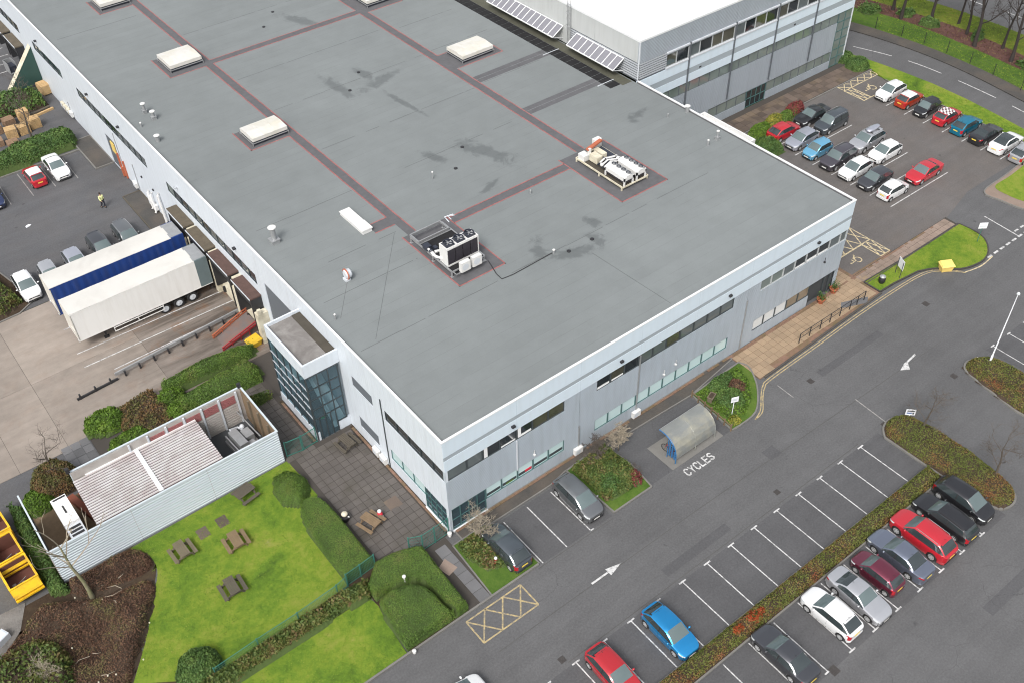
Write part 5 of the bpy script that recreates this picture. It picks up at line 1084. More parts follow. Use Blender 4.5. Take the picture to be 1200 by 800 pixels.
q = MB(); a, c = rf(.5, 0, .1), rf(.5, 1, .1); q.bar(a, c, .32, .05); a, c = rf(.1, 1.0, .0), rf(1, 1.0, .0); q.bar((a[0], a[1] + .1, a[2]), (c[0], c[1] + .1, c[2]), .25, .16); q.build('roof_flashing', 'white_coping', t)
for x, y in ((-6.15, 19.45), (-19.75, 19.45)): q = MB(); q.box(x - .14, y - .1, ch + .031, x + .14, y + .1, ch + .45); q.build('floodlight', 'black_metal', t)
struct('store_floor', rect(-10.3, 13.7, -6.2, 19.3), .06, 'interior_dark'); struct('store_floor', rect(-23.2, 13.7, -17.8, 20.6), .06, 'timber_brown')
q = MB(); q.bar((-18.6, 13.8, .3), (-20.3, 20.3, .3), .5, .5); q.bar((-18.0, 13.9, .2), (-19.5, 20.3, .2), .5, .4); q.build('skirting_beam', 'rust', t)
# tank set inside the store
t = thing('pump_set', 'grey pump set on a frame standing in the open end of the store', 'machine', (-7.7, 16.9, .06), R(4))
q = MB(); q.box(-.7, -.95, .35, .0, .95, 1.25); q.box(.15, -.3, .35, .85, .7, 1.0); q.box(.1, -1.0, .3, .6, -.5, .8); q.build('casing', 'galv', t)
q = MB(); q.box(-1.0, -1.2, .0, 1.0, 1.2, .3); q.box(-.95, -1.1, .3, -.85, 1.1, .9); q.box(.9, -1.2, 1.3, .97, 2.3, 1.4); q.build('frame', 'galv', t)
q = MB(); q.tube([(-.3, 1, .8), (-.3, 1.5, .8), (.4, 1.6, .5), (.6, .8, .6)], .09, 7); q.ball((.5, .9, 1.1), .2, .2, .2); q.build('pipe', 'trim', t)
# site unit in the west end
t = thing('refrigeration_unit', 'white boxy site unit with black grilles standing at the open west end of the store', 'machine', (-21.1, 16.9, .06), R(1))
q = MB(); q.box(-.55, -.8, .5, .55, 2.0, 2.3); q.build('casing', 'white_roof', t)
q = MB(); q.box(-.5, -2.1, .4, .5, -.82, 2.0); q.box(-.55, -2.15, 2.0, .55, -.81, 2.06); q.build('grille_housing', 'trim', t)
for y in (-1.95, -1.6, -1.25): MB().box(-.42, y, 2.061, .42, y + .2, 2.1).build('grille', 'black_metal', t)
q = MB(); q.box(-.06, .2, 2.301, .06, 1.0, 2.34); q.box(-.4, 1.75, 2.301, .5, 1.9, 2.33); q.build('vent_slot', 'black_metal', t)
q = MB(); q.box(-.5, -2, 0, .5, 2, .4); q.build('base', 'timber_dark', t)

# ================================================================ skips
def skip(x, y, rz, label, fill):
    t = thing('skip', label, 'skip', (x, y, 0), rz, 'yellow skips along the garden hedge'); a, b_, h = .95, 1.2, 1.55
    q = MB(); w_ = .07
    for (x0, y0, x1, y1) in ((-a, -b_, a, -b_ + w_), (-a, b_ - w_, a, b_), (-a, -b_ + w_, -a + w_, b_ - w_), (a - w_, -b_ + w_, a, b_ - w_)): q.box(x0, y0, .08, x1, y1, h)
    q.box(-a + w_, -b_ + w_, .08, a - w_, b_ - w_, .14)
    for yy in (-.6, 0, .6): q.box(a, yy - .05, .1, a + .06, yy + .05, h - .1); q.box(-a - .06, yy - .05, .1, -a, yy + .05, h - .1)
    q.box(-a - .02, -b_ - .35, .5, a + .02, -b_ - .001, .62); q.add([(-a, -b_, h), (a, -b_, h), (a, -b_ - .35, .9), (-a, -b_ - .35, .9)], [(0, 1, 2, 3)]); q.add([(-a, -b_, .3), (-a, -b_ - .35, .9), (-a, -b_, h)], [(0, 1, 2)]); q.add([(a, -b_, .3), (a, -b_, h), (a, -b_ - .35, .9)], [(0, 1, 2)])
    q.add([(-a, -b_ - .35, .9), (a, -b_ - .35, .9), (a, -b_, .3), (-a, -b_, .3)], [(0, 1, 2, 3)])
    q.build('skip_body', 'skip_yellow', t)
    r = MB(); e = .09
    for (x0, y0, x1, y1) in ((-a - e / 2, -b_ - .02, a + e / 2, -b_ + e), (-a - e / 2, b_ - e, a + e / 2, b_ + .02), (-a - e / 2, -b_ + e, -a + e, b_ - e), (a - e, -b_ + e, a + e / 2, b_ - e)): r.box(x0, y0, h + .001, x1, y1, h + .08)
    r.build('skip_rim', 'skip_yellow', t)
    l = MB(); l.box(-a + w_ + .005, -b_ + w_ + .005, .15, -a + w_ + .02, b_ - w_ - .005, h - .03); l.box(a - w_ - .02, -b_ + w_ + .005, .15, a - w_ - .005, b_ - w_ - .005, h - .03); l.box(-a + w_ + .02, b_ - w_ - .02, .15, a - w_ - .02, b_ - w_ - .005, h - .03); l.box(-a + w_ + .02, -b_ + w_ + .02, .141, a - w_ - .02, b_ - w_ - .02, .2); l.build('lining', 'skip_rust', t)
    g = MB()
    for i in range(fill): 
        x_, y_ = random.uniform(-.7, .7), random.uniform(-1, -.1); s = random.uniform(.1, .26); g.cbox(x_, y_, .3 + s / 2 + random.uniform(0, .25), s, s * random.uniform(.6, 1.6), s)
    if fill > 8: g.bar((-.8, -.3, .5), (.3, .2, .5), .06, .06)
    if fill: tag(g.build('rubble', 'rubble', t), kind='stuff')
skip(-25.55, 15.05, R(3), 'nearest yellow skip holding a plank and a little rubble', 12); skip(-25.7, 17.6, R(3), 'middle yellow skip half filled with grey rubble', 30); skip(-25.75, 20.3, R(4), 'farthest yellow skip by the concrete yard with rust-brown inside', 16)
t = thing('site_cabinet', 'pale blue-white cabinet lying beside the gravel at the left edge', 'cabinet', (-28.3, 11.6, .05), R(25)); q = MB(); q.box(-.6, -.35, 0, .6, .35, .5); q.build('casing', 'trim', t); q = MB(); q.box(-.5, -.28, .501, .5, .28, .53); q.build('lid', 'fascia', t)

# ================================================================ picnic tables
def picnic(x, y, rz, label, m, z=.06):
    t = thing('picnic_table', label, 'picnic table', (x, y, z), rz, 'wooden picnic tables')
    for k in range(5): q = MB(); q.box(-.75, -.35 + k * .142, .71, .75, -.35 + k * .142 + .125, .75); q.build('table_plank', m, t)
    for s in (-1, 1):
        for k in range(2): y0 = s * .72 + (k - 1) * .14; q = MB(); q.box(-.75, y0, .42, .75, y0 + .125, .46); q.build('bench_plank', m, t)
        q = MB(); q.bar((s * .55, -.7, .38), (s * .55, .7, .38), .05, .09); q.bar((s * .55, -.33, .67), (s * .55, .33, .67), .05, .08); q.bar((s * .55 + .051, -.62, .0), (s * .55 + .051, -.2, .68), .05, .09); q.bar((s * .55 + .051, .62, 0), (s * .55 + .051, .2, .68), .05, .09); q.build('leg_frame', m, t)
picnic(-15.85, 10.4, R(92), 'brown picnic table on the lawn beside the two square slabs', 'timber'); picnic(-12.5, 8.75, R(88), 'pale picnic table on the lawn nearest the clipped hedge', 'timber_brown'); picnic(-14.45, 5.4, R(88), 'grey-brown picnic table alone in the middle of the lawn', 'timber_dark')
picnic(-10.0, 12.2, R(10), 'weathered picnic table half shaded close to the store wall', 'timber_dark'); picnic(-4.1, 4.1, R(106), 'brown picnic table on the patio with a red and white ornament beside it', 'timber_brown', .08); picnic(-1.5, 11.7, R(96), 'dark mossy picnic table on the patio by the stair tower', 'timber_dark', .08)
def ornament(x, y, z, label, s=1):
    t = thing('garden_ornament', label, 'ornament', (x, y, z), R(30))
    q = MB(); q.lathe((0, 0, 0), [(.2 * s, 0), (.26 * s, .1 * s), (.2 * s, .2 * s)], 10); q.build('base', 'white_metal', t, True, 50)
    q = MB(); q.lathe((0, 0, .2 * s), [(.2 * s, 0), (.25 * s, .15 * s), (.16 * s, .36 * s), (.06 * s, .42 * s)], 10); q.tube([(.16 * s, 0, .5 * s), (.32 * s, .1 * s, .35 * s)], .06 * s, 6); q.tube([(-.16 * s, 0, .5 * s), (-.3 * s, -.05 * s, .3 * s)], .06 * s, 6); q.build('body', 'red_cloth', t, True, 50)
    q = MB(); q.ball((0, 0, .72 * s), .16 * s, .16 * s, .17 * s); q.build('head', 'white_coping', t, True)
ornament(-3.2, 4.35, .08, 'red and white garden ornament beside the bench of the patio picnic table', .95); ornament(.95, -4.1, .07, 'small red and white ornament on the grass of the shrub bed', .8)
t = thing('planter', 'round pale topped pot standing by the clipped hedge at the patio edge', 'planter', (-5.3, 5.7, .06)); q = MB(); q.lathe((0, 0, 0), [(.24, 0), (.3, .45), (.33, .5)], 12); q.build('pot', 'black_metal', t, True, 40); q = MB(); q.ball((0, .05, .68), .25, .25, .17); q.build('bowl', 'cream_metal', t, True); q = MB(); q.ball((.16, -.2, .45), .09, .09, .08); q.build('globe', 'white_metal', t, True)

# ================================================================ fences, rails, posts
def mesh_fence(label, pts, h, posts_every=None, name='mesh_fence'):
    t = thing(name, label, 'fence', (pts[0][0], pts[0][1], .03)); o = Vector((pts[0][0], pts[0][1], 0)); wires = MB(); rails = MB()
    for i, p in enumerate(pts):
        a = Vector((*p, 0)) - o; q = MB(); q.box(a.x - .035, a.y - .035, 0, a.x + .035, a.y + .035, h + .08); q.build('post', 'green_fence', t)
        if i:
            b = Vector((*pts[i - 1], 0)) - o; d = a - b; n = max(3, int(d.length / .11))
            for k in range(1, n): c = b + d * k / n; wires.bar((c.x, c.y, .06), (c.x, c.y, h), .009, .009, 0, (d.y, -d.x, 0))
            for k in range(6): z = .1 + (h - .12) * k / 5; rails.bar((b.x, b.y, z), (a.x, a.y, z), .012 if 0 < k < 5 else .04, .012 if 0 < k < 5 else .04)
    rails.build('rail', 'green_fence', t); tag(wires.build('wire_mesh', 'green_fence', t), kind='stuff')
mesh_fence('green mesh fence between the patio corner and the glazed doors', [(-3.25, .4), (-2.4, -.02), (-1.35, .0), (-.15, .05)], 1.75)
mesh_fence('green mesh fence across the lower end of the curved clipped hedge', [(-8.1, .85), (-6.95, .92), (-5.75, 1.02)], 1.35)
mesh_fence('low green mesh fence along the lawn side of the shaggy hedge row', [(-18.2, .2), (-15.1, .34), (-12.1, .4), (-9.0, .6), (-8.1, .8)], 1.2)
t = thing('mesh_gate', 'green mesh gate pair between the store corner and the stair tower', 'gate', (-5.7, 13.75, .05))
for k, (a, c) in enumerate((((.0, .0), (1.25, -.2)), ((1.35, -.2), (2.6, -.1)))):
    f = MB(); w_ = MB()
    for z in (.1, 1.6): f.bar((*a, z), (*c, z), .05, .05)
    for p in (a, c): f.box(p[0] - .03, p[1] - .03, 0, p[0] + .03, p[1] + .03, 1.75)
    for j in range(1, 14): u = j / 14; w_.bar((a[0] + (c[0] - a[0]) * u, a[1] + (c[1] - a[1]) * u, .1), (a[0] + (c[0] - a[0]) * u, a[1] + (c[1] - a[1]) * u, 1.6), .012, .012)
    o = f.build('gate_leaf', 'green_fence', t); tag(w_.build('wire_mesh', 'green_fence', o), kind='stuff')
t = thing('handrail', 'dark metal handrail along the kerb of the entrance paving', 'railing', (34.5, -2.75, .08))
pp = [0, 1.35, 2.75, 4.05, 5.4, 6.75, 7.75, 8.75]
for k, x in enumerate(pp): q = MB(); q.box(x - .03, -.03, 0, x + .03, .03, 1.05); q.build('post', 'black_metal', t)
q = MB(); q.tube([(0, 0, 1.07), (8.75, 0, 1.07)], .03, 6); q.tube([(0, 0, .55), (8.75, 0, .55)], .022, 6); q.build('rail', 'black_metal', t)
t = thing('low_fence', 'low timber post and rail edging beside the cycle shelter', 'fence', (23.0, -1.4, .0)); n = 7
for k in range(n): u = k / (n - 1); q = MB(); q.box(-.28 * u - .045, -4.5 * u - .045, 0, -.28 * u + .045, -4.5 * u + .045, .75); q.build('post', 'timber_brown', t)
q = MB(); q.bar((0, 0, .55), (-.28, -4.5, .55), .04, .12); q.build('rail', 'timber_brown', t)
t = thing('roadside_fence', 'thin dark wire fence with slender posts on the far grass bank', 'fence', (87.7, 30, .06)); pts = [(-.9, 3.2), (-.4, -.6), (0.35, -4), (.75, -7), (.8, -10.2), (.5, -13.6), (.0, -17), (-.7, -21)]
for p in pts: q = MB(); q.box(p[0] - .03, p[1] - .03, 0, p[0] + .03, p[1] + .03, 1.5); q.build('post', 'black_metal', t)
q = MB(); k = 0
for a, c in zip(pts[:-1], pts[1:]):
    for z in (.3, .75, 1.2, 1.45): q.bar((*a, z), (*c, z), .012, .012)
q.build('wire', 'black_metal', t)
t = thing('lamp_post', 'tall thin white lamp post in the planted island at the right', 'lamp post', (44.42, -14.4, .1)); q = MB(); q.lathe((0, 0, 0), [(.085, 0), (.085, 1.2), (.055, 1.25), (.035, 7.6)], 10); q.build('column', 'sign_white', t, True, 40); q = MB(); q.lathe((0, 0, 7.6), [(.05, 0), (.14, .1), (.13, .2), (.03, .3)], 10); q.build('lantern', 'lamp_clear', t, True, 40); q = MB(); q.box(-.13, -.13, 0, .13, .13, .05); q.build('base_plate', 'galv', t)
def sign(x, y, z, rz, w_, h, zc, label, posts, board, pm='galv', tilt=0, marks=None):
    t = thing('sign', label, 'sign', (x, y, z), rz)
    for px in posts: q = MB(); q.lathe((px, .04, 0), [(.03, 0), (.03, zc + h * .4)], 8); q.build('post', pm, t)
    q = MB(); q.box(-w_ / 2, -.03, zc - h / 2, w_ / 2, -.0, zc + h / 2); o = q.build('sign_board', board, t)
    for (a, b_, c, d, m) in marks or []: MB().box(a, -.036, zc + b_, c, -.031, zc + d).build('sign_mark', m, o)
sign(23.85, -4.95, .1, R(-22), .62, .55, 1.95, 'white square sign on a pale post in the bed by the cycle shelter', (0,), 'sign_white', 'sign_white', 0, [(-.2, -.12, .2, .12, 'trim')])
sign(34.15, -13.95, .1, R(-45), .75, .62, 1.0, 'small white notice on a short post at the tip of the planted strip', (0,), 'sign_white', 'sign_white', 0, [(-.28, .08, .28, .2, 'sign_dark'), (-.28, -.15, .1, -.02, 'sign_blue'), (.14, -.2, .28, 0, 'sign_dark')])
sign(48.4, -2.55, .12, R(62), .95, 1.0, 1.35, 'dark and white two-post sign standing on the grass island', (-.42, .42), 'sign_white', 'sign_dark', 0, [(-.45, -.45, -.05, .45, 'sign_dark'), (.05, .15, .4, .3, 'trim')])
sign(58.3, -4.25, .12, R(-35), .8, .65, 1.9, 'white panel sign on a green post at the round end of the grass island', (0,), 'sign_white', 'green_fence', 0, [(-.3, -.1, .3, .0, 'trim')])
t = thing('litter_bin', 'black rounded litter bin with grey lid on the grass island', 'bin', (46.4, -2.25, .12)); q = MB(); q.lathe((0, 0, 0), [(.2, 0), (.3, .2), (.32, .5), (.24, .65)], 12); q.build('bin_body', 'plastic_black', t, True, 50); q = MB(); q.lathe((0, 0, .65), [(.26, 0), (.28, .08), (.15, .2), (.02, .22)], 12); q.build('lid', 'galv', t, True, 50)
for (x, y, lb) in ((40.0, -.55, 'red clay pot with a leafy plant left of the main entrance'), (42.0, -.35, 'red clay pot with a leafy plant right of the main entrance')):
    t = thing('planter', lb, 'planter', (x, y, .1)); q = MB(); q.lathe((0, 0, 0), [(.22, 0), (.36, .42), (.4, .45), (.4, .52), (.33, .52), (.3, .45)], 12); q.build('pot', 'terracotta', t, True, 45)
    P = np.stack([rng.normal(0, .2, 160), rng.normal(0, .2, 160), np.abs(rng.normal(.75, .22, 160))], 1); ob('foliage', None, t) if False else None
    v = []
    for p in P:
        d = Vector(rng.normal(0, 1, 3)).normalized(); e = d.cross(Vector((.3, .2, 1))).normalized(); p = Vector(p); v += [p - d * .11, p + e * .04, p + d * .11, p - e * .04]
    ob('foliage', npmesh('foliage', np.array(v), 4, 'leaf_dark'), t)
q = MB(); q.lathe((0, 0, 0), [(.09, 0), (.09, .1), (.14, .14), (.14, .3), (.05, .36)], 10); o = q.build('bollard_light', 'white_metal', None, True, 45, loc=(-7.35, -6.25, .02)); tag(o, 'small white bollard light at the road edge below the big hedge', 'light')
q = MB(); q.lathe((0, 0, 0), [(.1, 0), (.1, .15), (.17, .2), (.17, .4), (.05, .48)], 10); o = q.build('bollard_light', 'white_metal', None, True, 45, loc=(-.25, -.25, .1)); tag(o, 'small white bollard light at the foot of the glazed building corner', 'light')
q = MB(); q.lathe((0, 0, 0), [(.05, 0), (.05, .95), (.13, 1.0), (.13, 1.09), (.05, 1.12)], 10); o = q.build('bollard_light', 'white_metal', None, True, 45, loc=(-5.0, -1.65, .1)); tag(o, 'white lamp head rising in the gap cut into the big hedge', 'light')

# ================================================================ cycle shelter
t = thing('cycle_shelter', 'curved translucent cycle shelter with blue steel ends on the car park edge', 'shelter', (17.0, -5.55, .03))
LX = 4.25; pr = [(1.95, 2.2), (1.6, 2.22), (1.2, 2.2), (.8, 2.08), (.42, 1.82), (.14, 1.4), (.02, .95), (.0, .45)]
for k in range(2):
    q = MB(); xa, xb = k * LX / 2 + .02, (k + 1) * LX / 2 - .02
    for (ya, za), (yb, zb) in zip(pr[:-1], pr[1:]): q.add([(xa, ya, za), (xb, ya, za), (xb, yb, zb), (xa, yb, zb)], [(3, 2, 1, 0)])
    q.build('roof_panel', 'shelter_skin', t, True)
for x in (.0, LX / 2, LX):
    q = MB(); q.tube([(x, y, z - .03) for y, z in pr] + [(x, 0, .0)], .045, 6); q.tube([(x, .9, 0), (x, .9, 2.05)], .04, 6); q.build('hoop', 'blue_steel' if x < 1 else 'shelter_skin', t)
for x in (.03,):
    q = MB()
    for k in range(3): y = .12 + k * .26; q.box(x - .02, y, .3, x + .02, y + .16, min(1.8, .9 + 1.8 * y))
    q.build('end_panel', 'blue_steel', t)
q = MB(); q.tube([(0, 1.95, 2.17), (LX, 1.95, 2.17)], .035, 6); q.tube([(0, .05, .5), (LX, .05, .5)], .035, 6); q.build('rail', 'galv', t)
for k in range(5): q = MB(); x = .5 + k * .8; q.tube([(x, .5, 0), (x, .5, .75), (x, 1.2, .75), (x, 1.2, 0)], .03, 6); q.build('stand', 'galv', t)
def bicycle(x, y, rz, label, m):
    t = thing('bicycle', label, 'bicycle', (x, y, .03), rz)
    for wx in (-.5, .52):
        q = MB(); q.lathe((wx, 0, .34), [(.31, -.02), (.34, -.02), (.34, .02), (.31, .02), (.31, -.02)], 18, 0, 'y', False); o = q.build('wheel', 'rubber', t); s = MB()
        for k in range(8): a = k * math.pi / 4; s.bar((wx, 0, .34), (wx + .31 * math.cos(a), 0, .34 + .31 * math.sin(a)), .008, .008)
        s.build('spoke', 'galv', o)
    q = MB(); B_ = (-.08, 0, .3); sd = (-.2, 0, .82); hd = (.36, 0, .85)
    for a, c in ((B_, sd), (B_, hd), (sd, hd), (B_, (-.5, 0, .34)), (sd, (-.5, 0, .34)), (hd, (.52, 0, .34))): q.tube([a, c], .018, 6)
    q.build('frame', m, t); q = MB(); q.box(-.34, -.06, .85, -.1, .06, .91); q.build('saddle', 'plastic_black', t); q = MB(); q.tube([(.3, -.26, .98), (.37, 0, .98), (.3, .26, .98)], .016, 6); q.tube([(.36, 0, .84), (.37, 0, .98)], .016, 6); q.build('handlebar', 'plastic_black', t)
bicycle(17.35, -4.6, R(95), 'dark bicycle parked in the open near end of the cycle shelter', 'red_rail')

# ================================================================ far yard clutter
t = thing('sloping_conveyor', 'long dark green boxed chute sloping from the yard up to the white wall', 'conveyor', (0, 84.8, 0))
q = MB(); q.add([(-4.3, -.5, .1), (-4.3, .5, .1), (-.02, .5, 4.9), (-.02, -.5, 4.9), (-4.3, -.5, .25), (-4.3, .5, .25), (-.02, .5, 5.15), (-.02, -.5, 5.15)], [(4, 7, 6, 5), (0, 1, 2, 3), (0, 4, 5, 1), (2, 6, 7, 3)]); q.build('cover', 'cream_metal', t)
for y in (-.5, .5): q = MB(); s = .04 if y > 0 else -.04; q.add([(-4.3, y, .0), (-.02, y, .9), (-.02, y, 5.1), (-4.3, y, .22), (-4.3, y + s, .0), (-.02, y + s, .9), (-.02, y + s, 5.1), (-4.3, y + s, .22)], [(0, 1, 2, 3), (7, 6, 5, 4), (3, 2, 6, 7), (0, 4, 5, 1)]); q.build('side_board', 'green_board', t)
def pallet(x, y, rz, h, label, m, z0=0):
    t = thing('pallet_stack', label, 'pallets', (x, y, z0), rz, 'stacks of timber pallets behind the hedge')
    for k in range(h):
        q = MB(); z = k * .15
        for j in range(6): q.box(-.6, -.5 + j * .19, z + .115, .6, -.5 + j * .19 + .13, z + .14)
        for j in range(3): q.box(-.6, -.48 + j * .44, z + .02, .6, -.48 + j * .44 + .1, z + .114)
        q.build('pallet', m, t)
for i, a in enumerate(((-6.9, 75.0, 8, 'yellow new pallets stacked nearest the bare tree', 'pallet_wood'), (-5.5, 75.1, 7, 'pale pallet stack just right of the yellow one', 'pallet_wood'), (-4.1, 75.6, 8, 'yellow pallet stack closest to the white wall', 'pallet_wood'), (-8.0, 77.0, 7, 'weathered pallet stack at the left edge of the pallet yard', 'pallet_old'), (-6.3, 77.9, 6, 'brown pallet stack in the second row of the pallet yard', 'pallet_old'), (-4.6, 77.8, 9, 'orange-brown pallet stack in the second row beside the shrubs', 'pallet_wood'), (-8.7, 74.3, 5, 'low dark pallet stack by the yard hedge', 'pallet_old'), (-7.4, 73.2, 4, 'lowest dark pallet stack against the yard hedge', 'pallet_old'))):
    pallet(a[0], a[1], R(random.uniform(-8, 8)), a[2], a[3], a[4])
t = thing('timber_crate', 'orange-yellow timber crate standing against the white wall', 'crate', (-.55, 82.7, 0), R(8)); q = MB(); q.box(-.5, -.8, .12, .5, .8, 1.2); q.build('box', 'pallet_wood', t); q = MB()
for k in range(5): q.box(-.52, -.75 + k * .32, 1.2, .52, -.75 + k * .32 + .24, 1.25)
q.build('lid_board', 'pallet_wood', t); q = MB(); q.box(-.5, -.8, 0, -.4, .8, .12); q.box(.4, -.8, 0, .5, .8, .12); q.build('skid', 'timber', t)
t = thing('timber_sleeper', 'long pale timber beam lying on the yard behind the hedge', 'beam', (-2.6, 78.0, .0), R(12)); q = MB(); q.box(-1.5, -.12, 0, 1.5, .12, .25); q.build('beam', 'pallet_wood', t); q = MB(); q.box(-1.3, .2, 0, 1.3, .5, .4); q.build('board_pile', 'timber_dark', t)
t = thing('roller_cage', 'grey wheeled trolley parked at the far loading dock', 'trolley', (-1.9, 90.3, 0), R(5)); q = MB(); q.box(-.5, -.8, .2, .5, .8, .35); q.box(-.5, -.8, .35, -.44, .8, 1.6); q.box(.44, -.8, .35, .5, .8, 1.6); q.box(-.44, .74, .35, .44, .8, 1.6); q.build('cage', 'galv', t); q = MB(); q.box(-.4, -.7, .36, .4, .6, 1.1); q.build('load', 'fan_dark', t)
q = MB(); q.prism([(-11.5, 56.8), (-11.1, 56.9), (-10.9, 57.1), (-11.2, 57.25), (-11.5, 57.1)], .0, .04); tag(q.build('paper_sheet', 'sign_white'), 'scrap of white paper lying on the far yard', 'litter')
# ================================================================ cars
def paint(name, c, metal=.0, rough=.3):
    m, t, b = _new(name); v = _pos(t); k = _noise(t, v, 1.3, 3); d = _noise(t, v, 9, 3)
    col = _mix(t, 1, c, _math(t, 'MULTIPLY_ADD', k, .12, .94), 'MULTIPLY')
    col = _mix(t, _math(t, 'MULTIPLY', d, .07), col, (.2, .18, .16))      # road film
    t.links.new(col, b.inputs['Base Color']); b.inputs['Metallic'].default_value = metal; b.inputs['Roughness'].default_value = rough
    b.inputs['Coat Weight'].default_value = 1; b.inputs['Coat Roughness'].default_value = .05
    return name
for n, c, mt in (('p_white', (.72, .73, .74), 0), ('p_silver', (.6, .61, .64), .7), ('p_lilac', (.55, .57, .65), .7), ('p_grey', (.23, .24, .25), .8), ('p_charcoal', (.1, .104, .118), .75), ('p_black', (.03, .031, .037), .6), ('p_red', (.52, .015, .03), .2), ('p_cherry', (.45, .012, .022), .25), ('p_orange', (.48, .045, .015), .3),
                 ('p_burgundy', (.22, .035, .07), .75), ('p_bluegrey', (.25, .28, .36), .8), ('p_blue', (.008, .3, .68), .7), ('p_skyblue', (.16, .45, .68), .45), ('p_teal', (.006, .27, .43), .7), ('p_navy', (.03, .05, .14), .6), ('p_plum', (.125, .113, .135), .75), ('p_slate', (.115, .135, .155), .75), ('fabric_black', (.02, .02, .022), 0)): paint(n, c, mt)
m, t_, b_ = _new('checker_roof'); tc = _obj(t_); ck = t_.nodes.new('ShaderNodeTexChecker'); ck.inputs['Scale'].default_value = 4.2; ck.inputs[1].default_value = (.75, .74, .74, 1); ck.inputs[2].default_value = (.1, .03, .035, 1)
mp_ = t_.nodes.new('ShaderNodeMapping'); mp_.inputs['Rotation'].default_value = (0, 0, R(4)); mp_.inputs['Scale'].default_value = (1, 1, .0); t_.links.new(tc, mp_.inputs[0]); t_.links.new(mp_.outputs[0], ck.inputs[0]); t_.links.new(ck.outputs[0], b_.inputs['Base Color']); b_.inputs['Roughness'].default_value = .4

# style: length, width, height, bonnet start height, bonnet rear height, belt, then x fractions from the front: cowl, roof front, roof rear, backlight base; deck height; wheelbase front/rear offsets
STY = {
 'hatch':   dict(L=4.15, W=1.76, H=1.47, zn=.72, zc=.96, zb=.97, c=.25, rf=.43, rr=.79, bb=.955, zd=1.0, wf=.80, wr=.66, r=.315, sg=.93),
 'small':   dict(L=3.6, W=1.62, H=1.49, zn=.76, zc=.98, zb=.97, c=.22, rf=.40, rr=.82, bb=.96, zd=.98, wf=.66, wr=.55, r=.29, sg=.93),
 'mini':    dict(L=3.75, W=1.68, H=1.42, zn=.76, zc=.97, zb=.97, c=.29, rf=.42, rr=.8, bb=.95, zd=.97, wf=.68, wr=.6, r=.305, sg=.92),
 'saloon':  dict(L=4.65, W=1.80, H=1.45, zn=.70, zc=.96, zb=.96, c=.28, rf=.43, rr=.67, bb=.83, zd=1.02, wf=.86, wr=1.02, r=.32, sg=.78),
 'coupe':   dict(L=4.5, W=1.78, H=1.38, zn=.68, zc=.93, zb=.93, c=.30, rf=.45, rr=.66, bb=.84, zd=1.0, wf=.85, wr=.98, r=.325, sg=.77),
 'estate':  dict(L=4.65, W=1.79, H=1.47, zn=.70, zc=.96, zb=.96, c=.27, rf=.41, rr=.87, bb=.965, zd=.98, wf=.88, wr=.95, r=.32, sg=.95),
 'suv':     dict(L=4.65, W=1.86, H=1.68, zn=.86, zc=1.1, zb=1.08, c=.25, rf=.4, rr=.83, bb=.96, zd=1.08, wf=.85, wr=.95, r=.36, sg=.93),
 'mpv':     dict(L=4.3, W=1.78, H=1.6, zn=.80, zc=1.04, zb=1.0, c=.19, rf=.39, rr=.83, bb=.96, zd=1.0, wf=.85, wr=.72, r=.315, sg=.93),
 'van':     dict(L=4.35, W=1.8, H=1.8, zn=.84, zc=1.08, zb=1.06, c=.24, rf=.38, rr=.9, bb=.975, zd=1.06, wf=.86, wr=.7, r=.315, sg=.95),
}
WH = {}
def wheel_mesh(r):
    if r not in WH:
        t = MB(); t.lathe((0, 0, 0), [(r * .66, -.1), (r * .93, -.1), (r, -.07), (r, .07), (r * .93, .1), (r * .66, .1)], 16, 0, 'y', False)
        g = MB(); g.lathe((0, 0, 0), [(r * .7, .092), (r * .62, .088), (r * .2, .1), (.01, .102)], 18, 0, 'y')
        for k in range(7): a = (k + .5) * 2 * math.pi / 7; g.add([(r * .56 * math.cos(a - .2), .105, r * .56 * math.sin(a - .2)), (r * .56 * math.cos(a + .2), .105, r * .56 * math.sin(a + .2)), (r * .28 * math.cos(a), .109, r * .28 * math.sin(a))], [(0, 1, 2), (2, 1, 0)], 1)
        WH[r] = (t.mesh('tyre', 'rubber', True, 40), g.mesh('rim', ['rim', 'rim_gap'], True, 40))
    return WH[r]
CARM = {}
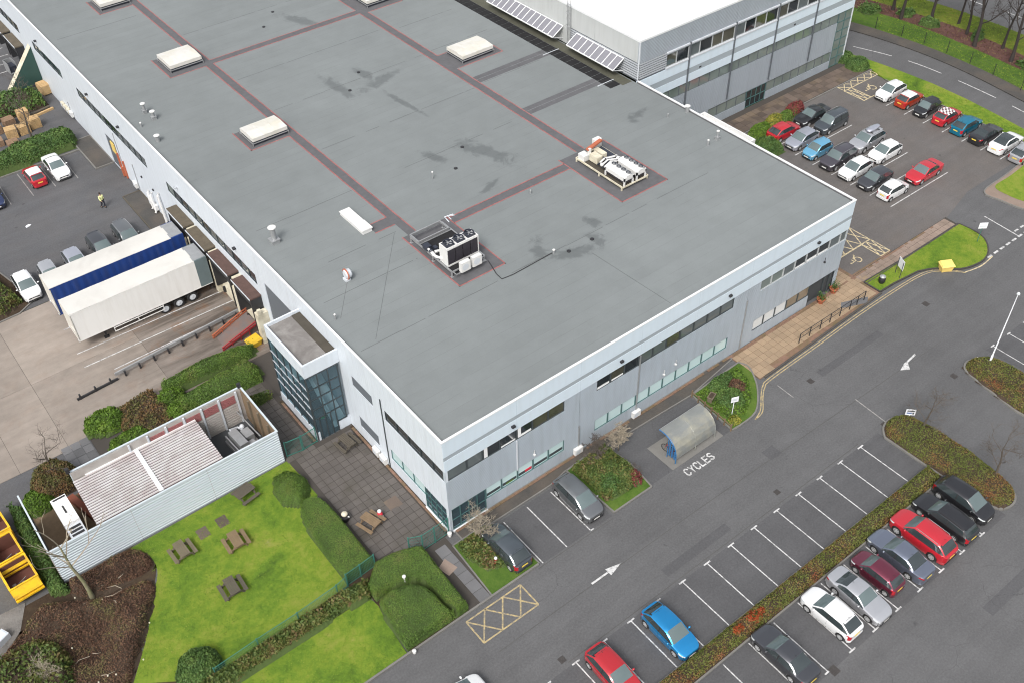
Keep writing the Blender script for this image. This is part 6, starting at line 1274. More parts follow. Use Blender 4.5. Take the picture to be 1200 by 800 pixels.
def car_meshes(sty, col, roofm, glassm):
    key = (sty, col, roofm, glassm)
    if key in CARM: return CARM[key]
    s = STY[sty]; L, W, H = s['L'], s['W'], s['H']; X = lambda f: L / 2 - f * L
    xf, xb = L / 2, -L / 2; xc, xr, xe, xd = X(s['c']), X(s['rf']), X(s['rr']), X(s['bb']); xwf, xwr = xf - s['wf'], xb + s['wr']; r = s['r']; ra = r + .06
    bp = (xr + xe) / 2 if sty not in ('coupe',) else xe + .1; bp = (xc * .42 + xe * .58)
    xs = {xf, xf - .05, xf - .16, xf - .32, xf - .5, xc, (xc + xr) / 2, xr, bp + .045, bp - .045, (xr + bp) / 2, (bp + xe) / 2, xe, (xe + xd) / 2, xd, xb + .32, xb + .15, xb + .05, xb, X(s['sg'])}
    for c in (xwf, xwr): xs |= {c + ra * k for k in (-1.02, -.8, -.4, 0, .4, .8, 1.02)}
    xs = sorted(xs, reverse=True); o = [xs[0]]
    for x in xs[1:]:
        if o[-1] - x > .022: o.append(x)
    if o[-1] != xb: o[-1] = xb
    xs = o
    def ip(x, pts): p = sorted(pts); return float(np.interp(x, [a for a, _ in p], [b for _, b in p]))
    hood = [(xf, s['zn'] - .12), (xf - .05, s['zn'] - .03), (xf - .16, s['zn'] + .02), (xf - .5, s['zn'] + .55 * (s['zc'] - s['zn'])), (xc, s['zc'])]
    roof = [(xc, s['zc']), ((xc + xr) / 2, (s['zc'] + H) / 2 + .03), (xr, H - .02), ((xr + xe) / 2, H), (xe, H - (.05 if s['rr'] > .8 else .03)), ((xe + xd) / 2, (H + s['zd']) / 2 + .04), (xd, s['zd'])]
    tail = [(xd, s['zd']), (xb + .15, s['zd'] - .02), (xb + .05, s['zd'] - .05), (xb, s['zd'] - .16)] if xd > xb + .2 else [(xb, s['zd'] - .1)]
    zt = lambda x: ip(x, hood) if x >= xc else (ip(x, roof) if x >= xd else ip(x, tail))
    zbelt = lambda x: min(ip(x, [(xf, s['zn'] - .16), (xf - .05, s['zn'] - .06), (xf - .5, s['zn'] + .5 * (s['zc'] - s['zn']) - .03), (xc, s['zc'] - .05), (xr, s['zb'] - .03), (xe, s['zb'] + .01), (xb + .1, s['zb']), (xb, s['zb'] - .1)]), zt(x) - .012)
    hw = lambda x: ip(x, [(xf, W * .27), (xf - .05, W * .35), (xf - .16, W * .42), (xf - .32, W * .462), (xf - .5, W * .482), (xf - .8, W * .496), (0, W * .5), (xb + .7, W * .492), (xb + .32, W * .468), (xb + .15, W * .437), (xb + .05, W * .39), (xb, W * .33)])
    def sill(x):
        z = .2
        for c in (xwf, xwr):
            d = abs(x - c)
            if d < ra: z = max(z, r + math.sqrt(ra * ra - d * d) - .02)
        return z
    V = []; wr_ = W * .5 * .72
    for x in xs:
        h = hw(x); zb_, zt_ = zbelt(x), zt(x); g = zt_ - zb_; tt = max(0, min(1, (g - .07) / (H - s['zb'] - .07)))
        zs = sill(x); z1 = max(.5, zs + .03); z2 = max(zb_ - .1, z1 + .02)
        wt = wr_ * ip(x, [(xr, 1), ((xr + xe) / 2, 1.0), (xe, .93), (xb, .86)]); yi4 = h * .90 + (wt + .07 - h * .90) * tt; yi5 = h * .80 + (wt - .02 - h * .80) * tt
        z4 = zb_ + g * (.4 * (1 - tt) + .83 * tt); z5 = zb_ + g * (.65 * (1 - tt) + .945 * tt)
        V.append([(h * .95, zs), (h, z1), (h * .992, z2), (h * .955, zb_), (yi4, z4), (yi5, z5), (yi5 * .5, zb_ + g * .985), (0, zt_)])
    groups = {}
    vs = []
    for x, ring in zip(xs, V):
        vs += [(x, y, z) for y, z in ring] + [(x, -y, z) for y, z in ring[-2::-1]]
    n = 15; sg = X(s['sg'])
    for i in range(len(xs) - 1):
        xm = (xs[i] + xs[i + 1]) / 2
        for j in range(14):
            jj = j if j < 7 else 13 - j; side = 'left' if j < 7 else 'right'; k = 'body'
            if jj == 3 and sg < xm < xc - .02 and zt(xm) - zbelt(xm) > .1: k = 'pillar' if abs(xm - bp) < .045 else ('glass_f' if xm > bp else 'glass_r') + side
            elif jj >= 5 and xr < xm < xc: k = 'windscreen'
            elif jj >= 5 and xd < xm < xe: k = 'rear_window'
            elif jj >= 5 and xe < xm < xr and roofm: k = 'roof'
            elif jj == 4 and xe < xm < xr and roofm and roofm != 'car_glass': k = 'roof'
            elif jj in (2,) and xf - .5 < xm < xf - .03: k = 'head' + side
            elif jj in (1, 2) and xb + .0 < xm < xb + .26 and zt(xm) > .6: k = 'tailr' + side if jj == 2 or (sty not in ('saloon', 'coupe') and xm < xb + .17) else 'body'
            groups.setdefault(k, []).append((i * n + j, i * n + j + 1, (i + 1) * n + j + 1, (i + 1) * n + j))
    groups['body'] += [tuple(range(n))[::-1], tuple((len(xs) - 1) * n + k for k in range(n))]
    def sub(fs, name, mt):
        ids = sorted({i for f in fs for i in f}); mp = {a: b for b, a in enumerate(ids)}; b = MB(); b.v = [vs[i] for i in ids]; b.f = [tuple(mp[i] for i in f)[::-1] for f in fs]; b.m = [0] * len(fs); return b.mesh(name, mt, True, 38)
    out = [('body', sub(groups['body'], 'body', col))]
    for k, f in groups.items():
        if k == 'body': continue
        nm, mt = ('side_window', 'car_glass') if k[:5] == 'glass' else ('windscreen', glassm) if k == 'windscreen' else ('rear_window', 'car_glass') if k == 'rear_window' else ('roof', roofm) if k == 'roof' else ('pillar', 'plastic_black') if k == 'pillar' else ('headlight', 'lamp_clear') if k[:4] == 'head' else ('tail_light', 'lamp_red')
        out.append((nm, sub(f, nm, mt)))
    b = MB(); b.box(xb + .1, -W * .40, .16, xf - .12, W * .40, .6); b.box(xb + .3, -W * .36, .6, xc, W * .36, .66); out.append(('underbody', b.mesh('underbody', 'plastic_black')))
    b = MB(); b.box(xf - .02, -W * .27, .44, xf + .012, W * .27, .56 if sty != 'suv' else .7); b.box(xf - .02, -W * .33, .22, xf + .02, W * .33, .33); out.append(('grille', b.mesh('grille', 'plastic_black')))
    b = MB(); b.box(xf + .0121, -.26, .36, xf + .022, .26, .47); out.append(('number_plate', b.mesh('number_plate', 'plate_white')))
    b = MB(); b.box(xb - .02, -.26, .62, xb - .002, .26, .73); out.append(('number_plate', b.mesh('number_plate', 'plate_yellow')))
    b = MB(); b.box(xb - .015, -W * .36, .25, xb + .05, W * .36, .42); out.append(('bumper', b.mesh('bumper', 'plastic_black' if sty in ('suv', 'van') else col)))
    for sy in (-1, 1):
        b = MB(); x = xc - .28; y = sy * (hw(x) + .09); z = zbelt(x) + .08; b.ball((x, y, z), .08, .11, .075, 8, 5); b.bar((x, sy * (hw(x) - .04), z - .04), (x, y, z - .02), .05, .04); out.append(('door_mirror', b.mesh('door_mirror', col, True)))
    for x in (bp + .25, bp - .75)[:1 if sty == 'coupe' else 2]:
        for sy in (-1, 1): b = MB(); y = sy * (hw(x) * .995); b.box(x - .09, y - .012, zbelt(x) - .16, x + .09, y + .012, zbelt(x) - .13); out.append(('door_handle', b.mesh('door_handle', col)))
    b = MB()                       # shut lines, a hair proud of the skin
    for x in (xc - .25, bp, ) + ((max(sg + .15, xwr + ra * .3),) if sty not in ('coupe', 'small', 'mini') else ()):
        for sy in (-1, 1):
            h = hw(x); zz = max(.32, sill(x) + .03); b.bar((x, sy * (h * 1.0 + .001), max(.5, zz)), (x, sy * (h * .992 + .002), zbelt(x) - .1), .012, .006, 0, (1, 0, 0))
    b.bar((xc + .03, -hw(xc) * .8, zt(xc) - .035), (xc + .03, hw(xc) * .8, zt(xc) - .035), .03, .02)
    out.append(('shut_line', b.mesh('shut_line', 'plastic_black')))
    if sty in ('estate', 'suv', 'van'):
        for sy in (-1, 1): b = MB(); y = sy * (wr_ + .0); b.tube([(xr - .1, y, H - .09), (xr - .2, y, H - .0), (xe + .2, y, H - .02), (xe + .1, y, H - .1)], .018, 5); out.append(('roof_rail', b.mesh('roof_rail', 'galv' if col != 'p_black' else 'plastic_black')))
    if sty not in ('saloon', 'coupe'): b = MB(); b.box(xe - .12, -wr_ * .8, H - .075, xe + .04, wr_ * .8, H - .045); out.append(('spoiler', b.mesh('spoiler', col)))
    b = MB(); b.bar((xe + .12, 0, H - .03), (xe - .02, 0, H + .09), .012, .012); out.append(('aerial', b.mesh('aerial', 'plastic_black')))
    CARM[key] = (out, [(xwf, W / 2), (xwr, W / 2)], r); return CARM[key]
HD = {'S': -90, 'N': 90, 'E': 0, 'W': 180}
def car(sty, col, x, y, head, label, roofm=None, glassm='car_glass_pale', jit=1.2, name='parked_car', grp='cars in the parking bays', z=.006):
    parts, wh, r = car_meshes(sty, col, roofm, glassm)
    t = thing(name, label, 'car', (x, y, z), R(HD[head] + random.uniform(-jit, jit)), grp)
    for nm, me in parts: ob(nm, me, t)
    ty, ri = wheel_mesh(r)
    for wx, hwid in wh:
        for sy in (-1, 1):
            o = ob('wheel', ty, t, (wx, sy * (hwid - .115), r)); o.rotation_euler = (0, random.uniform(0, 3), 0 if sy > 0 else math.pi); ob('rim', ri, o)
    return t
# two rows of bays below the hedge
car('mpv', 'p_black', 30.35, -21.35, 'S', 'black tall hatchback parked in the last bay beside the rounded hedge end')
car('estate', 'p_black', 27.95, -21.45, 'N', 'black estate car with silver roof rails beside the bright red car')
car('suv', 'p_red', 25.4, -21.4, 'N', 'bright red high hatchback parked between the black estate and the blue-grey saloon')
car('saloon', 'p_bluegrey', 22.85, -21.4, 'N', 'blue-grey saloon parked between the bright red and the burgundy car')
car('small', 'p_burgundy', 20.45, -21.3, 'N', 'small burgundy hatchback in the row below the hedge')
car('coupe', 'p_silver', 18.05, -21.65, 'S', 'silver-white coupe with its bonnet facing the drive')
car('hatch', 'p_white', 15.55, -21.35, 'N', 'white hatchback parked beside the silver-white coupe')
car('saloon', 'p_charcoal', 10.85, -21.45, 'N', 'charcoal saloon parked alone at the bottom of the picture')
car('hatch', 'p_blue', 6.4, -15.65, 'S', 'bright blue hatchback parked alone in the row of empty bays')
car('hatch', 'p_cherry', 1.55, -15.55, 'S', 'red hatchback cut off by the bottom picture edge')
# bays under the front wall
car('mpv', 'p_grey', 8.85, -3.65, 'S', 'grey hatchback parked between the front wall and the shrub island')
car('hatch', 'p_slate', 2.15, -3.75, 'N', 'dark grey hatchback half hidden by the bare shrub at the front wall')
car('mpv', 'p_white', -7.35, -11.0, 'E', 'white car on the drive cut off by the bottom edge below the big hedge', name='car', jit=3, grp=None)
# far car park, back row on the grass verge
car('hatch', 'p_white', 74.85, 17.95, 'W', 'white hatchback at the hatched end of the back row by the verge')
car('mini', 'p_orange', 75.0, 15.55, 'E', 'orange-red small car with a white roof in the back row', 'p_white')
car('small', 'p_black', 74.85, 13.1, 'W', 'black small car in the back row between the two red ones')
car('mini', 'p_red', 75.0, 10.65, 'E', 'red small car with a white checkered roof in the back row', 'checker_roof')
car('hatch', 'p_teal', 75.0, 8.2, 'E', 'teal blue hatchback in the back row beside the checkered roof')
car('coupe', 'p_black', 75.05, 5.85, 'E', 'black soft-top car in the back row', 'fabric_black')
car('saloon', 'p_white', 75.1, 3.5, 'E', 'white saloon with a dark glass roof panel in the back row', 'car_glass')
car('hatch', 'p_silver', 74.9, 1.15, 'E', 'silver hatchback cut off by the right picture edge')
# far car park, double row
car('hatch', 'p_red', 58.95, 20.1, 'E', 'red hatchback parked by the shrubs under the taller block')
car('hatch', 'p_lilac', 59.2, 17.75, 'W', 'silver hatchback between the red car and the light blue car')
car('small', 'p_skyblue', 58.85, 15.35, 'W', 'light blue small hatchback in the double row')
car('suv', 'p_plum', 59.2, 12.9, 'W', 'large dark plum car beside the light blue hatchback')
car('hatch', 'p_white', 58.95, 10.5, 'W', 'white hatchback parked nearest the roof edge beside the dark plum car')
car('hatch', 'p_charcoal', 59.0, 8.1, 'W', 'dark grey hatchback between two white ones near the roof corner')
car('small', 'p_white', 58.8, 5.75, 'E', 'white hatchback with its dark rear window towards the building corner')
car('saloon', 'p_black', 63.9, 20.25, 'W', 'black saloon parked next to the maroon shrub')
car('van', 'p_slate', 64.15, 17.85, 'W', 'dark slate van-like car parked next to the black saloon')
car('suv', 'p_silver', 64.2, 13.1, 'W', 'silver high car carrying a roof box')
car('hatch', 'p_white', 63.9, 10.55, 'W', 'white hatchback in the second rank beside the silver car with a roof box')
car('saloon', 'p_red', 63.85, 5.7, 'W', 'red saloon parked alone on the open side of the double row')
t = thing('roof_box', 'silver-grey roof box strapped on the silver high car', 'roof box', (64.75, 13.1, 1.72), R(180)); q = MB(); q.lathe((0, 0, 0), [(.01, -.95), (.28, -.9), (.4, -.5), (.42, .3), (.33, .85), (.01, .98)], 12, 0, 'x'); o = q.build('box_shell', 'p_lilac', t, True, 60); o.scale = (1, .95, .5); o.location = (0, 0, .2); q = MB(); q.box(-.6, -.5, -.03, -.5, .5, .02); q.box(.5, -.5, -.03, .6, .5, .02); q.build('roof_bar', 'black_metal', t)
# yard
car('mini', 'p_red', -7.8, 64.7, 'N', 'red small car with a white roof parked against the yard hedge', 'p_white')
car('saloon', 'p_white', -5.4, 64.9, 'S', 'white saloon parked against the yard hedge beside the red small car')
car('hatch', 'p_navy', -12.6, 63.6, 'S', 'dark blue hatchback cut off by the left picture edge')
car('hatch', 'p_white', -14.6, 46.9, 'S', 'white hatchback at the left end of the row behind the lorry trailers')
car('small', 'p_silver', -12.3, 47.1, 'S', 'pale silver small car second from the left behind the lorry trailers')
car('hatch', 'p_lilac', -9.7, 47.4, 'S', 'lilac-silver hatchback with a spoiler in the middle behind the lorry trailers')
car('mpv', 'p_charcoal', -7.0, 48.1, 'S', 'dark grey people carrier behind the lorry trailers')
car('estate', 'p_grey', -4.3, 48.3, 'S', 'grey estate car nearest the wall behind the lorry trailers')

# ================================================================ person
def skin_fig(name, pts, edges, rad, m, par):
    me = bpy.data.meshes.new(name); me.from_pydata(pts, edges, []); me.materials.append(M[m]); o = ob(name, me, par)
    o.modifiers.new('skin', 'SKIN'); me.skin_vertices.new() if not me.skin_vertices else None
    for v, r_ in zip(me.skin_vertices[0].data, rad): v.radius = (r_, r_ * .85) if isinstance(r_, float) else r_
    me.skin_vertices[0].data[0].use_root = True; s = o.modifiers.new('s', 'SUBSURF'); s.levels = 1; s.render_levels = 1
    me.polygons.foreach_set('use_smooth', [True] * len(me.polygons)); return o
t = thing('person', 'person in a pale yellow high-visibility jacket and dark trousers walking across the yard', 'person', (-4.08, 55.2, 0), R(-70))
B = [(0, 0, .95), (0, 0, 1.12), (.02, 0, 1.32), (.02, 0, 1.47), (.03, 0, 1.56), (.05, 0, 1.68), (.04, 0, 1.76),
     (0, .1, .9), (.16, .1, .5), (.02, .1, .09), (.2, .1, .05), (0, -.1, .9), (-.02, -.1, .48), (-.28, -.1, .12), (-.14, -.1, .04),
     (.02, .2, 1.42), (-.1, .26, 1.14), (.06, .25, .92), (.1, .25, .82), (.02, -.2, 1.42), (.12, -.26, 1.14), (.3, -.24, 1.0), (.38, -.23, .95)]
Ed = [(0, 1), (1, 2), (2, 3), (3, 4), (4, 5), (5, 6), (0, 7), (7, 8), (8, 9), (9, 10), (0, 11), (11, 12), (12, 13), (13, 14), (3, 15), (15, 16), (16, 17), (17, 18), (3, 19), (19, 20), (20, 21), (21, 22)]
rd = [.14, .13, .15, .1, .055, .1, .07, .09, .07, .05, .045, .09, .07, .05, .045, .06, .048, .035, .04, .06, .048, .035, .04]
skin_fig('body', B, Ed, rd, 'skin', t)
J = [(0, 0, .86), (0, 0, 1.1), (.02, 0, 1.32), (.02, 0, 1.46), (.02, .2, 1.43), (-.1, .27, 1.14), (.05, .255, .95), (.02, -.2, 1.43), (.12, -.27, 1.14), (.28, -.245, 1.02)]
skin_fig('jacket', J, [(0, 1), (1, 2), (2, 3), (3, 4), (4, 5), (5, 6), (3, 7), (7, 8), (8, 9)], [(.21, .17), (.2, .16), (.22, .17), .12, .1, .085, .065, .1, .085, .065], 'hi_vis', t)
Tz = [(0, 0, .97), (0, .1, .88), (.16, .1, .5), (.02, .1, .12), (0, -.1, .88), (-.02, -.1, .48), (-.27, -.1, .15)]
skin_fig('trousers', Tz, [(0, 1), (1, 2), (2, 3), (0, 4), (4, 5), (5, 6)], [(.17, .15), .12, .095, .08, .12, .095, .08], 'trouser', t)
q = MB(); q.ball((.03, 0, 1.73), .125, .105, .12, 10, 6); q.build('hair', 'hair_dark', t, True)
for x, y in ((.1, .1), (-.24, -.1)): q = MB(); q.box(x - .13, y - .05, .0, x + .15, y + .05, .1); q.build('shoe', 'plastic_black', t)
# ================================================================ vegetation
def wnoise(P, sc, seed):
    r = np.random.default_rng(seed); o = 0
    for k in range(7):
        a = r.uniform(0, 2 * math.pi); f = sc * r.uniform(.6, 1.7); o = o + np.sin((P[:, 0] * math.cos(a) + P[:, 1] * math.sin(a)) * f + r.uniform(0, 6.3))
    return o / 7 * 1.6
def pin_np(poly, P):
    x, y = P[:, 0], P[:, 1]; c = np.zeros(len(P), bool); n = len(poly)
    for i in range(n):
        (xa, ya), (xb, yb) = poly[i], poly[(i + 1) % n]
        if ya == yb: continue
        c ^= ((ya > y) != (yb > y)) & (x < (xb - xa) * (y - ya) / (yb - ya) + xa)
    return c
def edist(poly, P):
    d = np.full(len(P), 1e9); n = len(poly)
    for i in range(n):
        a = np.array(poly[i]); b = np.array(poly[(i + 1) % n]); ab = b - a; l = (ab ** 2).sum()
        if l < 1e-9: continue
        u = np.clip(((P - a) @ ab) / l, 0, 1); d = np.minimum(d, np.hypot(*(P - a - u[:, None] * ab).T))
    return d
def leaf_quads(P, N, size, spread=.9, ar=.55):
    n = len(P); N = N + rng.normal(0, spread, (n, 3)); N /= np.linalg.norm(N, axis=1)[:, None] + 1e-9
    t = np.cross(N, rng.normal(0, 1, (n, 3))); t /= np.linalg.norm(t, axis=1)[:, None] + 1e-9; b = np.cross(N, t)
    s = size * rng.uniform(.6, 1.35, (n, 1)); V = np.stack([P - t * s, P + b * s * ar, P + t * s, P - b * s * ar], 1); return V.reshape(-1, 3)
SEED = [100]
def hedge(name, label, cat, poly, h, leaf='leaf_clip', core='hedge_core', dens=170, ls=.075, rnd=.35, lump=.05, lsc=2.0, z0=.05, group=None, spread=.8, kind=None, fuzz=.05, exp=2.0):
    SEED[0] += 1; sd = SEED[0]; A_ = np.array(poly, float); x0, y0 = A_.min(0); x1, y1 = A_.max(0); cx, cy = A_.mean(0)
    def H(P, d): u = np.clip(d / rnd, 0, 1); return h * (1 - (1 - u) ** exp) ** (1 / exp) * (1 + lump / max(h, .2) * wnoise(P, lsc, sd))
    st = max(.14, min(.35, (x1 - x0) / 14)); gx = np.arange(x0 - st, x1 + 2 * st, st); gy = np.arange(y0 - st, y1 + 2 * st, st)
    X, Y = np.meshgrid(gx, gy); P = np.stack([X.ravel(), Y.ravel()], 1); ins = pin_np(poly, P); d = np.where(ins, edist(poly, P), 0)
    Z = z0 + np.where(ins, np.maximum(H(P, d) - .07, .0), -.02); nx, ny = len(gx), len(gy); I = ins.reshape(ny, nx)
    V = [(a - cx, b - cy, c) for a, b, c in zip(P[:, 0], P[:, 1], Z)]; F = []
    for j in range(ny - 1):
        for i in range(nx - 1):
            if I[j, i] or I[j, i + 1] or I[j + 1, i] or I[j + 1, i + 1]: F.append((j * nx + i, j * nx + i + 1, (j + 1) * nx + i + 1, (j + 1) * nx + i))
    me = bpy.data.meshes.new('branches'); me.from_pydata(V, [], F); me.materials.append(M[core])
    t = thing(name, label, cat, (cx, cy, 0), 0, group); ob('branches', me, t)
    if kind: t['kind'] = kind
    n = int((x1 - x0) * (y1 - y0) * dens); P = rng.uniform((x0, y0), (x1, y1), (n, 2)); P = P[pin_np(poly, P)]; d = edist(poly, P)
    # lean extra leaves to the steep flanks
    nf = int(len(P) * .9 * min(1, h)); rim = P[rng.permutation(len(P))][:nf]
    z = H(P, d); e = .06; gxn = (H(P + [e, 0], edist(poly, P + [e, 0])) - z) / e; gyn = (H(P + [0, e], edist(poly, P + [0, e])) - z) / e
    N = np.stack([-gxn, -gyn, np.ones(len(P))], 1); N /= np.linalg.norm(N, axis=1)[:, None]
    Q = np.concatenate([P, (z0 + z + rng.normal(0, fuzz, len(P)))[:, None]], 1)
    per = 0; ed = []; n_ = len(poly)
    for i in range(n_): a, b = A_[i], A_[(i + 1) % n_]; l = math.dist(a, b); ed.append((a, b, l)); per += l
    if h > .25:
        m = int(per * h * dens * .9); pk = rng.choice(n_, m, p=np.array([e_[2] for e_ in ed]) / per); u = rng.random(m)
        aa = A_[pk]; bb = A_[(pk + 1) % n_]; S_ = aa + (bb - aa) * u[:, None]; dr = bb - aa; dr /= np.linalg.norm(dr, axis=1)[:, None] + 1e-9; nn = np.stack([dr[:, 1], -dr[:, 0]], 1)
        tst = pin_np(poly, S_ + nn * .05); nn[tst] *= -1; zz = rng.random(m) ** .8; inset = rnd * (1 - (1 - zz ** exp) ** (1 / exp)) * .95
        S2 = S_ - nn * (inset[:, None] + .02) + nn * rng.normal(0, .03, (m, 1)); Q = np.concatenate([Q, np.concatenate([S2, (z0 + zz * h)[:, None]], 1)]); N = np.concatenate([N, np.concatenate([nn, .3 + 0 * zz[:, None]], 1)])
    Q[:, 0] -= cx; Q[:, 1] -= cy
    tag(ob('foliage', npmesh('foliage', leaf_quads(Q, N, ls, spread), 4, leaf), t), kind='stuff'); return t
def blob(cx, cy, rx, ry, n=18, jit=.1, rot=0):
    return [(cx + math.cos(rot) * rx * r_ * math.cos(a) - math.sin(rot) * ry * r_ * math.sin(a), cy + math.sin(rot) * rx * r_ * math.cos(a) + math.cos(rot) * ry * r_ * math.sin(a)) for a, r_ in ((2 * math.pi * k / n, 1 + random.uniform(-jit, jit)) for k in range(n))]
def bush(label, x, y, rx, h, leaf, ry=None, name='bush', core='hedge_core', dens=190, ls=.085, **k):
    return hedge(name, label, 'bush', blob(x, y, rx, ry or rx), h, leaf, core, dens, ls, rnd=(ry or rx) * .95, lump=.12, lsc=2.6, fuzz=.07, **k)
# clipped garden hedges
hedge('hedge', 'clipped hedge with one curved side between the lawn and the patio', 'hedge', curve_pts([(-5.75, 1.1), (-5.7, 4), (-5.75, 7.2), (-6.3, 8.5), (-7.4, 8.5), (-7.95, 6.6), (-8.1, 3.7), (-8.0, 1.0)], 3), 1.0, 'leaf_clip', dens=480, ls=.042, rnd=.2, lump=.05, lsc=3.0, spread=.45, fuzz=.025)
hedge('hedge', 'clipped hedge arched round the corner of the path with a scooped inner side', 'hedge', [(-7.25, -.5)] + curve_pts([(-5.9, .75), (-4.4, .62), (-3.0, .1), (-2.5, -.25)], 3) + [(-2.75, -5.9), (-3.55, -5.93)] + curve_pts([(-3.75, -4.6), (-3.75, -3.2), (-4.1, -2.2), (-5.0, -1.75), (-6.3, -1.5), (-7.2, -1.45)], 4), 1.05, 'leaf_clip', dens=480, ls=.042, rnd=.2, lump=.05, lsc=3.0, spread=.45, fuzz=.025)
hedge('hedge', 'rounded clipped hedge block at the road edge inside the arched hedge', 'hedge', [(-7.65, -5.9), (-7.5, -3.6), (-7.25, -1.95)] + curve_pts([(-6.6, -1.75), (-5.3, -2.0), (-4.45, -2.6), (-4.05, -3.5), (-4.0, -4.8), (-3.8, -5.9)], 3), .95, 'leaf_clip', dens=480, ls=.042, rnd=.22, lump=.05, lsc=3.0, spread=.45, fuzz=.025)
bush('round clipped bush between the store corner and the patio', -7.05, 10.6, 1.25, 1.35, 'leaf_clip', ry=1.75, dens=480, ls=.042, spread=.35)
hedge('hedge', 'long shaggy hedge row dividing the two lawns', 'hedge', [(-19.5, -1.1), (-16, -.85), (-12, -.85), (-9.3, -.7), (-7.4, -1.0), (-6.9, .2), (-9.0, .45), (-12, .35), (-15.2, .3), (-17.2, .25), (-19.5, .3)], .85, 'leaf_mixed', dens=190, ls=.11, rnd=.45, lump=.14, fuzz=.09, spread=1.2)
bush('large round bush at the bottom end of the shaggy hedge row', -18.9, 1.3, 1.5, 1.3, 'leaf_dark', dens=260, ls=.075)
# yard hedges
hedge('hedge', 'long green hedge along the concrete yard behind the store', 'hedge', [(-10.2, 25.7), (-10.2, 26.9), (-6.3, 27.25), (-3.2, 26.8), (-2.0, 26.2), (-2.6, 25.5), (-6, 25.6)], 1.1, 'leaf_clip', dens=320, ls=.06, rnd=.6, lump=.2, spread=.7)
hedge('hedge', 'second green hedge between the store wall and the yard hedge', 'hedge', [(-10.4, 22.5), (-10.2, 24.3), (-6.4, 24.75), (-3.3, 24.95), (-2.9, 23.8), (-3.3, 22.3)], 1.15, 'leaf_clip', dens=320, ls=.06, rnd=.8, lump=.22, spread=.7)
bush('bright green bush in the middle of the yard hedge', -10.2, 25.2, 1.2, 1.0, 'leaf_bright', ry=.9); bush('yellow-green bush beside the store wall', -10.4, 23.2, 1.1, 1.0, 'leaf_bright', ry=1.0)
hedge('shrub_mass', 'brown bare shrubs in the middle of the yard planting', 'shrubs', [(-14.4, 26.6), (-11, 27), (-10.6, 24), (-11, 22), (-13.2, 22), (-14.6, 24)], .75, 'leaf_russet', 'hedge_core_brown', dens=170, ls=.1, rnd=.6, lump=.2, fuzz=.1, spread=1.3)
hedge('bush', 'dark green bush at the left corner of the yard planting', 'bush', blob(-15.4, 26.0, 1.6, 1.35), 1.05, 'leaf_bright', dens=220, ls=.09, rnd=1.0, lump=.2, fuzz=.08); bush('rounded mid-green bush by the paving slabs behind the store', -14.6, 22.5, 1.75, 1.2, 'leaf_bright', ry=1.3)
hedge('hedge', 'green strip of hedge along the back wall of the store', 'hedge', [(-13, 22.2), (-10, 21.5), (-6, 21.0), (-4.2, 20.6), (-3.6, 20.0), (-6, 20.0), (-13, 20.4)], 1.0, 'leaf_mixed', dens=170, ls=.09, rnd=.4, lump=.15)
bush('russet-brown rounded bush at the open end of the store', -20.7, 22.4, 1.75, 2.1, 'leaf_russet', ry=1.5, core='hedge_core_brown', group=None); bush('yellow-green low bush left of the russet bush', -22.4, 21.4, 1.2, 1.0, 'leaf_bright')
hedge('hedge', 'ivy-green hedge strip between the skips and the store', 'hedge', [(-24.2, 22.3), (-23.45, 21.5), (-23.4, 13.6), (-23.3, 12.4), (-24.3, 12.8), (-24.6, 16.5), (-24.4, 20)], .75, 'leaf_dark', dens=210, ls=.085, rnd=.35, lump=.18, fuzz=.07)
hedge('hedge', 'dark green hedge in front of the pallet stacks', 'hedge', [(-14, 67.7), (-2.15, 68.3), (-1.5, 70.0), (-2.2, 71.3), (-6.2, 71.2), (-9.8, 70.3), (-14, 70)], 1.6, 'leaf_dark', dens=110, ls=.12, rnd=.7, lump=.2)
hedge('shrub_mass', 'brown and green scrub on the yard island at the left edge', 'shrubs', [(-24, 43.5), (-17.5, 44.4), (-15.6, 45.4), (-16.6, 50.5), (-24, 53)], 1.1, 'leaf_mixed', 'hedge_core_brown', dens=120, ls=.12, rnd=.8, lump=.3, fuzz=.12, spread=1.3)
hedge('shrub_mass', 'dark tangled shrubs behind the pallets below the green chute', 'shrubs', [(-11, 79.5), (-4.8, 79.2), (-1.6, 79.3), (-1.4, 81.6), (-4.6, 83), (-11, 84)], 1.8, 'leaf_dark', 'hedge_core_brown', dens=90, ls=.15, rnd=.9, lump=.4, fuzz=.2, spread=1.3)
# brown beds of the garden
hedge('heather_bed', 'dead brown ground cover along the foot of the store front', 'plants', curve_pts([(-23.0, 13.2), (-20.5, 13.2), (-18.6, 13.1), (-17.95, 12.1), (-17.9, 10.9), (-18.8, 10.6), (-21.0, 10.9), (-22.8, 11.4), (-23.3, 12.3)], 2), .4, 'leaf_brown', 'hedge_core_brown', dens=380, ls=.06, rnd=.4, lump=.4, lsc=1.6, fuzz=.08, spread=1.0)
hedge('heather_bed', 'dead brown ground cover filling the bed at the lower left', 'plants', curve_pts([(-25, 12.3), (-23.4, 11.2), (-21.2, 10.3), (-18.9, 10.0), (-18.6, 9.0), (-19.5, 7.6), (-21.3, 5.2), (-22.8, 3.2), (-23.5, 1.0), (-30, 1), (-31, 9)], 2), .45, 'leaf_brown', 'hedge_core_brown', dens=380, ls=.06, rnd=.5, lump=.5, lsc=1.6, fuzz=.09, spread=1.0)
hedge('shrub_mass', 'pale twiggy green shrubs at the bottom left corner', 'shrubs', curve_pts([(-26.2, 9.8), (-25.3, 8.6), (-25, 6.8), (-25.4, 4.8), (-26, 3), (-33, 3), (-33, 10)], 2), 1.1, 'leaf_mixed', 'hedge_core_brown', dens=130, ls=.13, rnd=.8, lump=.35, fuzz=.16, spread=1.4)
q = MB()
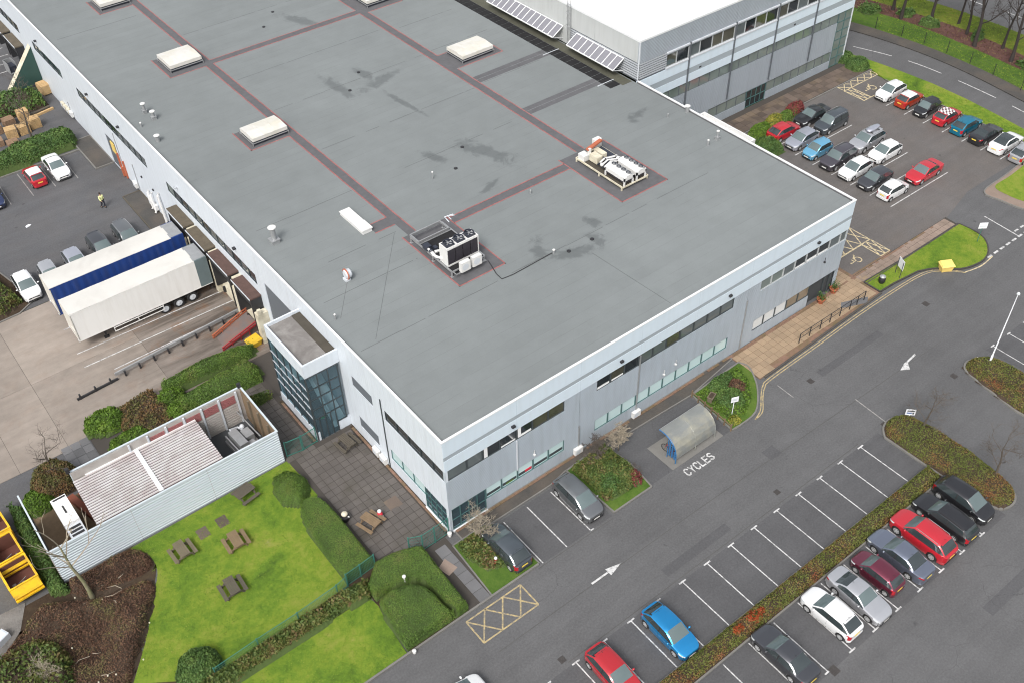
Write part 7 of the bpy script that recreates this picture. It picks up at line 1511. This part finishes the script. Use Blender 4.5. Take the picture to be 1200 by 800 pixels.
for k in range(18):
    x, y = random.uniform(-26, -19.6), random.uniform(3, 13); 
    if not pin_np([(-25, 12.3), (-18.6, 12.8), (-18.6, 9.0), (-21.3, 5.2), (-23, 3), (-26, 3)], np.array([[x, y]]))[0]: continue
    a = random.uniform(0, 6.3); l = random.uniform(.3, 1.3); q.tube([(x, y, .48), (x + l * .5 * math.cos(a), y + l * .5 * math.sin(a), .55), (x + l * math.cos(a + .3), y + l * math.sin(a + .3), .5)], [.03, .025, .01], 4)
tag(q.build('fallen_twigs', 'twig_pale'), 'pale fallen twigs lying over the dead brown bed', 'twigs', kind='stuff')
q = MB()
for k in range(11): x, y = random.uniform(-25, -19.4), random.uniform(4, 12.6); q.ball((x, y, .47), .06, .08, .04, 6, 4)
tag(q.build('pale_stones', 'cream_metal'), 'small pale stones and litter scattered on the brown bed', 'stones', kind='stuff')
# front beds
hedge('shrub_mass', 'mottled green and brown shrubs filling the island beside the grey car', 'shrubs', [(10.5, -1.1), (13.8, -.95), (14.1, -3.4), (13.85, -5.2), (12.6, -5.3), (10.5, -5.0)], .8, 'leaf_mixed', dens=200, ls=.1, rnd=.6, lump=.3, fuzz=.14, spread=1.3)
bush('dark green evergreen bush low in the island beside the grey car', 11.6, -4.1, 1.0, 1.1, 'leaf_dark'); bush('maroon-tinted shrub near the tip of the island beside the grey car', 13.4, -4.7, .7, .8, 'leaf_maroon')
hedge('shrub_mass', 'green ground cover around the signpost bed', 'plants', [(23.5, -1.6), (25.5, -1.4), (28.2, -1.5), (27.9, -3.0), (26.6, -4.6), (25.0, -5.4), (23.4, -5.3)], .35, 'leaf_bright', dens=150, ls=.09, rnd=.5, lump=.18, fuzz=.08, spread=1.2)
bush('dark bush with brown patches behind the white signpost', 25.0, -3.6, 1.2, .95, 'leaf_dark', ry=1.3); bush('dark bush at the building side of the signpost bed', 25.6, -2.0, 1.3, .95, 'leaf_dark', ry=.7); bush('brownish shrub in the middle of the signpost bed', 26.4, -3.0, .9, .6, 'leaf_brown', core='hedge_core_brown'); bush('yellow-green low plant at the corner of the signpost bed', 23.7, -5.4, .5, .4, 'leaf_yellow')
t = thing('planter', 'pale stone trough among the plants of the signpost bed', 'planter', (23.85, -2.7, .1), R(20)); q = MB(); q.box(-.35, -.2, 0, .35, .2, .5); q.box(-.4, -.25, .5, .4, .25, .58); q.build('trough', 'timber', t); q = MB(); q.box(-.3, -.16, .581, .3, .16, .6); q.build('soil', 'hedge_core_brown', t)
# shrub bed by the glazed corner
hedge('shrub_mass', 'pale straw-green tufted plants in the bed by the glazed corner', 'plants', [(-.3, -1.3), (1.6, -1.2), (2.4, -3.2), (1.6, -4.8), (.1, -4.2), (-.4, -2.5)], .45, 'leaf_mixed', dens=190, ls=.12, rnd=.5, lump=.2, fuzz=.12, spread=1.4)
# car park hedge: a T of mixed colour
hedge('hedge', 'long low autumn-coloured hedge strip between the two rows of bays', 'hedge', [(-12, -18.95), (31.0, -19.05), (31.3, -17.75), (-12, -17.75)], .62, 'leaf_autumn', 'hedge_core_brown', dens=260, ls=.06, rnd=.4, lump=.12, fuzz=.05, spread=.8)
capA = curve_pts([(31.35, -13.9), (32.1, -13.2), (33.3, -13.0), (34.4, -13.8), (34.8, -16), (34.9, -18.3), (34.75, -20.6), (34.3, -22.9), (33.4, -23.65), (32.3, -23.5), (31.75, -22.6), (31.6, -20.5), (31.4, -17.5)], 4)
raised('planted_strip', capA, .12, 'soil', kerb=.15); raised('planted_strip', [(-12, -19.12), (31.5, -19.12), (31.5, -17.7), (-12, -17.7)], .1, 'soil', kerb=.12)
hedge('hedge', 'autumn-coloured hedge head with rounded ends crossing the end of the strip', 'hedge', [(x + (33.2 - x) * .07, y + (-18.4 - y) * .025) for x, y in capA], .7, 'leaf_autumn', 'hedge_core_brown', dens=280, ls=.06, rnd=.5, lump=.14, fuzz=.05, spread=.8, z0=.1)
bush('vivid orange-red shrub in the hedge strip above the charcoal saloon', 11.6, -18.35, .9, .75, 'leaf_orange', ry=.5); bush('small orange-red shrub in the hedge strip above the white hatchback', 9.9, -18.4, .6, .7, 'leaf_orange', ry=.4)
capB = curve_pts([(42.2, -14.6), (42.6, -13.4), (43.6, -13.05), (44.8, -13.7), (45.5, -15), (45.55, -17), (45.2, -22), (44.4, -25), (43.0, -25), (41.9, -22), (41.6, -18.5)], 4)
raised('planted_strip', capB, .12, 'soil', kerb=.15)
hedge('hedge', 'autumn-coloured hedge island around the lamp post at the right edge', 'hedge', [(x + (43.6 - x) * .06, y + (-18 - y) * .025) for x, y in capB], .62, 'leaf_autumn', 'hedge_core_brown', dens=280, ls=.06, rnd=.5, lump=.14, fuzz=.05, spread=.8, z0=.1)
# planting under the taller block
bush('dark green bush at the corner by the red hatchback', 55.3, 19.2, 1.6, 1.3, 'leaf_dark'); bush('mid-green bush behind the red hatchback', 57.2, 21.8, 1.5, 1.2, 'leaf_bright', ry=1.0); bush('yellow variegated bush under the taller block', 59.8, 22.3, 1.3, 1.0, 'leaf_yellow', ry=.8); bush('olive bush between the yellow and the maroon bush', 61.6, 22.1, 1.0, 1.0, 'leaf_clip', ry=.7); bush('maroon leafless bush beside the black saloon', 63.6, 22.5, 1.5, 1.1, 'leaf_maroon', ry=.8)
bush('dark green bush at the glass corner of the taller block', 77.5, 24.6, 1.4, 1.1, 'leaf_dark', ry=1.3); bush('low dark bush on the verge past the glass corner', 77.8, 27, 1.3, .9, 'leaf_dark')
for x, y, r_, lb in ((93.2, 25.6, 1.3, 'dark laurel bush on the leaf-strewn bank between two trunks'), (90.6, 33.0, 1.4, 'dark laurel bush on the far left of the leaf-strewn bank'), (92.6, 11.2, 1.4, 'dark laurel bush at the right end of the bank'), (93.4, 29.2, 1.0, 'low dark bush beside the paired trunks on the bank'), (94.6, 19.7, 1.0, 'small dark bush at the foot of the trunks on the bank')): hedge('bush', lb, 'bush', blob(x, y, r_ * 1.1, r_ * .7, 14, .3, x), .8, 'leaf_dark', 'hedge_core', 90, .13, rnd=r_ * .8, lump=.4, fuzz=.16, spread=1.3)
# grass tufts: lawns read as cut grass, not as a flat sheet
def tufts(label, poly, dens, m='grass_blade', z=.06, size=.05, hole=None, name='grass'):
    A_ = np.array(poly); lo, hi = A_.min(0), A_.max(0); P = rng.uniform(lo, hi, (int((hi - lo).prod() * dens), 2)); P = P[pin_np(poly, P)]
    Q = np.concatenate([P, np.full((len(P), 1), z + size * .35)], 1); N = np.tile([0, 0, .25], (len(P), 1)); tag(ob(name, npmesh(name, leaf_quads(Q, N, size, 1.0, .3), 4, m)), label, 'grass', kind='stuff')
tufts('cut green grass of the picnic lawn', [(-20, 1.5), (-22.2, 3.5), (-18.4, 9.5), (-17.9, 12), (-18.5, 13.2), (-5.95, 13.3), (-5.9, 9.1), (-8, 8.6), (-8.2, 1), (-16, .3)], 110)
tufts('cut yellow-green grass of the small lawn by the road', [(-22, -1.3), (-12, -1.0), (-9.3, -.85), (-7.5, -1.3), (-7.8, -5.9), (-22, -5.95)], 110, z=.07)
tufts('cut grass of the island by the entrance', isl, 70, z=.12); tufts('cut grass on the verge between far car park and street', [(77.5, -10), (77.5, 20), (80.2, 20), (80.6, 15), (80.3, 9), (79.4, 3), (78, -6)], 40, z=.1, size=.07)
tufts('grass on the bank beyond the street', foot[12:30] + bk[12:30][::-1], 30, z=.06, size=.09); tufts('fallen leaves and twigs on the bank under the bare trees', bk[8:32] + bk2[8:32][::-1], 22, 'leaf_brown', .06, .13, name='leaf_litter'); tufts('rough grass between the trees and the distant road', bk2[8:32] + bk3[8:32][::-1], 16, z=.05, size=.12)
# ---------------------------------------------------------------- bare trees
def bare_tree(label, x, y, z, h, tr, seed, spread=.5, lean=(0, 0), lv=4, first=.35, nb=(3, 4), m='bark', mt='twig', minr=.008, name='bare_tree', group=None):
    rd = random.Random(seed); t = thing(name, label, 'tree', (x, y, z), rd.uniform(0, 6), group); tk = MB(); cr = MB()
    n = 6; pts = []; p = Vector((0, 0, 0)); d = Vector((lean[0], lean[1], 1)).normalized()
    for i in range(n + 1): pts.append(p.copy()); p += d * h * .62 / n; d = (d + Vector((rd.gauss(0, .05), rd.gauss(0, .05), .02))).normalized()
    tk.tube(pts, [tr * (1.25 if i == 0 else 1 - .62 * i / n) for i in range(n + 1)], 9); tk.build('trunk', m, t, True, 60)
    def grow(p, d, l, r, k):
        ps = [p.copy()]; rs = [r]; sn = 3
        for i in range(sn): d = (d + Vector((rd.gauss(0, .13), rd.gauss(0, .13), rd.gauss(.05, .07)))).normalized(); ps.append(ps[-1] + d * l / sn); rs.append(max(minr * .7, r * (1 - .5 * (i + 1) / sn)))
        cr.tube(ps, rs, 5 if k > 2 else 3, cap=False)
        if k <= 0: return
        for j in range(rd.randint(*nb) + (1 if k == 1 else 0)):
            u = rd.uniform(.3, 1); q = ps[0] + (ps[-1] - ps[0]) * u; q = ps[min(sn, max(1, int(u * sn + .5)))]; ax = Vector((rd.gauss(0, 1), rd.gauss(0, 1), rd.gauss(0, .6))).normalized()
            grow(q, (d + ax * (.55 + spread)).normalized(), l * rd.uniform(.5, .72), max(minr, r * rd.uniform(.42, .6)), k - 1)
    nl = rd.randint(5, 7)
    for i in range(nl):
        u = first + (1 - first) * (i + .5) / nl; q = pts[min(n, int(u * n + .5))]; a = i * 2.4 + rd.uniform(-.4, .4); el = rd.uniform(.35, .95)
        grow(q, Vector((math.cos(a) * (1 - el * .4), math.sin(a) * (1 - el * .4), el)).normalized(), h * rd.uniform(.22, .34), tr * rd.uniform(.3, .42), lv - 1)
    grow(pts[-1], d, h * .3, tr * .36, lv - 1); cr.build('crown', mt, t); return t
bare_tree('small bare leaning tree at the tip of the hedge head near the white notice', 34.1, -15.3, .3, 4.3, .09, 3, .55, (.02, -.02), 4, m='bark', mt='twig')
bare_tree('bare spreading tree in the hedge head by the black hatchback', 34.1, -21.5, .3, 5.2, .1, 8, .7, (.05, -.02), 4)
bare_tree('bare spreading tree over the russet bush at the store end', -20.6, 22.9, .05, 4.6, .12, 12, .7, (-.03, .02), 4, first=.3)
bare_tree('tall pale mossy trunk of a slim bare tree in front of the store', -22.25, 11.05, .1, 9.0, .15, 5, .1, (.0, .02), 3, first=.6, nb=(1, 2), m='bark_pale', mt='twig_pale')
bare_tree('bare tree among the pallets', -5.3, 73.5, .05, 5.6, .13, 21, .75, (0, 0), 4, first=.25)
bare_tree('bare tree rising from the dark shrubs under the green chute', -3.6, 80.5, .05, 4.6, .11, 22, .75, (0, 0), 4, first=.2)
bare_tree('leafless pale shrub over the dark hatchback by the glazed corner', 1.3, -1.9, .1, 3.2, .06, 31, .9, (0, 0), 4, first=.05, nb=(4, 6), mt='twig_pale', name='bare_shrub')
bare_tree('leafless twiggy shrub in the shrub island beside the asphalt', 14.5, -1.9, .1, 2.7, .05, 33, .9, (0, 0), 4, first=.05, nb=(4, 6), minr=.014, mt='twig_pale', name='bare_shrub'); bare_tree('leafless brown shrub at the wall side of the shrub island', 12.4, -1.7, .2, 2.6, .055, 34, .9, (0, 0), 4, first=.05, nb=(4, 6), minr=.014, mt='twig', name='bare_shrub'); bare_tree('low leafless shrub leaning over the island kerb', 14.1, -4.6, .1, 1.4, .035, 35, .9, (0.2, 0), 3, first=.05, nb=(3, 5), name='bare_shrub')
bare_tree('pale leafless shrub at the bottom left corner', -26.5, 6.0, .3, 2.6, .05, 36, .9, (0, 0), 4, first=.05, nb=(3, 5), mt='twig_pale', name='bare_shrub')
for i, (x, y, h, tr, lb) in enumerate(((93.4, 31.2, 12, .2, 'left one of the two close trunks on the bank'), (92.0, 29.0, 13, .22, 'right one of the two close trunks on the bank'), (94.1, 26.0, 13, .22, 'straight bare trunk behind the laurel on the bank'), (94.6, 21.1, 11, .18, 'slim many-branched tree in front of the distant road'), (92.4, 18.6, 14, .24, 'thickest dark trunk on the bank in front of the distant road'), (94.6, 16.1, 11, .17, 'forked bare tree to the right of the thick trunk'), (92.4, 13.6, 13, .22, 'dark bare tree nearest the right picture edge'), (96.3, 23.4, 11, .16, 'thin bare tree farthest back on the rough grass'))):
    bare_tree(lb, x, y, .05, h, tr, 50 + i, .45, (random.uniform(-.03, .03), random.uniform(-.03, .03)), 4, first=.3, m='bark_dark', mt='bark_dark', minr=.012, group='bare trees on the bank beyond the street')
